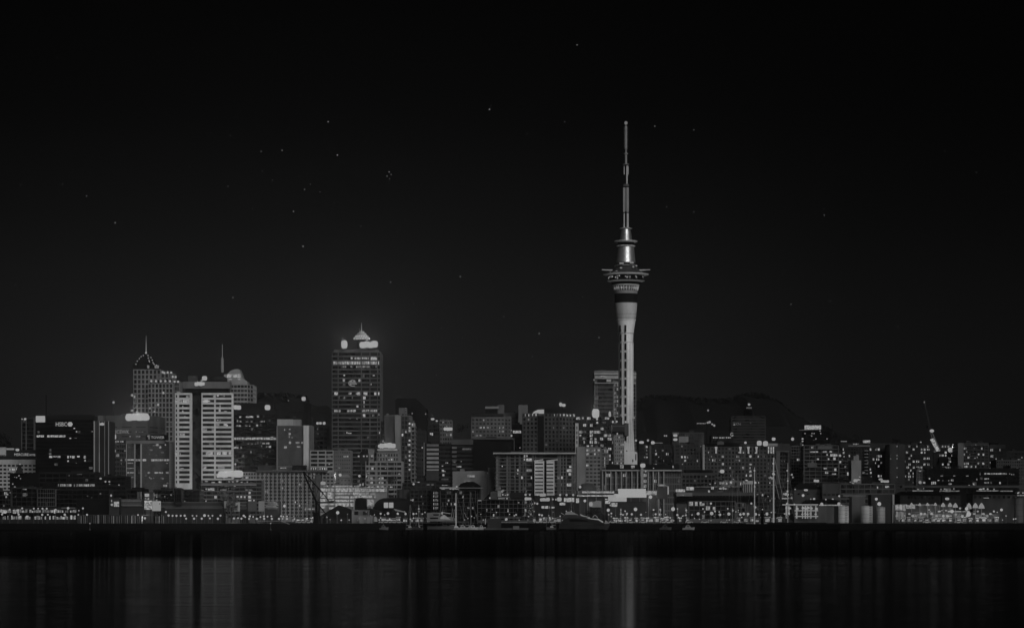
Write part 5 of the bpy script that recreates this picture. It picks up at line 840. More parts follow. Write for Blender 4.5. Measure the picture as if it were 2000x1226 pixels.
# ferry berth fence of vertical piles
r = root('berth_fence', 'long row of pale vertical berth piles right of the ferry terminal', 'fence'); m = MB(); rs = random.Random(5)
for i in range(44):
    x = 151 + i * 3.9 + rs.uniform(-1, 1)
    if 283 < x < 300: continue
    m2 = MB().box(xz(x, 1706), xz(x + rs.choice((.6, .9, 1.6)), 1706), 1705.7, 1706.1, 4, zz(1004.5 + rs.uniform(0, 3), 1706)); m2.build('pile', wall(rs.choice((.08, .16, .3, .5))), r)
MB().box(xz(150, 1706), xz(323, 1706), 1706.2, 1706.5, zz(1005.4, 1706), zz(1004.6, 1706)).build('rail', wall(.09), r)
MB().box(xz(150, 1709), xz(262, 1709), 1709, 1712, 4, zz(1005, 1709)).build('backing_wall', wall(.035), r)
def louvre(label, x0, x1, yt, n, Y, a=.3, yb=994):
    r = root('car_park', label, 'car park'); MB().box(xz(x0, Y), xz(x1, Y), Y + 1, Y + 14, land(Y) - .2, zz(yt, Y)).build('wall', wall(.045), r)
    rs = random.Random(int(x0))
    for i in range(n):
        y = yt + 1.5 + i * (yb - yt - 2) / n; xa = x0 + rs.uniform(0, 8) * (i % 2)
        MB().box(xz(xa, Y), xz(x1 - rs.uniform(0, 6), Y), Y, Y + .5, zz(y + .55, Y), zz(y - .35, Y)).build('louvre', wall(rs.choice((a, a * .6, a * 1.3))), r)
    return r
louvre('low car park with thin glowing horizontal louvres left of the white billboard', 233, 281, 974, 6, 1750, .34, 991)
louvre('long low car park of dim horizontal louvres right of the white billboard', 314.5, 437, 979, 6, 1750, .24, 995)
louvre('short louvred car park wall between the pale panels below the podium', 468.5, 484, 979, 6, 1750, .26, 997)
louvre('louvred wall fading into light beside the gridded apartment block', 516.5, 545, 979, 6, 1750, .4, 996)
r = block('kiosk', 'small glowing waterfront shop with a bright corner panel', 213, 232.5, 972, 1738, .06, 10, 'kiosk'); glow(r, 227.5, 984, 10, 10, .17, 'room', 200, Y=1738); glow(r, 218.5, 985, 5, 5, .18, 'lamp', Y=1738); glow(r, 217, 967, 4, 4.4, .2, 'lamp', Y=1738); glow(r, 218, 977.5, 2.4, 5, .16, 'lamp', Y=1738)
r = block('office_block', 'low black waterfront block above the berth piles', 150, 212, 976, 1744, .012, 12)
r = root('billboard', 'pair of stacked lit billboards covered in dark figures', 'billboard'); Y = 1730
for y0, y1 in ((977, 986.6), (987.4, 994.5)): MB().box(xz(282, Y), xz(296.6, Y), Y, Y + .6, zz(y1, Y), zz(y0, Y)).build('panel', lit(.2), r)
MB().bar((xz(284, Y), Y + .9, 4), (xz(284, Y), Y + .9, zz(977, Y)), .25).bar((xz(294, Y), Y + .9, 4), (xz(294, Y), Y + .9, zz(977, Y)), .25).build('post', wall(.04), r)
text('lettering', '127', 286, 295, 982, 3.6, Y - .14, wall(.02), r, .1); text('lettering', 'DBC', 284.5, 294.5, 990.5, 3.6, Y - .14, wall(.02), r, .1)
r = root('billboard', 'tall plain white lit screen next to the stacked billboards', 'billboard'); MB().box(xz(297.3, Y), xz(314, Y), Y, Y + .6, zz(997.3, Y), zz(978, Y)).build('panel', lit(.18, False), r); MB().bar((xz(305, Y), Y + .9, 4), (xz(305, Y), Y + .9, zz(980, Y)), .4).build('post', wall(.04), r); glow(r, 311.5, 980, 4, 4, .2, 'lamp', Y=Y - .4)
r = block('kiosk', 'small block with two tiers of bright square windows above the stacked billboards', 281, 299, 962, 1760, .09, 8, 'kiosk')
for q in ((287, 966.5, 8.5, 6), (284.5, 973.5, 3, 4), (289.5, 973.5, 3, 4)): glow(r, *q, .17, 'room', Y=1760, dY=-.3)
r = root('stair_tower', 'slim pale twin-shafted stair tower between the dark low blocks', 'tower'); MB().box(xz(268, 1770), xz(271.3, 1770), 1770, 1776, 4, zz(960, 1770)).build('shaft', wall(.16), r); MB().box(xz(272.5, 1770), xz(274.5, 1770), 1770, 1776, 4, zz(960, 1770)).build('shaft', wall(.14), r)
OB('dark terraced block with faint ledges between the white banded tower and the car park', [(300, 1800), (338, 1800), (391, 1802)], 955, p=.05, pe=.1, fp=7.6, off=2, sf=.14, k=[5, 7], pf=.04, wall_a=.05, glass_a=.005, depth=20, lits=[(301, 966.5, 4.4, 4.4, .14), (350, 960, 3.4, 3.6, .18), (344, 960.5, 2, 2, .14), (322, 969, 2, 2, .14), (349, 969.5, 2, 1.6, .1), (334, 966, 3, 3, .08)])
OB('thin black tower-like block straddling the long louvred car park', [(340, 1746), (354.5, 1746)], 953, fp=8, off=3, sf=.1, k=3, pf=.08, wall_a=.04, glass_a=.004, depth=10, glows=[(361, 978, 2, 2, .16)], base=984)
b = OB('podium with a strip of lit offices under two overexposed floodlights', [(393, 1845), (446, 1845), (512, 1845)], 936, fp=7.6, off=1.4, sf=.35, k=[5, 6], pf=.05, wall_a=.16, glass_a=.012, depth=22,
  lits=[(394, 940, 2, 4, .2), (403, 939.5, 6, 2, .18), (416, 943, 7, 1.6, .16), (430, 941, 6, 3, .2), (447, 940, 3, 3, .13), (455, 940, 4, 3, .15), (463, 939, 5, 2, .14), (472, 941, 4, 2, .13), (483, 941, 3, 3, .14), (458, 950.5, 4, 2.6, .12), (408, 957, 4, 4, .17)] + [(457 + i * 7, 968.5, 4, 4, .17) for i in range(4)] + [(487.5, 960, 4, 4, .17), (487.5, 969, 6, 6, .2), (488, 976, 6, 4, .2), (496, 976, 3, 3, .16), (414.5, 957.5, 8, 8, .17), (421, 968, 5, 5, .2), (403, 954.5, 3, 3, .18), (402.5, 978, 2.6, 2.6, .19), (436, 956, 12, 1.6, .13), (482, 956, 6, 1.6, .12), (490, 956, 6, 1.4, .12), (387, 954, 7, 5, .15)])
glow(b, 441, 925.5, 30, 13, .25, 'lamp', 5000, Y=1846); glow(b, 464, 925, 22, 14, .25, 'lamp', 3500, Y=1846); glow(b, 434, 929, 22, 7, .25, 'lamp', Y=1846); glow(b, 459.5, 906, 4, 4, .2, 'lamp', Y=1860)
MB().box(xz(393, 1843), xz(513, 1843), 1842.6, 1844.9, zz(937.4, 1843), zz(935.6, 1843)).build('parapet', wall(.5), b); MB().box(xz(392, 1842), xz(500, 1842), 1842, 1844.9, zz(948, 1842), zz(944.8, 1842)).build('canopy', wall(.24), b)
for (x0, x1, y0, y1, a, lab) in ((457, 468.4, 980, 998, .5, 'bright pale wall panel beside the funnel-shaped tree below the podium'), (484.6, 501, 978, 998, .12, 'dull grey wall panel between two pale ones at the waterfront'), (505, 516, 978, 998, .4, 'pale wall panel next to the dull grey panel at the waterfront'), (438, 447, 978, 992, .42, 'short pale wall panel left of the funnel-shaped tree')):
    r = root('advertising_panel', lab, 'panel'); MB().box(xz(x0, 1736), xz(x1, 1736), 1736, 1737, zz(y1, 1736), zz(y0, 1736)).build('board', wall(a), r); MB().bar((xz(x0 + 2, 1736), 1737.3, 4), (xz(x0 + 2, 1736), 1737.3, zz(y0, 1736)), .3).bar((xz(x1 - 2, 1736), 1737.3, 4), (xz(x1 - 2, 1736), 1737.3, zz(y0, 1736)), .3).build('post', wall(.1), r)
b = apartments('broad grey apartment slab covered by a fine grid of narrow dark windows', [(474, 1860), (500, 1860), (608, 1860), (652, 1862)], 921, fp=6.85, off=2.5, sf=.5, k=[5, 13, 6], pf=.34, wall_a=.36, glass_a=.014, depth=22, slab=.25,
  lits=[(517, 926, 3, 3, .17), (483, 931.5, 6, 5, .16), (551, 938.5, 6, 4, .2), (586, 945, 5, 4, .2), (551, 952, 6, 4, .2), (520, 957, 6, 6, .14), (613.5, 925.5, 3, 3, .19), (613.5, 930.5, 4, 3, .19), (577, 980, 4, 4, .2), (585, 986.5, 4, 4, .2), (603, 994, 8, 4, .17), (611, 994, 6, 4, .17), (597, 994, 6, 4, .14), (554, 973, 4, 3, .12)])
MB().box(xz(500, 1858), xz(640, 1858), 1858, 1859.8, zz(921, 1858), zz(918, 1858)).build('parapet', wall(.14), b); MB().box(xz(503, 1866), xz(535, 1866), 1866, 1878, zz(921, 1866), zz(908, 1866)).build('plant_room', wall(.05), b); MB().box(xz(571, 1866), xz(597, 1866), 1866, 1878, zz(919, 1866), zz(908, 1866)).build('plant_room', wall(.02), b)
MB().box(xz(616, 1857), xz(627, 1857), 1857, 1859.9, 4, zz(926, 1857)).build('blank_wall', wall(.13), b)
for i in range(16): MB().box(xz(503 + i * 8.3, 1858), xz(504.2 + i * 8.3, 1858), 1858.6, 1859.7, 6, zz(922, 1858)).build('pilaster', wall(.05 if i % 2 else .09), b)
b = OB('grey rounded-top block behind the two starry lamps', [(664, 1900), (685, 1900)], 932, fp=8, off=5, sf=.8, k=3, pf=.5, wall_a=.16, depth=16)
MB().vprism([(xz(674.5 + 10 * math.cos(math.radians(a)), 1899), zz(932 - 6.5 * math.sin(math.radians(a)), 1899)) for a in range(0, 181, 20)], 1899, 1915).build('arched_roof', wall(.2), b)
# glowing parking building
r = root('parking_building', 'overexposed bright multi-level parking building with long glowing decks', 'building'); Y = 1815
MB().box(xz(625, Y), xz(756, Y), Y + 1, Y + 24, 4, zz(950, Y)).build('wall', wall(.3), r)
for (x0, x1, y0, y1, e, sg) in ((626, 640, 953, 959, .2, 16), (641, 654, 953, 959, .2, 16), (655.5, 705, 952.5, 960, .19, 14), (705, 755, 954, 960, .17, 4), (626, 637, 961, 971, .16, 16), (639.5, 651, 960.5, 973, .2, 16), (655, 688, 961.5, 966, .16, 8), (689, 703, 961, 966, .17, 5), (704, 734, 961, 966.5, .12, 30), (655, 691.5, 968.5, 972.5, .18, 40), (655, 691, 975.5, 979.5, .19, 40), (626, 638, 974, 980, .19, 16), (640, 653, 975, 980, .16, 14), (655, 691, 982, 989, .19, 40), (626, 654, 983, 986, .18, 30), (626, 635, 986, 992, .19, 12), (643, 655, 990, 994, .2, 14), (692, 735, 967, 972, .17, 44), (626, 655, 947, 951, .06, 30), (655, 704, 947.5, 951, .12, 50)): strip(r, x0, x1, (y0 + y1) / 2, y1 - y0, Y, e, sg, 1, 3, 'lit_deck', .3)
m = MB(); [m.box(xz(x, Y), xz(x + .5, Y), Y - .8, Y - .6, 4, zz(952, Y)) for x in (640.3, 654.6, 688.5)]; m.build('column', wall(.03), r)
for q in ((631, 943, 10, 7, .18), (651, 949.5, 5, 3, .2), (658, 949.5, 6, 3, .2), (639.5, 949, 3, 3, .2), (703.5, 946.5, 4, 5, .17), (709, 945.5, 3, 6, .17), (720, 951, 5, 3, .17), (727, 950.5, 5, 2.6, .16), (738, 950, 5, 4, .19), (747, 950, 6, 3.4, .17), (704, 965, 4, 4, .21)): glow(r, *q, 'lamp', Y=Y)
plight((xz(670, Y), Y - 10, zz(948, Y)), 800, r)
# domes and stage
r = root('dome_tent', 'dark rounded event dome in front of the glowing parking building', 'tent'); MB().lathe([(R_(1) * 0 + 12 / F * 1765, 4), (12.4 / F * 1765, zz(985, 1765)), (11.5 / F * 1765, zz(975, 1765)), (9 / F * 1765, zz(972, 1765)), (.5, zz(971, 1765))], (xz(703.5, 1765), 1775), 24).build('canvas', wall(.018), r)
MB().lathe([(12.8 / F * 1765, 4), (12.8 / F * 1765, 4.8)], (xz(703.5, 1765), 1775), 24).build('base_ring', wall(.03), r)
r = root('dome_tent', 'long dark low event dome with two bright square lights on it', 'tent'); Y = 1762
m = MB(); k = 0
for j in range(9):
    v = j / 8 * math.pi / 2
    for i in range(24):
        t = 2 * math.pi * i / 24; m.v.append((xz(767, Y) + 46 / F * Y * math.cos(t) * math.cos(v) ** .5 if v < 1.5 else xz(767, Y), Y + 16 + 14 * math.sin(t) * math.cos(v), 4 + (zz(971, Y) - 4) * math.sin(v)))
for j in range(8):
    for i in range(24): m.f.append((j*24+i, j*24+(i+1) % 24, (j+1)*24+(i+1) % 24, (j+1)*24+i))
m.build('canvas', wall(.02), r, True); glow(r, 754, 986, 8.6, 10.5, .21, 'box', 150, Y=Y, dY=2); glow(r, 764, 986, 8.6, 10.5, .21, 'box', Y=Y, dY=2)
r = root('billboard', 'small lit picture board standing between the two event domes', 'billboard'); Y = 1752; MB().box(xz(716.5, Y), xz(731, Y), Y, Y + .5, zz(988.5, Y), zz(974, Y)).build('frame', wall(.4), r); MB().box(xz(718, Y), xz(729.6, Y), Y - .1, Y + .2, zz(986.6, Y), zz(975.6, Y)).build('panel', lit(.15), r); MB().bar((xz(723, Y), Y + .7, 4), (xz(723, Y), Y + .7, zz(980, Y)), .25).build('post', wall(.04), r)
r = block('kiosk', 'flat grey kiosk with dark openings below the lit picture board', 687, 721, 996, 1722, .16, 8, 'kiosk')
for x0, x1, a in ((692, 700, .01), (700.5, 707, .12), (708.5, 718, .03)): MB().box(xz(x0, 1722), xz(x1, 1722), 1721.8, 1722.2, zz(1005, 1722), zz(998, 1722)).build('opening', wall(a), r)
r = block('container', 'long white freight container beside the flat grey kiosk', 701, 729, 1007, 1712, .26, 5, 'container')
m = MB(); [m.box(xz(701 + i * 2, 1712), xz(701.7 + i * 2, 1712), 1711.85, 1712, 4.1, zz(1007.4, 1712)) for i in range(14)]; m.build('ribs', wall(.3), r)
r = root('slide', 'curved white chute at the right end of the freight container', 'slide'); MB().vprism([(xz(x, 1711), zz(y, 1711)) for x, y in ((730, 1018), (731, 1008), (734, 1008), (737, 1012), (737.5, 1018))][::-1], 1709, 1711).build('chute', wall(.45), r)
def hip(label, pts, Y, a=.012, depth=14, name='pavilion', cat='pavilion'):
    r = root(name, label, cat); zl = [zz(y, Y) for x, y in pts]; m = MB(); m.vprism([(xz(x, Y), zz(y, Y)) for x, y in pts][::-1], Y, Y + depth); m.build('roof', wall(a), r)
    x0, x1 = min(p[0] for p in pts), max(p[0] for p in pts); yb = max(p[1] for p in pts)
    MB().box(xz(x0 + 2, Y), xz(x1 - 2, Y), Y + 1, Y + depth - 1, 4, zz(yb, Y) - .01).build('wall', wall(min(.03, a * 2)), r); return r
hip('long low black pitched-roof shed at the foot of the crane', [(622, 1009), (640, 998), (661, 986), (668, 988), (690, 996), (690, 1009)], 1726)
hip('dark sloping stage roof right of the small picture board', [(716, 993), (722, 992), (745, 999), (745, 1003), (716, 1003)], 1740, .02)
r = hip('small pale canopy roof lit from below, right of the long event dome', [(769, 993), (774, 994), (792, 999), (792, 1000.6), (772, 997)], 1728, .4, 6)
# centre
OB('dim block with two pale vertical strips left of the glass-fronted shoulder building', [(775, 1830), (800, 1830)], 955, fp=8, off=2, sf=.3, k=4, pf=.5, wall_a=.06, depth=18, solid=[(780.5, 785.5, 956, 990, .085), (789, 799, 956, 990, .085)])
OB('dark wharf block of tidy square windows with a pair of small lamps', [(800.3, 1822), (842, 1824)], 955, fp=7.6, off=2, sf=.25, k=5, pf=.16, wall_a=.05, glass_a=.006, depth=18, lits=[(803, 976, 2, 2, .2), (807.3, 976, 4, 4, .2), (825.5, 983, 2, 3, .15), (823, 970.5, 1.4, 3, .1)])
OB('dim low block with roof lamp behind the square-windowed wharf block', [(786, 1880), (850, 1882)], 942, fp=8, off=3, sf=.5, k=7, pf=.3, wall_a=.04, depth=18, lits=[(840, 942, 14, 2, .06)], glows=[(807.8, 944.8, 4.4, 4.4, .2), (817.5, 941, 5, 2, .16)])
b = OB('black block with three columns of narrow lit slits near the moored sailing boats', [(842.5, 1815), (858, 1815)], 953, fp=7.6, off=4, sf=.2, k=3, pf=.4, wall_a=.02, glass_a=.003, depth=18)
for i, (x, e) in enumerate(((847.3, .18), (851, .18), (854.3, .12))):
    for j in range(5): glow(b, x + (.6 if i else 0), 961 + j * 7.6 + (1 if j == 0 else 0), 1.2, 4.6, e, 'room', Y=1815, dY=-.15)
b = OB('glass-fronted dark office with a bright cantilevered roof canopy', [(859.5, 1810), (929, 1810), (938, 1814)], 957, fp=7.5, off=1, sf=.08, k=[6, 2], pf=.07, wall_a=.09, glass_a=.004, depth=20, lits=[(904.5, 969.5, 2, 5, .12), (904, 971.5, 3, 3, .1), (876, 976.5, 3.4, 4, .12), (914, 991, 3, 2, .1), (916, 991.6, 2, 3, .08), (923.5, 991.5, 3, 4, .1), (881.5, 984, 2, 4, .12), (873.5, 984, 1.4, 4, .12)])
MB().box(xz(859, 1808), xz(891, 1808), 1807, 1830, zz(953.6, 1808), zz(951, 1808)).build('canopy_roof', wall(.6), b); MB().box(xz(891.2, 1808), xz(943, 1808), 1807, 1830, zz(953.6, 1808), zz(951.4, 1808)).build('canopy_roof', wall(.2), b); glow(b, 892, 950, 3.6, 3.6, .2, 'lamp', Y=1808); strip(b, 862, 897, 954.4, 1.2, 1808, .2, 6, .75, 4); strip(b, 863, 876, 947, 1.4, 1808, .12, 5, .9, 4)
hip('black hipped roof in front of the pale warehouse', [(895, 950), (900, 944), (912, 940), (925, 940), (934, 945), (940, 950)], 1822, .008, 12)
hip('dark triangular sail-like roof beside the pale warehouse end block', [(941, 978), (950, 969), (961, 958), (972, 958), (972, 978)], 1808, .014, 12)
b = OB('long three-storey gridded wharf building with thin pale window frames', [(932, 1790), (1020, 1790), (1043, 1792)], 975, p=.07, pe=.12, fp=8, off=1.2, sf=.12, k=[10, 5], pf=.1, wall_a=.11, glass_a=.004, depth=18, lits=[(950.5, 996.5, 3, 6, .13), (992.5, 996.3, 2.6, 6, .18), (1013, 981, 3, 1.6, .14), (936, 976, 8, 1.6, .16), (961.5, 994.5, 2, 2, .08)])
MB().box(xz(958, 1786), xz(971, 1786), 1786, 1789.8, zz(975, 1786), zz(959, 1786)).build('roof_block', wall(.09), b); MB().box(xz(972, 1786), xz(979, 1786), 1786, 1789.8, zz(969, 1786), zz(958, 1786)).build('roof_block', wall(.42), b)
for q in ((957.3, 972, 4.4, 3.6, .18), (979.5, 973, 13, 1.4, .18), (990, 973, 3.6, 2.4, .2), (982, 965.5, 3, 3, .2), (987, 966.5, 3, 2, .17), (991.5, 965.5, 4, 3, .19), (1026.5, 965.5, 4.4, 4.4, .18), (1034.7, 965.5, 3.6, 3.6, .18), (1028, 973.5, 7, 6, .2), (1034, 973.5, 8, 5, .2), (982.5, 957.5, 5, 4, .11)): glow(b, *q, 'lamp', Y=1788)
hip('low dark curved roof behind the long gridded wharf building', [(996, 972), (996, 962), (1001, 961), (1024, 961), (1026, 964), (1026, 972)], 1812, .03, 12)
r = block('office_block', 'cluttered dark quayside block crowded with glowing signs left of the transit canopy', 1044, 1131, 968, 1800, .035, 16)
for q in ((1060, 966, 12, 6, .18), (1064, 975, 19, 7, .19), (1050, 965.5, 6, 4, .18), (1079.5, 974.5, 4, 4, .18), (1085.8, 975, 3, 4, .18), (1092.5, 974.5, 9, 8, .2), (1094, 966, 4.4, 4.4, .19), (1106.5, 966, 4.4, 4.4, .18), (1119.5, 966, 4.4, 4.4, .18), (1044.3, 982, 3, 4, .19), (1049.3, 983, 4, 4, .2)): glow(r, *q, 'lamp', Y=1800)
for q in ((1111.5, 975.5, 20, 8, .2), (1128, 977, 6, 9, .19), (1098.5, 983.5, 11, 5, .19), (1060.5, 990, 6, 4.6, .18), (1067.5, 990, 6, 5, .2), (1073, 990.5, 3, 4, .1), (1080, 990.5, 6, 3, .19)): glow(r, *q, 'room', Y=1800)
r = hip('white pointed event tent glowing behind the motor yacht', [(1151, 990), (1155, 981), (1166, 977), (1174.5, 978), (1174.5, 990)], 1770, .34, 10, 'marquee', 'tent'); glow(r, 1154, 984, 7, 9, .18, 'lamp', 150, Y=1770)
r = block('kiosk', 'dark quayside pavilion under the brightest part of the transit canopy', 1188, 1262, 980, 1775, .05, 12, 'pavilion'); strip(r, 1194, 1206, 985, 8, 1775, .17, 10, 1); glow(r, 1187, 980, 10, 6, .2, 'room', Y=1775)
for q in ((1197, 986, 5, 5, .2), (1202, 987, 4, 4, .2), (1192, 986, 3, 4, .15)): glow(r, *q, 'lamp', Y=1774)
r = root('screen', 'grey boxed screen framed by a bright white arch above the right quay', 'billboard'); Y = 1790
MB().box(xz(1283, Y), xz(1304, Y), Y, Y + 5, zz(974, Y), zz(950, Y)).build('box', wall(.07), r)
MB().box(xz(1303.8, Y), xz(1306, Y), Y - .5, Y + .5, zz(965, Y), zz(950, Y)).build('frame', lit(.19, False), r); m = MB(); [m.bar(at(1284 + i * 3.1, 949.5 - 4 * math.sin(math.pi * min(1, (i + 1.5) / 8)), Y), at(1287.1 + i * 3.1, 949.5 - 4 * math.sin(math.pi * min(1, (i + 2.5) / 8)), Y), .25) for i in range(7)]; m.build('frame', wall(.5), r); glow(r, 1292, 947.5, 9, 2.6, .16, 'lamp', Y=Y); MB().bar((xz(1290, Y), Y + 3, 4), (xz(1290, Y), Y + 3, zz(973, Y)), .6).build('post', wall(.05), r)
b = OB('grey four-storey block of large dark openings right of the civic building', [(1332, 1900), (1397, 1900)], 923, fp=8, off=5, sf=.35, k=9, pf=.3, wall_a=.085, glass_a=.008, depth=20, lits=[(1379, 926, 2.6, 2.6, .18), (1378, 925, 2, 1.5, .14), (1387, 944, 3, 2, .14)], plants=[(1338, 1390, 917, .012)])
b = OB('low wide dark-roofed market hall with pale sign boards on its parapet', [(1320, 1800), (1476, 1800)], 961, fp=7, off=6.6, sf=.1, k=24, pf=.1, wall_a=.09, glass_a=.004, depth=20, low=1, glows=[(1329, 957.5, 18, 5.4, .2, 'room'), (1348, 953.5, 15, 6.5, .2, 'room')], lits=[])
MB().box(xz(1321, 1799), xz(1352, 1799), 1798.6, 1799.6, zz(968.4, 1799), zz(961.5, 1799)).build('sign_board', wall(.22), b); glow(b, 1332, 966.3, 7, 1.4, .14, 'room', Y=1798.6, dY=-.1); MB().box(xz(1322, 1798), xz(1480, 1798), 1797, 1799.5, zz(979, 1798), zz(970, 1798)).build('dark_awning', wall(.008), b)
MB().box(xz(1358, 1810), xz(1400, 1810), 1810, 1816, zz(961, 1810), zz(950, 1810)).build('upper_storey', wall(.06), b); MB().box(xz(1357, 1809), xz(1401, 1809), 1808.5, 1809.9, zz(950.8, 1809), zz(949.7, 1809)).build('parapet', wall(.4), b); glow(b, 1391.5, 952.5, 5, 5, .17, 'room', Y=1809); glow(b, 1385, 959, 4, 4, .16, 'room', Y=1809)
for q in ((1407, 953.5, 6, 4), (1413, 953, 4, 5.5), (1417, 954, 5, 3)): glow(b, *q, .16, 'lamp', Y=1800)
b = OB('low block of lit shopfronts under the starry lamp, left of the columned porch', [(1394, 1850), (1450, 1850)], 939, fp=10, off=2, sf=.3, k=7, pf=.2, wall_a=.08, glass_a=.015, depth=16, lits=[(1408, 943, 6, 4, .17), (1412, 943, 5, 4, .18), (1418.5, 944, 4, 4, .2), (1397, 943, 3, 3, .1), (1446.5, 944, 2.6, 6, .16)])
r = root('columned_porch', 'white classical porch with four slim columns and a lit top', 'building'); Y = 1835; MB().box(xz(1451.5, Y), xz(1470.5, Y), Y, Y + 6, zz(945, Y), zz(938.5, Y)).build('entablature', wall(.55), r)
for x in (1452, 1456, 1459.8, 1463.6, 1467.6): MB().bar((xz(x + .6, Y), Y + .6, 5), (xz(x + .6, Y), Y + .6, zz(945, Y)), .32, 8).build('column', wall(.5), r)
MB().box(xz(1452, Y), xz(1470, Y), Y + 3, Y + 6, 4, zz(945, Y)).build('wall', wall(.05), r); glow(r, 1458, 937.5, 5, 3, .2, 'lamp', Y=Y)
b = OB('grey framed quayside shop building behind the row of glowing lamps', [(1345, 1768), (1408, 1768), (1437, 1768)], 978, p=.25, pe=.14, fp=8.5, off=1.5, sf=.12, k=[6, 3], pf=.08, wall_a=.12, glass_a=.01, depth=14, lits=[(1349, 985, 9, 8, .16), (1360, 982, 5, 8, .15), (1368, 982, 5, 5, .17), (1373, 984, 3, 4, .15)])
b = OB('small dark quayside building with two thin pale roof lines beside the tall masts', [(1438, 1775), (1456, 1775)], 981, fp=9, off=1.4, sf=.12, k=2, pf=.1, wall_a=.16, glass_a=.005, depth=12)
b = OB('low dark waterside house with lit eaves between the two tallest masts', [(1476, 1800), (1506, 1800)], 962, p=.2, fp=8, off=2.4, sf=.2, k=4, pf=.15, wall_a=.08, glass_a=.01, depth=14, lits=[(1490, 964, 4, 4, .17), (1480, 962.5, 4, 1.5, .12), (1500, 968.8, 3, 1.4, .16)])
b = OB('dark low quayside shed beyond the tallest mast with a glowing lamp on its roof', [(1512, 1810), (1550, 1810)], 958, fp=8, off=5, sf=.3, k=5, pf=.1, wall_a=.04, glass_a=.006, depth=14, glows=[(1535.5, 964.5, 6, 6, .19, 'lamp', 150), (1531, 964, 3, 4, .16), (1540, 972, 3, 2.4, .15), (1553, 955, 2.4, 2.4, .2), (1546, 972, 4, 4, .14), (1533, 973, 12, 2.6, .17)])
hip('dark sloping roof of a boat shed behind the lit pier pavilion', [(1566, 983), (1573, 976), (1620, 974), (1640, 977), (1640, 983)], 1752, .01, 8)
# lit pier pavilion: light on posts and rails put in as their own glow, round heads
r = root('pier_pavilion', 'brightly lit open-sided pier pavilion of white posts and rails', 'pavilion'); Y = 1722
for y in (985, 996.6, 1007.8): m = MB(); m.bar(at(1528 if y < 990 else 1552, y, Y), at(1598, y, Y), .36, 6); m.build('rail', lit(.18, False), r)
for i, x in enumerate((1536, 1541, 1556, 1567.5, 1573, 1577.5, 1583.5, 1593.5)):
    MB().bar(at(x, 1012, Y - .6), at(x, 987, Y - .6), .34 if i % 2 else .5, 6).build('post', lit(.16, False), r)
    uobj('sphere', 'lamp_globe', lit(.2, False), r, at(x + 1, 991 + (i * 37 % 5) * .5, Y - 1), (1, .6, .75)); uobj('sphere', 'lamp_globe', lit(.18, False), r, at(x - .4, 1002.5 + (i % 2), Y - 1), (.8, .6, .5))
MB().box(xz(1553, Y), xz(1598, Y), Y + 4, Y + 9, 4, zz(986, Y)).build('back_wall', wall(.1), r); MB().box(xz(1598.5, Y), xz(1640, Y), Y + 30, Y + 38, 4, zz(986.5, Y)).build('wing', wall(.1), r)
for x, y in ((1605, 983.5), (1638.5, 983)): uobj('sphere', 'lamp_globe', lit(.21, False), r, at(x, y, Y), (1, .8, .9))
strip(r, 1600, 1645, 986, 2.4, Y + 29, .17, 7, .95, 8)
# right quay marquees
for i, (x, y, h_, lab) in enumerate([(1780.5, 984, 6, 'first peaked white cafe umbrella from the left on the right-hand quay terrace'), (1796.5, 984.5, 5.6, 'second peaked white cafe umbrella from the left on the right-hand quay terrace'), (1811.5, 984, 6, 'third peaked white cafe umbrella from the left on the right-hand quay terrace'), (1826.8, 984, 6, 'fourth peaked white cafe umbrella from the left on the right-hand quay terrace'), (1842, 985, 8, 'large rounded glowing umbrella, fifth from the left on the right-hand quay terrace'), (1855.5, 985, 8, 'rounded glowing umbrella just left of the two brightest quay floodlights'), (1866, 986, 9, 'rounded glowing umbrella between the two brightest quay floodlights'), (1892.5, 986, 9, 'rounded glowing umbrella directly above the brightest quay floodlight'), (1905, 986.5, 10, 'second rounded glowing umbrella right of the brightest quay floodlight'), (1917, 987, 11, 'rightmost rounded glowing umbrella on the right-hand quay')]):
    r = root('cafe_umbrella', lab, 'umbrella', 'umbrellas on the right quay terrace'); Y = 1724; w_ = h_ * .42; p_ = at(x, y, Y); z0 = zz(y + h_ / 2, Y); z1 = zz(y - h_ / 2, Y)
    if i < 4: z0 = zz(y + h_ * .5, Y)
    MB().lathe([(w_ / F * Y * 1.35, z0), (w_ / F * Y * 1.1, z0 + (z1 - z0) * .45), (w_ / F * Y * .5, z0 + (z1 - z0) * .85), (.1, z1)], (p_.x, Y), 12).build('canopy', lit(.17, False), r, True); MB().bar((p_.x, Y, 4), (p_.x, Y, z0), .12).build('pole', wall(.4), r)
r = root('terrace', 'bright double-level quay terrace under the peaked cafe umbrellas', 'terrace'); Y = 1726
for (x0, x1, y0, y1, e) in ((1749, 1768, 985, 996, .18), (1769, 1793, 986, 993, .13), (1752, 1845, 984.6, 985.8, .18), (1803, 1812, 987, 993, .06), (1826, 1836, 987, 995, .04), (1846, 1903, 997, 999.5, .17), (1770, 1845, 1000, 1001, .1), (1750, 1770, 998, 1014, .08), (1782, 1845, 1003, 1015, .07), (1845, 1880, 1002, 1013, .07), (1905, 1950, 1004, 1012, .05), (1838, 1850, 995.5, 997.5, .19)): strip(r, x0, x1, (y0 + y1) / 2, y1 - y0, Y, e, 6, .82, int(x1), 'lit_window', .1)
MB().box(xz(1748.6, Y), xz(1862, Y), Y + .5, Y + 10, 4, zz(984.4, Y)).build('wall', wall(.09), r); MB().box(xz(1862.3, Y), xz(1955, Y), Y + .6, Y + 10, 4, zz(999, Y)).build('wall', wall(.06), r); rs = random.Random(3)
MB().box(xz(1760, 1708), xz(1940, 1708), 1706, 1708, zz(1018.4, 1708), zz(1017.4, 1708)).build('deck_edge', wall(.22), r)
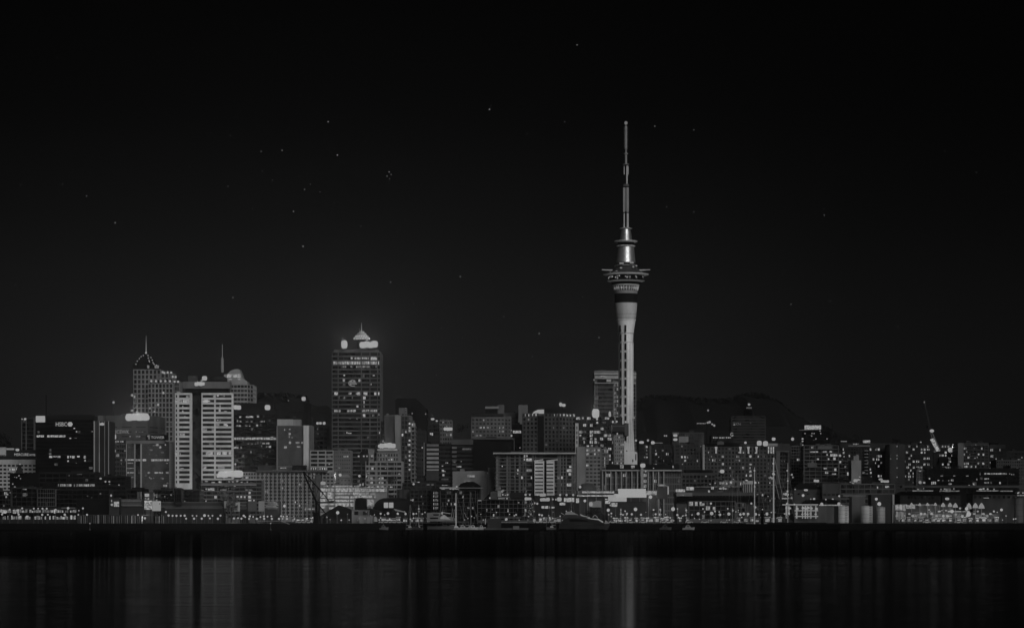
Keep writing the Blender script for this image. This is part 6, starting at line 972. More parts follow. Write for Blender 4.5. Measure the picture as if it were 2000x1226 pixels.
for i in range(26):
    x = 1752 + i * 7.6 + rs.uniform(-2, 2); y = rs.choice((992, 995, 998, 1003, 1007)); uobj('sphere', 'lamp_globe', lit(rs.choice((.14, .18, .22)), False), r, at(x, y, Y - 2), (rs.uniform(.5, 1.1), .5, rs.uniform(.5, .9)))
plight((xz(1800, 1722), 1716, 12), 500, r)
WS = 1.0
# ================================================================= LAMPS
ORD = ['first', 'second', 'third', 'fourth', 'fifth', 'sixth', 'seventh', 'eighth', 'ninth', 'tenth', 'eleventh', 'twelfth', 'thirteenth', 'fourteenth', 'fifteenth', 'sixteenth', 'seventeenth', 'eighteenth', 'nineteenth', 'twentieth', 'twenty-first', 'twenty-second', 'twenty-third', 'twenty-fourth', 'twenty-fifth', 'twenty-sixth']
_pole = MB().bar((0, 0, 0), (0, 0, 1), .11, 6, .07); _pm = unit('pole', _pole); _pm.materials.append(wall(.12))
_bm = MB().lathe([(.3, 0), (.3, .35), (.14, .6)], (0, 0), 8); _bs = unit('base', _bm); _bs.materials.append(wall(.08))
def lamp(label, px, py, q, Y, e=.22, group=None, power=0, asp=1.0, name='street_lamp', zg=4.0):
    r = root(name, label, 'street lamp', group); p_ = at(px, py, Y); r.location = (p_.x, p_.y, zg); rad = q * (.42 if q < 6.5 else .38) / F * Y
    g_ = uobj('sphere', 'lamp_globe', lit(e, False), r, (0, 0, p_.z - zg), (rad, rad, rad * asp))
    o = bpy.data.objects.new('pole', _pm); C.objects.link(o); o.parent = r; o.scale = (1, 1, max(.5, p_.z - zg - rad * asp)); o = bpy.data.objects.new('base', _bs); C.objects.link(o); o.parent = r
    if power: streetlight((0, -.4, p_.z - zg + rad * asp + .6), power, r)
    return r
def lamp_row(lab, group, pts, Y, e=.22, name='street_lamp'):
    pts = sorted(pts)
    for i, t in enumerate(pts): lamp('%s globe lamp from left %s' % (ORD[i], lab), t[0], t[1], t[2] if len(t) > 2 else 4.5, Y, e * (t[3] if len(t) > 3 else 1), group)
lamp_row('on the upper deck of the ferry terminal', 'globe lamps on the ferry terminal', [(19, 994.5, 4), (43.3, 992, 4.4), (34, 996, 5), (66, 992.5, 4), (74.5, 992.5, 3.4), (83, 992.6, 4.4), (91.3, 992.6, 4.4), (108.8, 994.5, 4), (133, 991.8, 6), (162, 992, 4.4), (154, 996.5, 3)], 1711)
lamp_row('on the quay edge before the ferry terminal', 'globe lamps below the ferry terminal', [(4, 1003.8, 4.6), (36.5, 1004, 4.6), (82.5, 1004.6, 5), (93.5, 1004.5, 4), (126.5, 1004.5, 5.6), (153, 1004.5, 3.6), (170, 1004.5, 4.6)], 1705)
lamp_row('in the even row right of the billboards', 'globe lamps in an even row on the promenade', [(329.3, 1006, 5.2), (337, 1006.5, 4.6), (344.7, 1006.5, 5), (353, 1006.4, 4.4), (360.7, 1006.3, 5.2), (376, 1006.4, 4, .8), (384, 1006.6, 3.4), (407, 1006.4, 4), (415, 1006.4, 4), (430.6, 1006.2, 4.6)], 1712)
lamp_row('in the lower row between billboards and crane', 'globe lamps in the lower promenade row', [(363.5, 1012, 4.4), (379, 1012, 5), (394, 1012, 5), (410, 1011.5, 4), (425.5, 1012.3, 5.4), (457, 1011.6, 4.8), (471.5, 1012, 4.8), (465, 1011, 4), (486.5, 1012.5, 4.6), (501.5, 1012.4, 5), (516, 1012.4, 5), (531, 1012.5, 5), (545, 1012.5, 5.4), (560.5, 1012.6, 5), (575, 1013, 4), (552, 1012.4, 4)], 1706)
lamp_row('in the upper clustered row below the podium', 'globe lamps clustered below the podium', [(476, 1006.5, 5.4), (479, 1009, 4), (488, 1007.5, 5), (494.5, 1008.5, 4), (508.6, 1009, 4), (515.5, 1007.5, 4.6), (522.5, 1008, 4), (530, 1007.3, 4), (549, 1007.3, 4.6), (553.5, 1008, 4), (560.5, 1007.8, 4)], 1716)
for t in [('lone globe lamp on the quay between the crane and the gridded apartment slab', 611, 1010.5, 5, 1712, 250), ('star-bright floodlight mast just left of the gridded apartment slab foot', 555.5, 987.5, 7, 1745, 500), ('brightest floodlight mast at the foot of the black crane', 659.5, 1000.5, 8.5, 1706, 1500), ('left one of two starry street lamps in front of the grey round-topped block', 647.5, 928.5, 6.5, 1880, 80), ('right, larger one of two starry street lamps in front of the grey round-topped block', 664.3, 927, 7.5, 1876, 800), ('starry street lamp between the round-topped block and the grey gabled block', 702, 929, 6, 1878, 400), ('bright lamp on the promenade in front of the even globe row', 399.5, 1006, 6.4, 1704, 400), ('small globe lamp on the quay below the white billboard', 283, 1011.3, 5.4, 1704, 200), ('globe lamp beside the small lit kiosk above the berth piles', 269.5, 1005, 4, 1703, 0), ('square-headed lamp between the white billboard and the even globe row', 324, 999, 4.6, 1722, 0),
          ('starry floodlight mast left of the hotel forecourt, beside the windowless slab', 1133, 950.5, 6, 1795, 500), ('tall floodlight mast above the motor yacht', 1142.3, 977.5, 7, 1712, 700), ('first of the great floodlight masts on the right quay, beside the yacht stern', 1188, 995.5, 8, 1708, 1100), ('second great floodlight mast, right of the transit canopy centre', 1241.3, 994, 9, 1709, 1100), ('floodlight mast at the right end of the glowing transit canopy', 1270.5, 970, 9, 1790, 800), ('third great floodlight mast left of the framed quayside shops', 1314.5, 993.5, 10, 1707, 1200),
          ('starry street lamp above the low shopfronts left of the columned porch', 1428, 941.5, 6, 1845, 500), ('starry floodlight above the lit pier pavilion', 1568.5, 967, 7, 1760, 700), ('dimmer starry lamp just right of the floodlight above the pier pavilion', 1590, 974, 5.6, 1758, 200), ('small starry lamp before the plain pale workshop', 1626.5, 974.5, 4.4, 1756, 150), ('small round lamp by the workshop door left of the storage tanks', 1639, 968, 4.4, 1757, 100), ('great starry floodlight among the storage tanks', 1717.3, 983.5, 10, 1735, 1500), ('bright oval floodlight just up and left of the great tank floodlight', 1711.5, 974, 7.4, 1745, 300), ('medium starry floodlight amid the terrace umbrellas', 1859.3, 998, 9, 1708, 600), ('brightest starry floodlight on the far right quay', 1892, 1003.5, 12, 1705, 1500), ('lone round floodlight near the far right edge of the quay', 1956, 995, 6.4, 1708, 500), ('cluster-headed lamp beside the brightest right quay floodlight', 1888, 993, 9, 1712, 200)]:
    lamp(t[0], t[1], t[2], t[3], t[4], .25 if t[3] > 6 else .22, 'floodlight masts and lone lamps' , t[5], 1.0, 'floodlight_mast' if t[3] > 6.9 else 'street_lamp')
lamp_row('along the tree-lined quay right of the event domes', 'promenade lamps right of the event domes', [(743.5, 1002.5, 4.6), (757.7, 1002, 6), (776.7, 1002.4, 5), (792, 1003, 5.4), (807.5, 1003, 5), (813, 1002.5, 3.4), (818, 993, 3.6), (825, 1003, 3)], 1715)
lamp_row('before the long gridded wharf building', 'quay lamps before the gridded wharf building', [(964.2, 1004.6, 3.6), (1008, 1004.6, 4), (989, 1013.3, 6), (1053.5, 1004.5, 5), (1058.5, 1005.6, 4.6), (1062.5, 1011.5, 4), (1073.5, 1010.5, 4), (1079.5, 1011.5, 4), (1094, 1007.3, 3), (1032.5, 1008, 3)], 1713)
lamp_row('on the quay below the civic building', 'quay lamps below the civic building', [(1194, 1002, 4), (1212.7, 995, 3, .8), (1212.7, 1003.5, 4.4), (1221, 997.5, 3.6), (1224.5, 1002.5, 4.6), (1234, 1003.5, 5), (1252, 1004.5, 5.4, .8), (1276.5, 995, 4), (1280.5, 1003.5, 4.6), (1289.5, 994.5, 4), (1288.5, 1004, 5), (1202.3, 986.8, 3.6), (1244, 1018, 2.8), (1215, 1016.6, 3), (1220.5, 1016, 3.4)], 1711)
lamp_row('on the quay before the framed shops', 'quay lamps below the market hall', [(1323.3, 993, 3), (1323, 1005, 5), (1340.3, 996, 4.2), (1339.8, 1005.5, 4.4), (1363.5, 1002.5, 7.6), (1373, 993, 3.4), (1390, 1002, 9), (1396.5, 998, 4), (1406, 1004.5, 6), (1423.5, 1003, 8), (1421.5, 992.7, 3.8), (1431, 996.5, 4), (1442, 996, 3), (1446, 1004, 6), (1452.5, 1003, 6), (1461, 1003, 6.6), (1476, 1003.5, 6), (1498, 1003, 8), (1506.5, 1000, 3), (1467.5, 982.5, 4.6), (1388.5, 982.6, 5), (1475, 990, 5.6)], 1710)
lamp_row('on tall posts near the lit pier pavilion', 'lamps near the pier pavilion', [(1537.5, 983, 5.4), (1532, 1002.7, 2.6), (1541, 1001.6, 4), (1551.5, 984.5, 4), (1583.5, 974, 2.8), (1613, 974.8, 3.4), (1475.8, 941.5, 3.2), (1481.5, 942, 3), (1503.5, 942.5, 3)], 1718)
rs = random.Random(77)
for (x0, x1, n_, lab, grp, Y) in ((566, 700, 14, 'around the derrick crane foot', 'small lights around the crane', 1713), (700, 840, 20, 'low on the quay before the event domes', 'small lights before the domes', 1709), (900, 1100, 24, 'low on the quay before the wharf buildings', 'small lights before the wharf buildings', 1708), (1180, 1340, 25, 'low on the quay below the transit canopy', 'small lights below the canopy', 1707), (1340, 1530, 25, 'low on the quay before the market hall', 'small lights before the market hall', 1706), (1750, 1990, 26, 'low on the far right quay', 'small lights on the right quay', 1712)):
    xs = sorted(x0 + (x1 - x0) * (i + rs.uniform(.1, .9)) / n_ for i in range(n_))
    for i, x in enumerate(xs): lamp('%s small lamp from left %s' % (ORD[i], lab), x, rs.choice((999, 1004, 1007, 1010, 1012, 1014, 1015, 1016)) + rs.uniform(-1, 1), rs.choice((1.8, 2.4, 3, 3.6)), Y + rs.uniform(-2, 2), rs.choice((.14, .18, .24)), grp, 0, 1.0, 'bollard_light')
def kiosk(label, x, wpx, Y, grp, e):
    r = root('market_stall', label, 'stall', grp); w_ = wpx / F * Y; r.location = (xz(x, Y), Y, 4.0); h = rs.uniform(2.6, 3.6)
    MB().box(-w_/2, w_/2, 0, 2.4, 0, h).build('wall', wall(.08), r); MB().hexa([(-w_/2 - .4, -.7, h + .01), (w_/2 + .4, -.7, h + .01), (w_/2 + .4, 2.7, h + .01), (-w_/2 - .4, 2.7, h + .01), (-w_/2, -.3, h + .5), (w_/2, -.3, h + .5), (w_/2, 2.4, h + .7), (-w_/2, 2.4, h + .7)]).build('roof', wall(rs.choice((.1, .3, .5))), r)
    MB().box(-w_ * .42, w_ * .42, -.06, .1, 1, h - .4).build('serving_hatch', lit(e), r); MB().box(-w_ * .45, w_ * .45, -.5, -.06, .85, .98).build('counter', wall(.3), r); return r
for (x0, x1, n_, lab, Y) in ((568, 612, 5, 'at the foot of the gridded apartment slab', 1715), (742, 840, 9, 'in front of the long event dome', 1718), (1040, 1098, 6, 'left of the big motor yacht', 1718), (1196, 1320, 12, 'below the bright transit canopy', 1716), (1326, 1346, 2, 'beside the framed quayside shops', 1716), (1440, 1526, 8, 'among the tall yacht masts', 1717), (1760, 1860, 9, 'under the peaked cafe umbrellas', 1716), (1868, 1950, 7, 'right of the terrace umbrellas', 1717)):
    for i in range(n_): kiosk('%s small lit stall from the left %s' % (ORD[i], lab), x0 + (x1 - x0) * (i + rs.uniform(.25, .75)) / n_, rs.uniform(5, 10), Y, 'lit stalls ' + lab, rs.choice((.1, .14, .18)))
# bright vertical quay banners under the promenade lamps
for i, (x, lab) in enumerate(((1212.7, 'white vertical banner under twin lamps below the civic building'), (1290, 'white vertical banner left of the third great floodlight'), (1340.2, 'white vertical banner right of the third great floodlight'), (1431, 'white vertical banner below the market hall awning'))):
    r = root('banner', lab, 'banner', 'vertical banners on the quay'); Y = 1709
    MB().box(xz(x - .5, Y), xz(x + .5, Y), Y, Y + .1, zz(999, Y), zz(993, Y)).build('cloth', lit(.18, False), r); MB().bar((xz(x, Y), Y + .2, 4), (xz(x, Y), Y + .2, zz(992, Y)), .12).build('pole', wall(.3), r)
# ================================================================= CRANES
r = root('derrick_crane', 'black triangular derrick crane silhouetted before the apartment slab and parking building', 'crane'); Y = 1709
A = lambda x, y, d=0: at(x, y, Y + d)
MB().bar(A(592, 921), A(618, 980), .62, 6).bar(A(618, 980), A(634, 1000), .4).bar(A(634, 1000), A(645, 1008), .25).build('main_jib', wall(.004), r)
MB().bar(A(593, 921), A(631, 963), .5, 6).bar(A(631, 963), A(643, 979), .3).build('back_jib', wall(.004), r)
MB().bar(A(618, 980.5), A(653, 979), .3).bar(A(642, 979.6), A(652, 979), .6).build('tie_beam', wall(.004), r)
m = MB(); [m.bar(A(*p1), A(*p2), .16, 4) for p1, p2 in (((600, 930), (597, 933)), ((603, 934), (602, 942)), ((615, 948), (611, 959)), ((631, 963), (619, 980)), ((607, 939), (605, 948)), ((622, 954), (616, 972)), ((617.5, 998), (634, 1000)))]; m.build('bracing', wall(.004), r)
MB().bar(A(618, 980), A(617.6, 1022), .55, 6).build('post', wall(.004), r); MB().box(xz(612, Y), xz(622, Y), Y - 1, Y + 3, 3.9, zz(1000, Y)).build('cab', wall(.006), r)
r = root('luffing_crane', 'leaning tower crane with a brightly lit boom section above the right apartments', 'crane'); Y = 2060
A = lambda x, y: at(x, y, Y)
m = MB()
for dx in (-1.2, 1.2): m.bar(A(1818 + dx, 842), A(1805.6 + dx * .4, 787), .14, 4)
pts = [(1818 - 12.4 * i / 12, 842 - 55 * i / 12) for i in range(13)]
for i, (u, v) in enumerate(zip(pts, pts[1:])): m.bar(A(u[0] + (1.1 if i % 2 else -1.1), u[1]), A(v[0] + (-1.1 if i % 2 else 1.1), v[1]), .09, 4)
m.build('upper_jib', wall(.06), r); uobj('sphere', 'jib_lamp', lit(.1, False), r, A(1805.4, 785), (.55, .55, .7))
m = MB()
for dx in (-4, 4): m.bar(A(1818 + dx * .3, 842), A(1831 + dx, 881), .3, 4)
m.bar(A(1822, 846), A(1837, 880), .2, 4).build('lower_jib', wall(.2), r)
m = MB(); m.hexa([tuple(at(x, y, Y + d)) for x, y, d in ((1829, 881, -1), (1836, 880, -1), (1836, 880, 1), (1829, 881, 1), (1816.5, 858, -1), (1823.5, 855, -1), (1823.5, 855, 1), (1816.5, 858, 1))]); m.build('lit_boom_section', lit(.22), r)  # light on the boom put in as its own glow
uobj('sphere', 'floodlight', lit(.24, False), r, A(1820, 841), (1.7, 1, 1.2)); MB().box(xz(1824, Y), xz(1836, Y), Y + 2, Y + 5, zz(960, Y), zz(882, Y)).build('tower', wall(.02), r); MB().box(xz(1833, Y), xz(1852, Y), Y - 3, Y + 2, zz(902, Y), zz(894, Y)).build('counterweight', wall(.008), r); MB().box(xz(1809.5, Y), xz(1812.5, Y), Y - 1, Y + 1, zz(836, Y), zz(831, Y)).build('hook_block', wall(.01), r)
plight(tuple(at(1819, 838, Y - 4)), 500, r)
# ================================================================= BOATS
def hull_mb(L, Bm, H, x0, y0, z0=-.6, bow=1, sheer=.35):
    """lofted hull, bow towards +x when bow=1"""
    m = MB(); n = 11
    for i in range(n):
        t = i / (n - 1); half = Bm / 2 * (min(1, .78 + t) if t < .3 else max(.03, 1 - ((t - .3) / .7) ** 2.4)); zt = H * (1 + sheer * t * t); X_ = x0 + (t if bow > 0 else 1 - t) * L
        m.v += [(X_ , y0 - half, zt), (X_ - bow * .04 * L * t, y0 - half * .72, z0 + (zt - z0) * .3), (X_ - bow * .06 * L * t, y0, z0), (X_ - bow * .04 * L * t, y0 + half * .72, z0 + (zt - z0) * .3), (X_, y0 + half, zt)]
    for i in range(n - 1):
        for j in range(4): a = i * 5 + j; m.f.append((a, a + 1, a + 6, a + 5) if bow > 0 else (a + 5, a + 6, a + 1, a))
        m.f.append((i*5 + 4, i*5, i*5 + 5, i*5 + 9))
    m.f += [(0, 1, 2, 3, 4), (n*5-1, n*5-2, n*5-3, n*5-4, n*5-5)]
    return m
def yacht(label, px, Lpx, ymast, Y=1694, mast_r=.22, mast_a=.6, hull_a=.3, bow=1, stays=(), spreaders=2, boom=True, cab=.4, lamps=(), base_y=None):
    r = root('sailing_yacht', label, 'yacht', 'yachts moored along the quay'); L = Lpx / F * Y; x0 = xz(px, Y) - L * (.42 if bow > 0 else .58); H = 1.3 if Lpx < 40 else 2.4
    hull_mb(L, L * .26, H, x0, Y, -.5, bow).build('hull', wall(hull_a, .4), r); xm = xz(px, Y); zt = zz(ymast, Y)
    MB().vprism([(xm - L * .18, H), (xm + L * .16, H), (xm + L * .1, H + 1), (xm - L * .16, H + 1)], Y - L * .06, Y + L * .06).build('cabin', wall(cab), r)
    MB().bar((xm, Y, H), (xm, Y, zt), mast_r, 6, mast_r * .6).build('mast', wall(mast_a), r)
    for i in range(spreaders):
        z = H + (zt - H) * (i + 1) / (spreaders + 1); MB().bar((xm - L * .05, Y, z), (xm + L * .05, Y, z), .12, 4).build('spreader', wall(mast_a), r)
    if boom: MB().bar((xm, Y, H + 1.6), (xm - bow * L * .36, Y, H + 1.5), .22, 5).build('boom', wall(.25), r)
    m = MB(); m.bar((xm, Y, zt), (x0 + (L if bow > 0 else 0), Y, H * 1.3), .05, 3); m.bar((xm, Y, zt), (x0 + (0 if bow > 0 else L), Y, H), .05, 3); m.build('rigging', wall(.25), r)
    for (x1, y1, x2, y2) in stays: MB().bar(at(x1, y1, Y), at(x2, y2, Y), .14, 4).build('stay', wall(.4), r)
    for (x, y, q) in lamps: uobj('sphere', 'mast_lamp', lit(.2, False), r, at(x, y, Y - .5), (q * .16, .4, q * .16))
    return r
yacht('white yacht whose bright tall mast rises before the glass-fronted office', 890.5, 34, 962, 1694, .42, .75, .35, 1, ((884, 993, 881, 1013), (887.6, 994, 885, 1012)), 2, True, .6, ((889, 984, 5), (876.5, 976.5, 2)))
yacht('small yacht with a thin mast before the slit-windowed black block', 865, 22, 980, 1695, .12, .25, .3, -1)
yacht('small yacht with a thin pale mast right of the bright masted white yacht', 919.5, 26, 960, 1695, .16, .3, .35, 1, ((907, 1000, 911, 1010),))
yacht('little sloop moored right of the motor launch with a slim mast', 905, 20, 975, 1696, .1, .2, .3, 1)
yacht('yacht with thick pale mast and cone-shaped rigging left of the columned porch yard', 1473.6, 46, 912, 1693, .42, .7, .2, 1, (), 2, True, .4, ((1473.5, 918.5, 3.4), (1475, 942, 5), (1474, 950, 3)))
for y0, y1 in ((925, 937), (955, 975)): pass
r = yacht('superyacht with the tallest bright mast and slanting stays on the right quay', 1510.7, 80, 893, 1690, .62, .85, .12, 1, ((1512.5, 893, 1529, 971), (1513, 935, 1522, 974)), 4, True, .3, ((1510.5, 905, 4), (1510.5, 925, 5), (1512.5, 926, 3), (1505, 932, 4)))
MB().box(xz(1501, 1688), xz(1510, 1688), 1688, 1688.4, zz(933.6, 1688), zz(931.4, 1688)).build('radar', wall(.7), r)
yacht('yacht with a slender spire-like mast ending right of the tallest mast', 1538.6, 40, 903, 1694, .26, .5, .2, -1, (), 3, True, .3, ((1537.6, 918.5, 3), (1538.6, 938.5, 3), (1538, 959, 4)))
for i, (x, y, lab) in enumerate(((1430, 918, 'faint thin mast yacht left of the columned porch'), (1441, 925, 'second faint thin mast yacht directly left of the columned porch'), (1500.3, 985, 'short-masted small yacht between the two tallest masts'), (1116, 970, 'thin-masted yacht behind the motor yacht bow'), (1078, 968, 'thin-masted yacht left of the big motor yacht'), (801, 985, 'thin-masted boat near the square-windowed wharf block'), (818, 985, 'small boat with a short bright mast beside the dark barge'))): yacht(lab, x, 20, y, 1697, .13 if i < 5 else .16, .25 if i < 5 else .4, .1, 1 if i % 2 else -1)
# motor yacht, dark hull, white raked superstructure
r = root('motor_yacht', 'big dark-hulled motor yacht with a pale raked superstructure on the central quay', 'yacht'); Y = 1688; x0 = xz(1092, Y); L = xz(1192, Y) - x0
hull_mb(L, 8, 3.4, x0, Y, -.5, 1, .1).build('hull', wall(.035, .4), r)
def deck(name, pts, dy, a): return MB().vprism([(xz(x, Y), zz(y, Y)) for x, y in pts][::-1], Y - dy, Y + dy).build(name, wall(a, .4), r)
deck('main_deck', ((1093, 1023), (1100, 1014), (1108, 1010), (1136, 1010), (1160, 1014), (1180, 1021), (1180, 1023.5)), 3.2, .025)
deck('side_windows', ((1112, 1013), (1131, 1013), (1150, 1016.5), (1150, 1018), (1112, 1018)), 3.3, .005)
deck('upper_deck', ((1098, 1010), (1104, 1004.5), (1126, 1004.5), (1137, 1007), (1152, 1010)), 2.6, .045)
deck('flybridge', ((1103.5, 1004.3), (1106, 998.5), (1117, 998.5), (1128, 1004.3)), 2.2, .35)
MB().bar(at(1117, 999.5, Y), at(1128.5, 1005.5, Y), .3).bar(at(1135, 1006.6, Y - 2), at(1152, 1011, Y - 2), .5).bar(at(1148, 1012.4, Y - 2), at(1170, 1014, Y - 2), .4).bar(at(1168, 1013.6, Y - 2), at(1178, 1019.5, Y - 2), .45).build('rail', wall(.75), r)
MB().bar(at(1095.5, 1001, Y), at(1104, 1006, Y), .22).build('davit', wall(.4), r)
m = MB(); [m.bar(at(*a_, Y - 1), at(*b_, Y - 1), .18) for a_, b_ in (((1158, 1010.5), (1158.5, 1007.5)), ((1158.5, 1007.5), (1162.2, 1005.8)), ((1162.2, 1005.8), (1166, 1008)), ((1166, 1008), (1166.5, 1011)))]; m.build('radar_arch', wall(.6), r)
for x, y in ((1106, 997.5), (1115.5, 997.5), (1134.4, 1004.5)): uobj('sphere', 'deck_lamp', lit(.2, False), r, at(x, y, Y - 2), (.35, .35, .35))
deck('bow_deck', ((1179, 1022), (1184, 1016), (1188, 1019), (1190, 1022)), 1.2, .3)
# motor launch, pale
r = root('motor_launch', 'pale multi-deck motor launch moored under the black slit-windowed block', 'boat'); Y = 1691; x0 = xz(835, Y); L = xz(888, Y) - x0
hull_mb(L, 6, 2.2, x0, Y, -.5, 1, .15).build('hull', wall(.1, .4), r)
def deck2(name, pts, dy, a): return MB().vprism([(xz(x, Y), zz(y, Y)) for x, y in pts][::-1], Y - dy, Y + dy).build(name, wall(a, .4), r)
deck2('cabin', ((834, 1017.5), (834, 1001), (846, 1000), (862, 1000.5), (862, 1003), (858, 1008), (884, 1009), (886, 1017)), 2.4, .22); deck2('cabin_windows', ((846, 1003.5), (858, 1003.5), (857, 1006), (847, 1006)), 2.5, .006); deck2('cabin_windows', ((840, 1010), (856, 1010), (856, 1012.5), (840, 1012.5)), 2.5, .006); deck2('flybridge', ((860, 1013), (862, 1006), (868, 1005), (878, 1012), (880, 1014)), 2.6, .6)
MB().bar(at(863, 1000, Y - 2), at(880, 1002.5, Y - 2), .2).build('awning_rail', wall(.6), r); glow(r, 863.5, 1001.5, 3.4, 6, .17, 'lamp', Y=Y - 2.4)
def launch(label, px, Lpx, a=.3, Y=1690, bow=1, grp='small boats along the quay'):
    r = root('motor_boat', label, 'boat', grp); L = Lpx / F * Y; x0 = xz(px, Y) - L / 2; hull_mb(L, L * .32, 1.3, x0, Y, -.4, bow, .3).build('hull', wall(a, .4), r)
    MB().vprism([(x0 + L * .22, 1.3), (x0 + L * .68, 1.3), (x0 + L * .58, 2.7), (x0 + L * .3, 2.8)], Y - L * .1, Y + L * .1).build('cabin', wall(a * 1.2, .4), r); MB().box(x0 + L * .32, x0 + L * .56, Y - L * .105, Y + L * .105, 1.75, 2.35).build('cabin_windows', wall(.006), r)
    MB().bar((x0 + L * .45, Y, 2.7), (x0 + L * .45, Y, 4.6), .06).build('aerial', wall(.4), r); return r
for t in (('small white cruiser just right of the bright masted yacht', 905, 22, .45), ('white cabin boat under the two oblong lamps near the gridded wharf building', 925, 20, .5), ('low pale boat at the left end of the floating pontoon', 941, 16, .4), ('dim cabin boat before the small white container and chute', 750, 18, .12), ('dark little boat left of the moored launch', 815, 22, .05), ('pale boat directly below the masts of the cone-rigged yacht', 1462, 20, .3), ('small dark boat in front of the third great floodlight', 1300, 24, .08), ('white boat moored beneath the framed quayside shops', 1345, 24, .3), ('grey work boat below the pier pavilion posts', 1572, 24, .08)): launch(*t)
r = root('barge', 'long flat black barge lying before the framed quayside shops and storage tanks', 'barge'); Y = 1672; hull_mb(xz(1640, Y) - xz(1352, Y), 12, 3.3, xz(1352, Y), Y, -.6, -1, .35).build('hull', wall(.004), r); MB().box(xz(1500, Y), xz(1612, Y), Y - 5, Y + 5, 3.3, 4.6).build('cargo_deck', wall(.005), r)
MB().lathe([(.9, 3), (.9, zz(1001, Y))], (xz(1489, Y), Y), 8).build('bollard_post', wall(.005), r); uobj('sphere', 'deck_lamp', lit(.2, False), r, at(1489.3, 994.3, Y), (.4, .4, .4)); MB().bar((xz(1489, Y), Y, zz(1001, Y)), (xz(1489, Y), Y, zz(995, Y)), .3).build('lamp_stem', wall(.01), r)
r = root('pontoon', 'flat floating pontoon with a pale rail and gangway before the gridded wharf building', 'pontoon'); Y = 1692; MB().box(xz(945, Y), xz(1032, Y), Y - 3, Y + 3, -.4, 1.1).build('deck', wall(.07), r); MB().box(xz(1002, Y), xz(1014, Y), Y - 4, Y - 3.1, .2, 2.4).build('fender', wall(.14), r)
MB().bar(at(957, 1010.5, Y), at(1018, 1010.5, Y), .14).bar(at(978, 1019.5, Y), at(1030, 1019.5, Y), .16).build('rail', wall(.35), r); MB().bar(at(948, 1012, Y), at(948, 1023, Y), .35).bar(at(966.4, 1012, Y), at(966.4, 1023, Y), .3).build('pile', wall(.55), r); MB().box(xz(952, Y), xz(979, Y), Y - 2, Y + 2, 1.1, zz(1012, Y)).build('shelter', wall(.045), r)
r = root('gangway', 'slanting pale gangway sloping to the water below the globe-lamp promenade', 'gangway'); MB().bar(at(550, 1017.5, 1697), at(565, 1023, 1690), .25).build('ramp', wall(.4), r); MB().bar(at(503, 1016.8, 1698), at(556, 1016.8, 1698), .14).build('handrail', wall(.4), r)
for px, y in ((175.5, 1022.5), (528.6, 1022.3)):
    r = root('buoy', 'tiny lit buoy floating %s' % ('before the berth piles at the left' if px < 200 else 'below the gangway of the globe-lamp promenade'), 'buoy'); q = at(px, y, 1660); MB().lathe([(.5, -.3), (.6, .2), (.15, 1.2), (.1, q.z)], (q.x, q.y), 8).build('float', wall(.1), r); uobj('sphere', 'beacon', lit(.16, False), r, (q.x, q.y, q.z + .3), (.4, .4, .4))
# ================================================================= CARS parked on the quays
def car_proto():
    r = root('parked_car', 'x', 'car', 'cars parked along the quay'); m = MB(); m.vprism([(-2.1, .35), (2.1, .35), (2.1, .8), (1.2, .95), (.7, 1.42), (-1.1, 1.45), (-1.9, .95), (-2.1, .9)], -.85, .85); m.build('body', wall(.5, .4), r)
    MB().vprism([(1.02, .95), (.62, 1.34), (-1.05, 1.36), (-1.6, .95)], -.87, .87).build('windows', wall(.01), r)
    for x in (-1.3, 1.3):
        for y in (-.8, .8):
            w_ = MB(); k = 12; w_.v = [(x + .34 * math.cos(2*math.pi*i/k), y + s * .1, .34 + .34 * math.sin(2*math.pi*i/k)) for s in (-1, 1) for i in range(k)]; w_.f = [tuple(range(k)), tuple(range(2*k-1, k-1, -1))] + [((i+1) % k, i, k + i, k + (i+1) % k) for i in range(k)]; w_.build('wheel', wall(.01), r)
    return r
cp = car_proto(); spots = [(585, 'beside the lone lamp at the apartment slab foot'), (594, 'left of the derrick crane base'), (603, 'just right of the leftmost quay car pair'), (747, 'first in the line under the event dome lamps'), (754, 'second in the line under the event dome lamps'), (762, 'third in the line under the event dome lamps'), (770, 'fourth in the line under the event dome lamps'), (779, 'last in the line under the event dome lamps'), (1050, 'left of the quay lamps near the motor yacht'), (1064, 'between two quay lamps near the motor yacht'), (1078, 'closest to the motor yacht stern'), (1197, 'right of the motor yacht bow'), (1232, 'under the second great floodlight'), (1256, 'right of the second great floodlight'), (1296, 'left of the third great floodlight'), (1306, 'just below the third great floodlight'), (1346, 'right of the white vertical banner by the shops'), (1377, 'in front of the framed quayside shops'), (1414, 'below the widest quay lamp glow'), (1440, 'before the small dark quayside building'), (1810, 'on the quay under the third terrace umbrella'), (1872, 'left of the brightest far right floodlight')]
for i, (px, lab) in enumerate(spots):
    if i == 0: c = cp
    else:
        c = cp.copy(); C.objects.link(c)
        for ch in cp.children: d = ch.copy(); C.objects.link(d); d.parent = c
    c['label'] = 'pale parked car ' + lab; c.location = (xz(px, 1704), 1704 + (i % 2) * .4, 4.0); c.scale = (1.15, 1, 1.15)
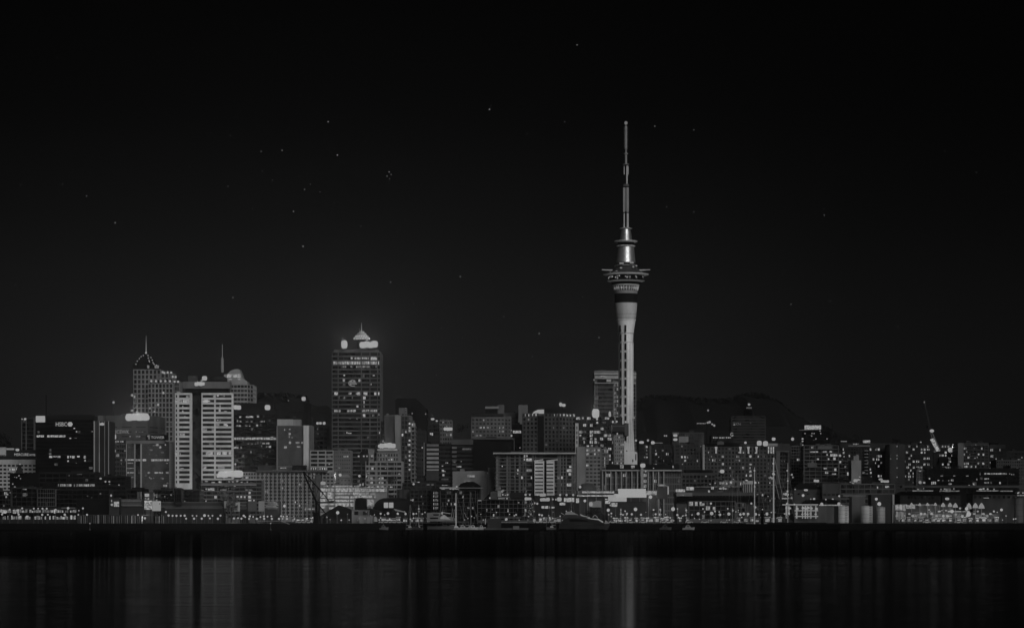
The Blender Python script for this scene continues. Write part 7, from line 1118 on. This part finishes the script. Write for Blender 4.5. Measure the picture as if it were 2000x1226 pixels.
# ================================================================= TREES
def tree(label, px, ybase, ytop, wpx, Y, a=.03, seed=1, name='tree', dens=620, group='trees along the waterfront'):
    r = root(name, label, 'tree', group); rs = random.Random(seed); zb = max(zz(ybase, Y), land(Y)) if ybase > 1000 else zz(ybase, Y); zt = zz(ytop, Y); R = wpx / 2 / F * Y; x = xz(px, Y); H = zt - zb
    m = MB(); m.bar((x, Y, zb - .5), (x, Y, zb + H * .5), H * .03, 6, H * .018)
    for i in range(6): t = rs.uniform(0, 6.28); m.bar((x, Y, zb + H * rs.uniform(.25, .5)), (x + R * .7 * math.cos(t), Y + R * .7 * math.sin(t), zb + H * rs.uniform(.6, .85)), H * .012, 4, H * .005)
    m.build('trunk', wall(.05), r); cl = [(x + R * .7 * rs.uniform(-1, 1), Y + R * .7 * rs.uniform(-1, 1), zb + H * rs.uniform(.42, .84), rs.uniform(.3, .52) * min(R, H * .5)) for _ in range(15)]
    m = MB()
    for _ in range(dens):
        c = rs.choice(cl); u = Vector((rs.gauss(0, 1), rs.gauss(0, 1), rs.gauss(0, 1))).normalized() * c[3] * rs.uniform(.5, 1.15); p = Vector(c[:3]) + u; s = max(.3, H * .035) * rs.uniform(.6, 1.3)
        e1 = Vector((rs.gauss(0, 1), rs.gauss(0, 1), rs.gauss(0, 1))).normalized() * s; e2 = e1.cross(Vector((rs.gauss(0, 1), rs.gauss(0, 1), rs.gauss(0, 1)))).normalized() * s * .7; m.quad(p - e1, p + e2, p + e1, p - e2)
    m.build('crown', wall(a), r); return r
for i, t in enumerate([('dark round tree at the far left edge above the hotel sign', 6, 893, 845, 34, 2120), ('dark spreading tree in front of the gridded wharf building left end', 944, 1016, 993, 20, 1712), ('dark bushy tree before the middle of the gridded wharf building', 1013, 1014, 996, 16, 1711), ('leafy dark tree between the tall dome tent and motor yacht, left of it', 1152, 1020, 994, 22, 1714), ('wide dark tree on the quay right behind the motor yacht', 1166, 1020, 992, 24, 1716), ('tall pale uplit funnel-shaped tree below the podium', 452, 1018, 958, 26, 1722), ('uplit spreading tree just left of the pale panels below the podium', 437, 985, 957, 20, 1742), ('dark tree on the slope above the dim low block with roof lamp', 765, 948, 928, 22, 1900), ('round dark tree behind the pale small block with the glowing sign', 902, 850, 824, 32, 2420), ('dark tree clump between the grey chimney block and boat shed', 1622, 946, 929, 30, 1870), ('second dark tree clump beside the grey chimney block foot', 1647, 944, 932, 26, 1872), ('dark tree beside the black hilltop block', 1632, 868, 843, 24, 2600), ('rounded dark tree peeking above the apartment roof left of the small roof sign', 1678, 866, 847, 22, 2620), ('low dark tree on the skyline above the grey windowless slab', 1749, 868, 856, 18, 2620), ('dark conifer left of the far right tank', 1968, 946, 925, 14, 1900), ('dark bush on the roofline of the low black modern block', 1828, 917, 909, 18, 2000), ('dark treetop above the low black modern block right part', 1870, 917, 908, 20, 2000), ('domed dark tree standing before the pier pavilion', 1544, 1022, 1003, 18, 1700), ('dark tree at the left of the tall crane before the parking building', 640, 1020, 1004, 22, 1718), ('dark tree below the grey four-storey block right of the civic building', 1362, 960, 944, 18, 1880)]):
    tree(*t, a=(.16 if 'uplit' in t[0] else .014), seed=i + 1, dens=520 if t[5] < 2300 else 420)  # uplit trees: the light is put into a paler crown colour
# jagged wood on the left ridge and the far hill: individual crowns cannot be told apart
def wood(name, x0, x1, fn, Y, n, seed, lab):
    rs = random.Random(seed); m = MB()
    for _ in range(n):
        px = rs.uniform(x0, x1); zt = zz(fn(px), Y) + rs.uniform(-3, 6); c = Vector((xz(px, Y), Y + rs.uniform(-40, 40), zt)); s = rs.uniform(1.2, 3)
        e1 = Vector((rs.gauss(0, 1), rs.gauss(0, 1), rs.gauss(0, 1))).normalized() * s; e2 = Vector((rs.gauss(0, 1), rs.gauss(0, 1), rs.gauss(0, 1))).normalized() * s; m.quad(c - e1, c + e2, c + e1, c - e2)
    o = m.build(name, wall(.01)); tag(o, lab, 'woodland', kind='stuff')
def ridge(pts): 
    def f(px):
        for (a0, b0), (a1, b1) in zip(pts, pts[1:]):
            if a0 <= px <= a1: return b0 + (b1 - b0) * (px - a0) / (a1 - a0)
        return pts[-1][1]
    return f
wood('woodland', 1232, 1620, ridge([(1232, 796), (1262, 781), (1300, 780), (1380, 787), (1430, 785), (1440, 778), (1470, 774), (1500, 782), (1530, 798), (1550, 817), (1575, 832), (1620, 845)]), 4200, 2600, 2, 'dark woodland covering the far hill skyline on the right')
wood('woodland', 480, 600, ridge([(480, 787), (500, 779), (560, 778), (600, 784)]), 3400, 900, 3, 'dark woodland on the low ridge behind the black office')
# lights on the hill
for lab, pts in (('lone starry lamp high on the dark far hill', [(1383, 801, 3.6)]), ('string of lamps along the lower slope of the dark far hill', [(1362 + i * 3, 826.5, 2.2) for i in range(6)] + [(1382, 825, 4), (1386, 824, 5), (1391, 828, 3.6), (1395, 830.5, 4.4)])):
    for i, (x, y, q) in enumerate(pts):
        Yl = 3690; r = root('hill_lamp', lab if len(pts) == 1 else '%s lamp from the left in the string on the far hill slope' % ORD[i], 'street lamp', 'lamps on the far hill' if len(pts) > 1 else None); p_ = at(x, y, Yl); uobj('sphere', 'lamp_globe', lit(.17, False), r, p_, (q / F * Yl / 2,) * 3); MB().bar((p_.x, p_.y, 30), (p_.x, p_.y, p_.z - .5), .3, 5).build('pole', wall(.02), r)
# ================================================================= STARS
rs = random.Random(21); m = MB(); st = [(956, 214, 2.2), (641, 238, 1.8), (1103, 238, 1.6), (1127, 88, 1.7), (659, 303, 2), (551, 294, 1.6), (450, 265, 1.5), (286, 202, 1), (760, 336, 1.8), (756, 344, 1.4), (764, 341, 1.2), (761, 349, 1.2), (169, 383, 1.8), (225, 435, 2.2), (573, 413, 1.8), (592, 481, 2), (595, 370, 1.4), (763, 551, 2), (899, 540, 1.8), (455, 581, 1.8), (1053, 651, 1.8), (852, 732, 1.8), (984, 618, 1.2), (1040, 696, 1.5), (1138, 580, 1.5), (862, 640, 1.1), (808, 593, 1), (776, 453, 1.2), (705, 442, 1), (1279, 247, 1.5), (1355, 254, 1.5), (1355, 414, 1.6), (1302, 404, 1.4), (1610, 420, 1.5), (1545, 594, 1.2), (1754, 637, 1.1), (1726, 646, 1.1), (40, 361, 1.2), (122, 360, 1), (370, 326, 1.3), (445, 364, 1.2), (512, 334, 1.1), (532, 352, 1.1), (493, 408, 1.2), (606, 360, 1), (625, 375, 1), (411, 260, 1.1), (510, 296, 1.1), (1170, 659, 1.5), (1020, 503, 1), (1030, 262, 1.1), (822, 217, 1), (1628, 328, 1), (112, 112, 1), (30, 557, 1), (640, 577, 1), (1528, 537, 1), (1780, 690, .9), (1860, 720, .9), (903, 660, 1)]
for i in range(70): st.append((rs.uniform(10, 1990), rs.uniform(60, 740), rs.uniform(.45, .75)))
YS = 12000
for x, y, q in st:
    c = at(x, y, YS); R = q * .62 / F * YS
    k = len(m.v); m.v += [(c.x - R, c.y, c.z), (c.x, c.y - R, c.z), (c.x + R, c.y, c.z), (c.x, c.y + R, c.z), (c.x, c.y, c.z + R), (c.x, c.y, c.z - R)]; m.f += [(k, k+1, k+4), (k+1, k+2, k+4), (k+2, k+3, k+4), (k+3, k, k+4), (k+1, k, k+5), (k+2, k+1, k+5), (k+3, k+2, k+5), (k, k+3, k+5)]
o = m.build('stars', lit(.22, False)); tag(o, 'scattered faint stars in the night sky', 'stars', kind='stuff')

# ================================================================= NIGHT HAZE
hz = MB().box(-2700, 2700, -80, 6700, -5, 400).build('haze', wall(.5)); tag(hz, kind='stuff'); hz.data.materials.clear()
m, t = newmat('haze'); pv = N(t, 'ShaderNodeVolumePrincipled'); pv.inputs['Color'].default_value = (.95, .95, .95, 1); pv.inputs['Density'].default_value = 3e-5; pv.inputs['Anisotropy'].default_value = .75
t.links.new(pv.outputs[0], N(t, 'ShaderNodeOutputMaterial').inputs['Volume']); hz.data.materials.append(m)
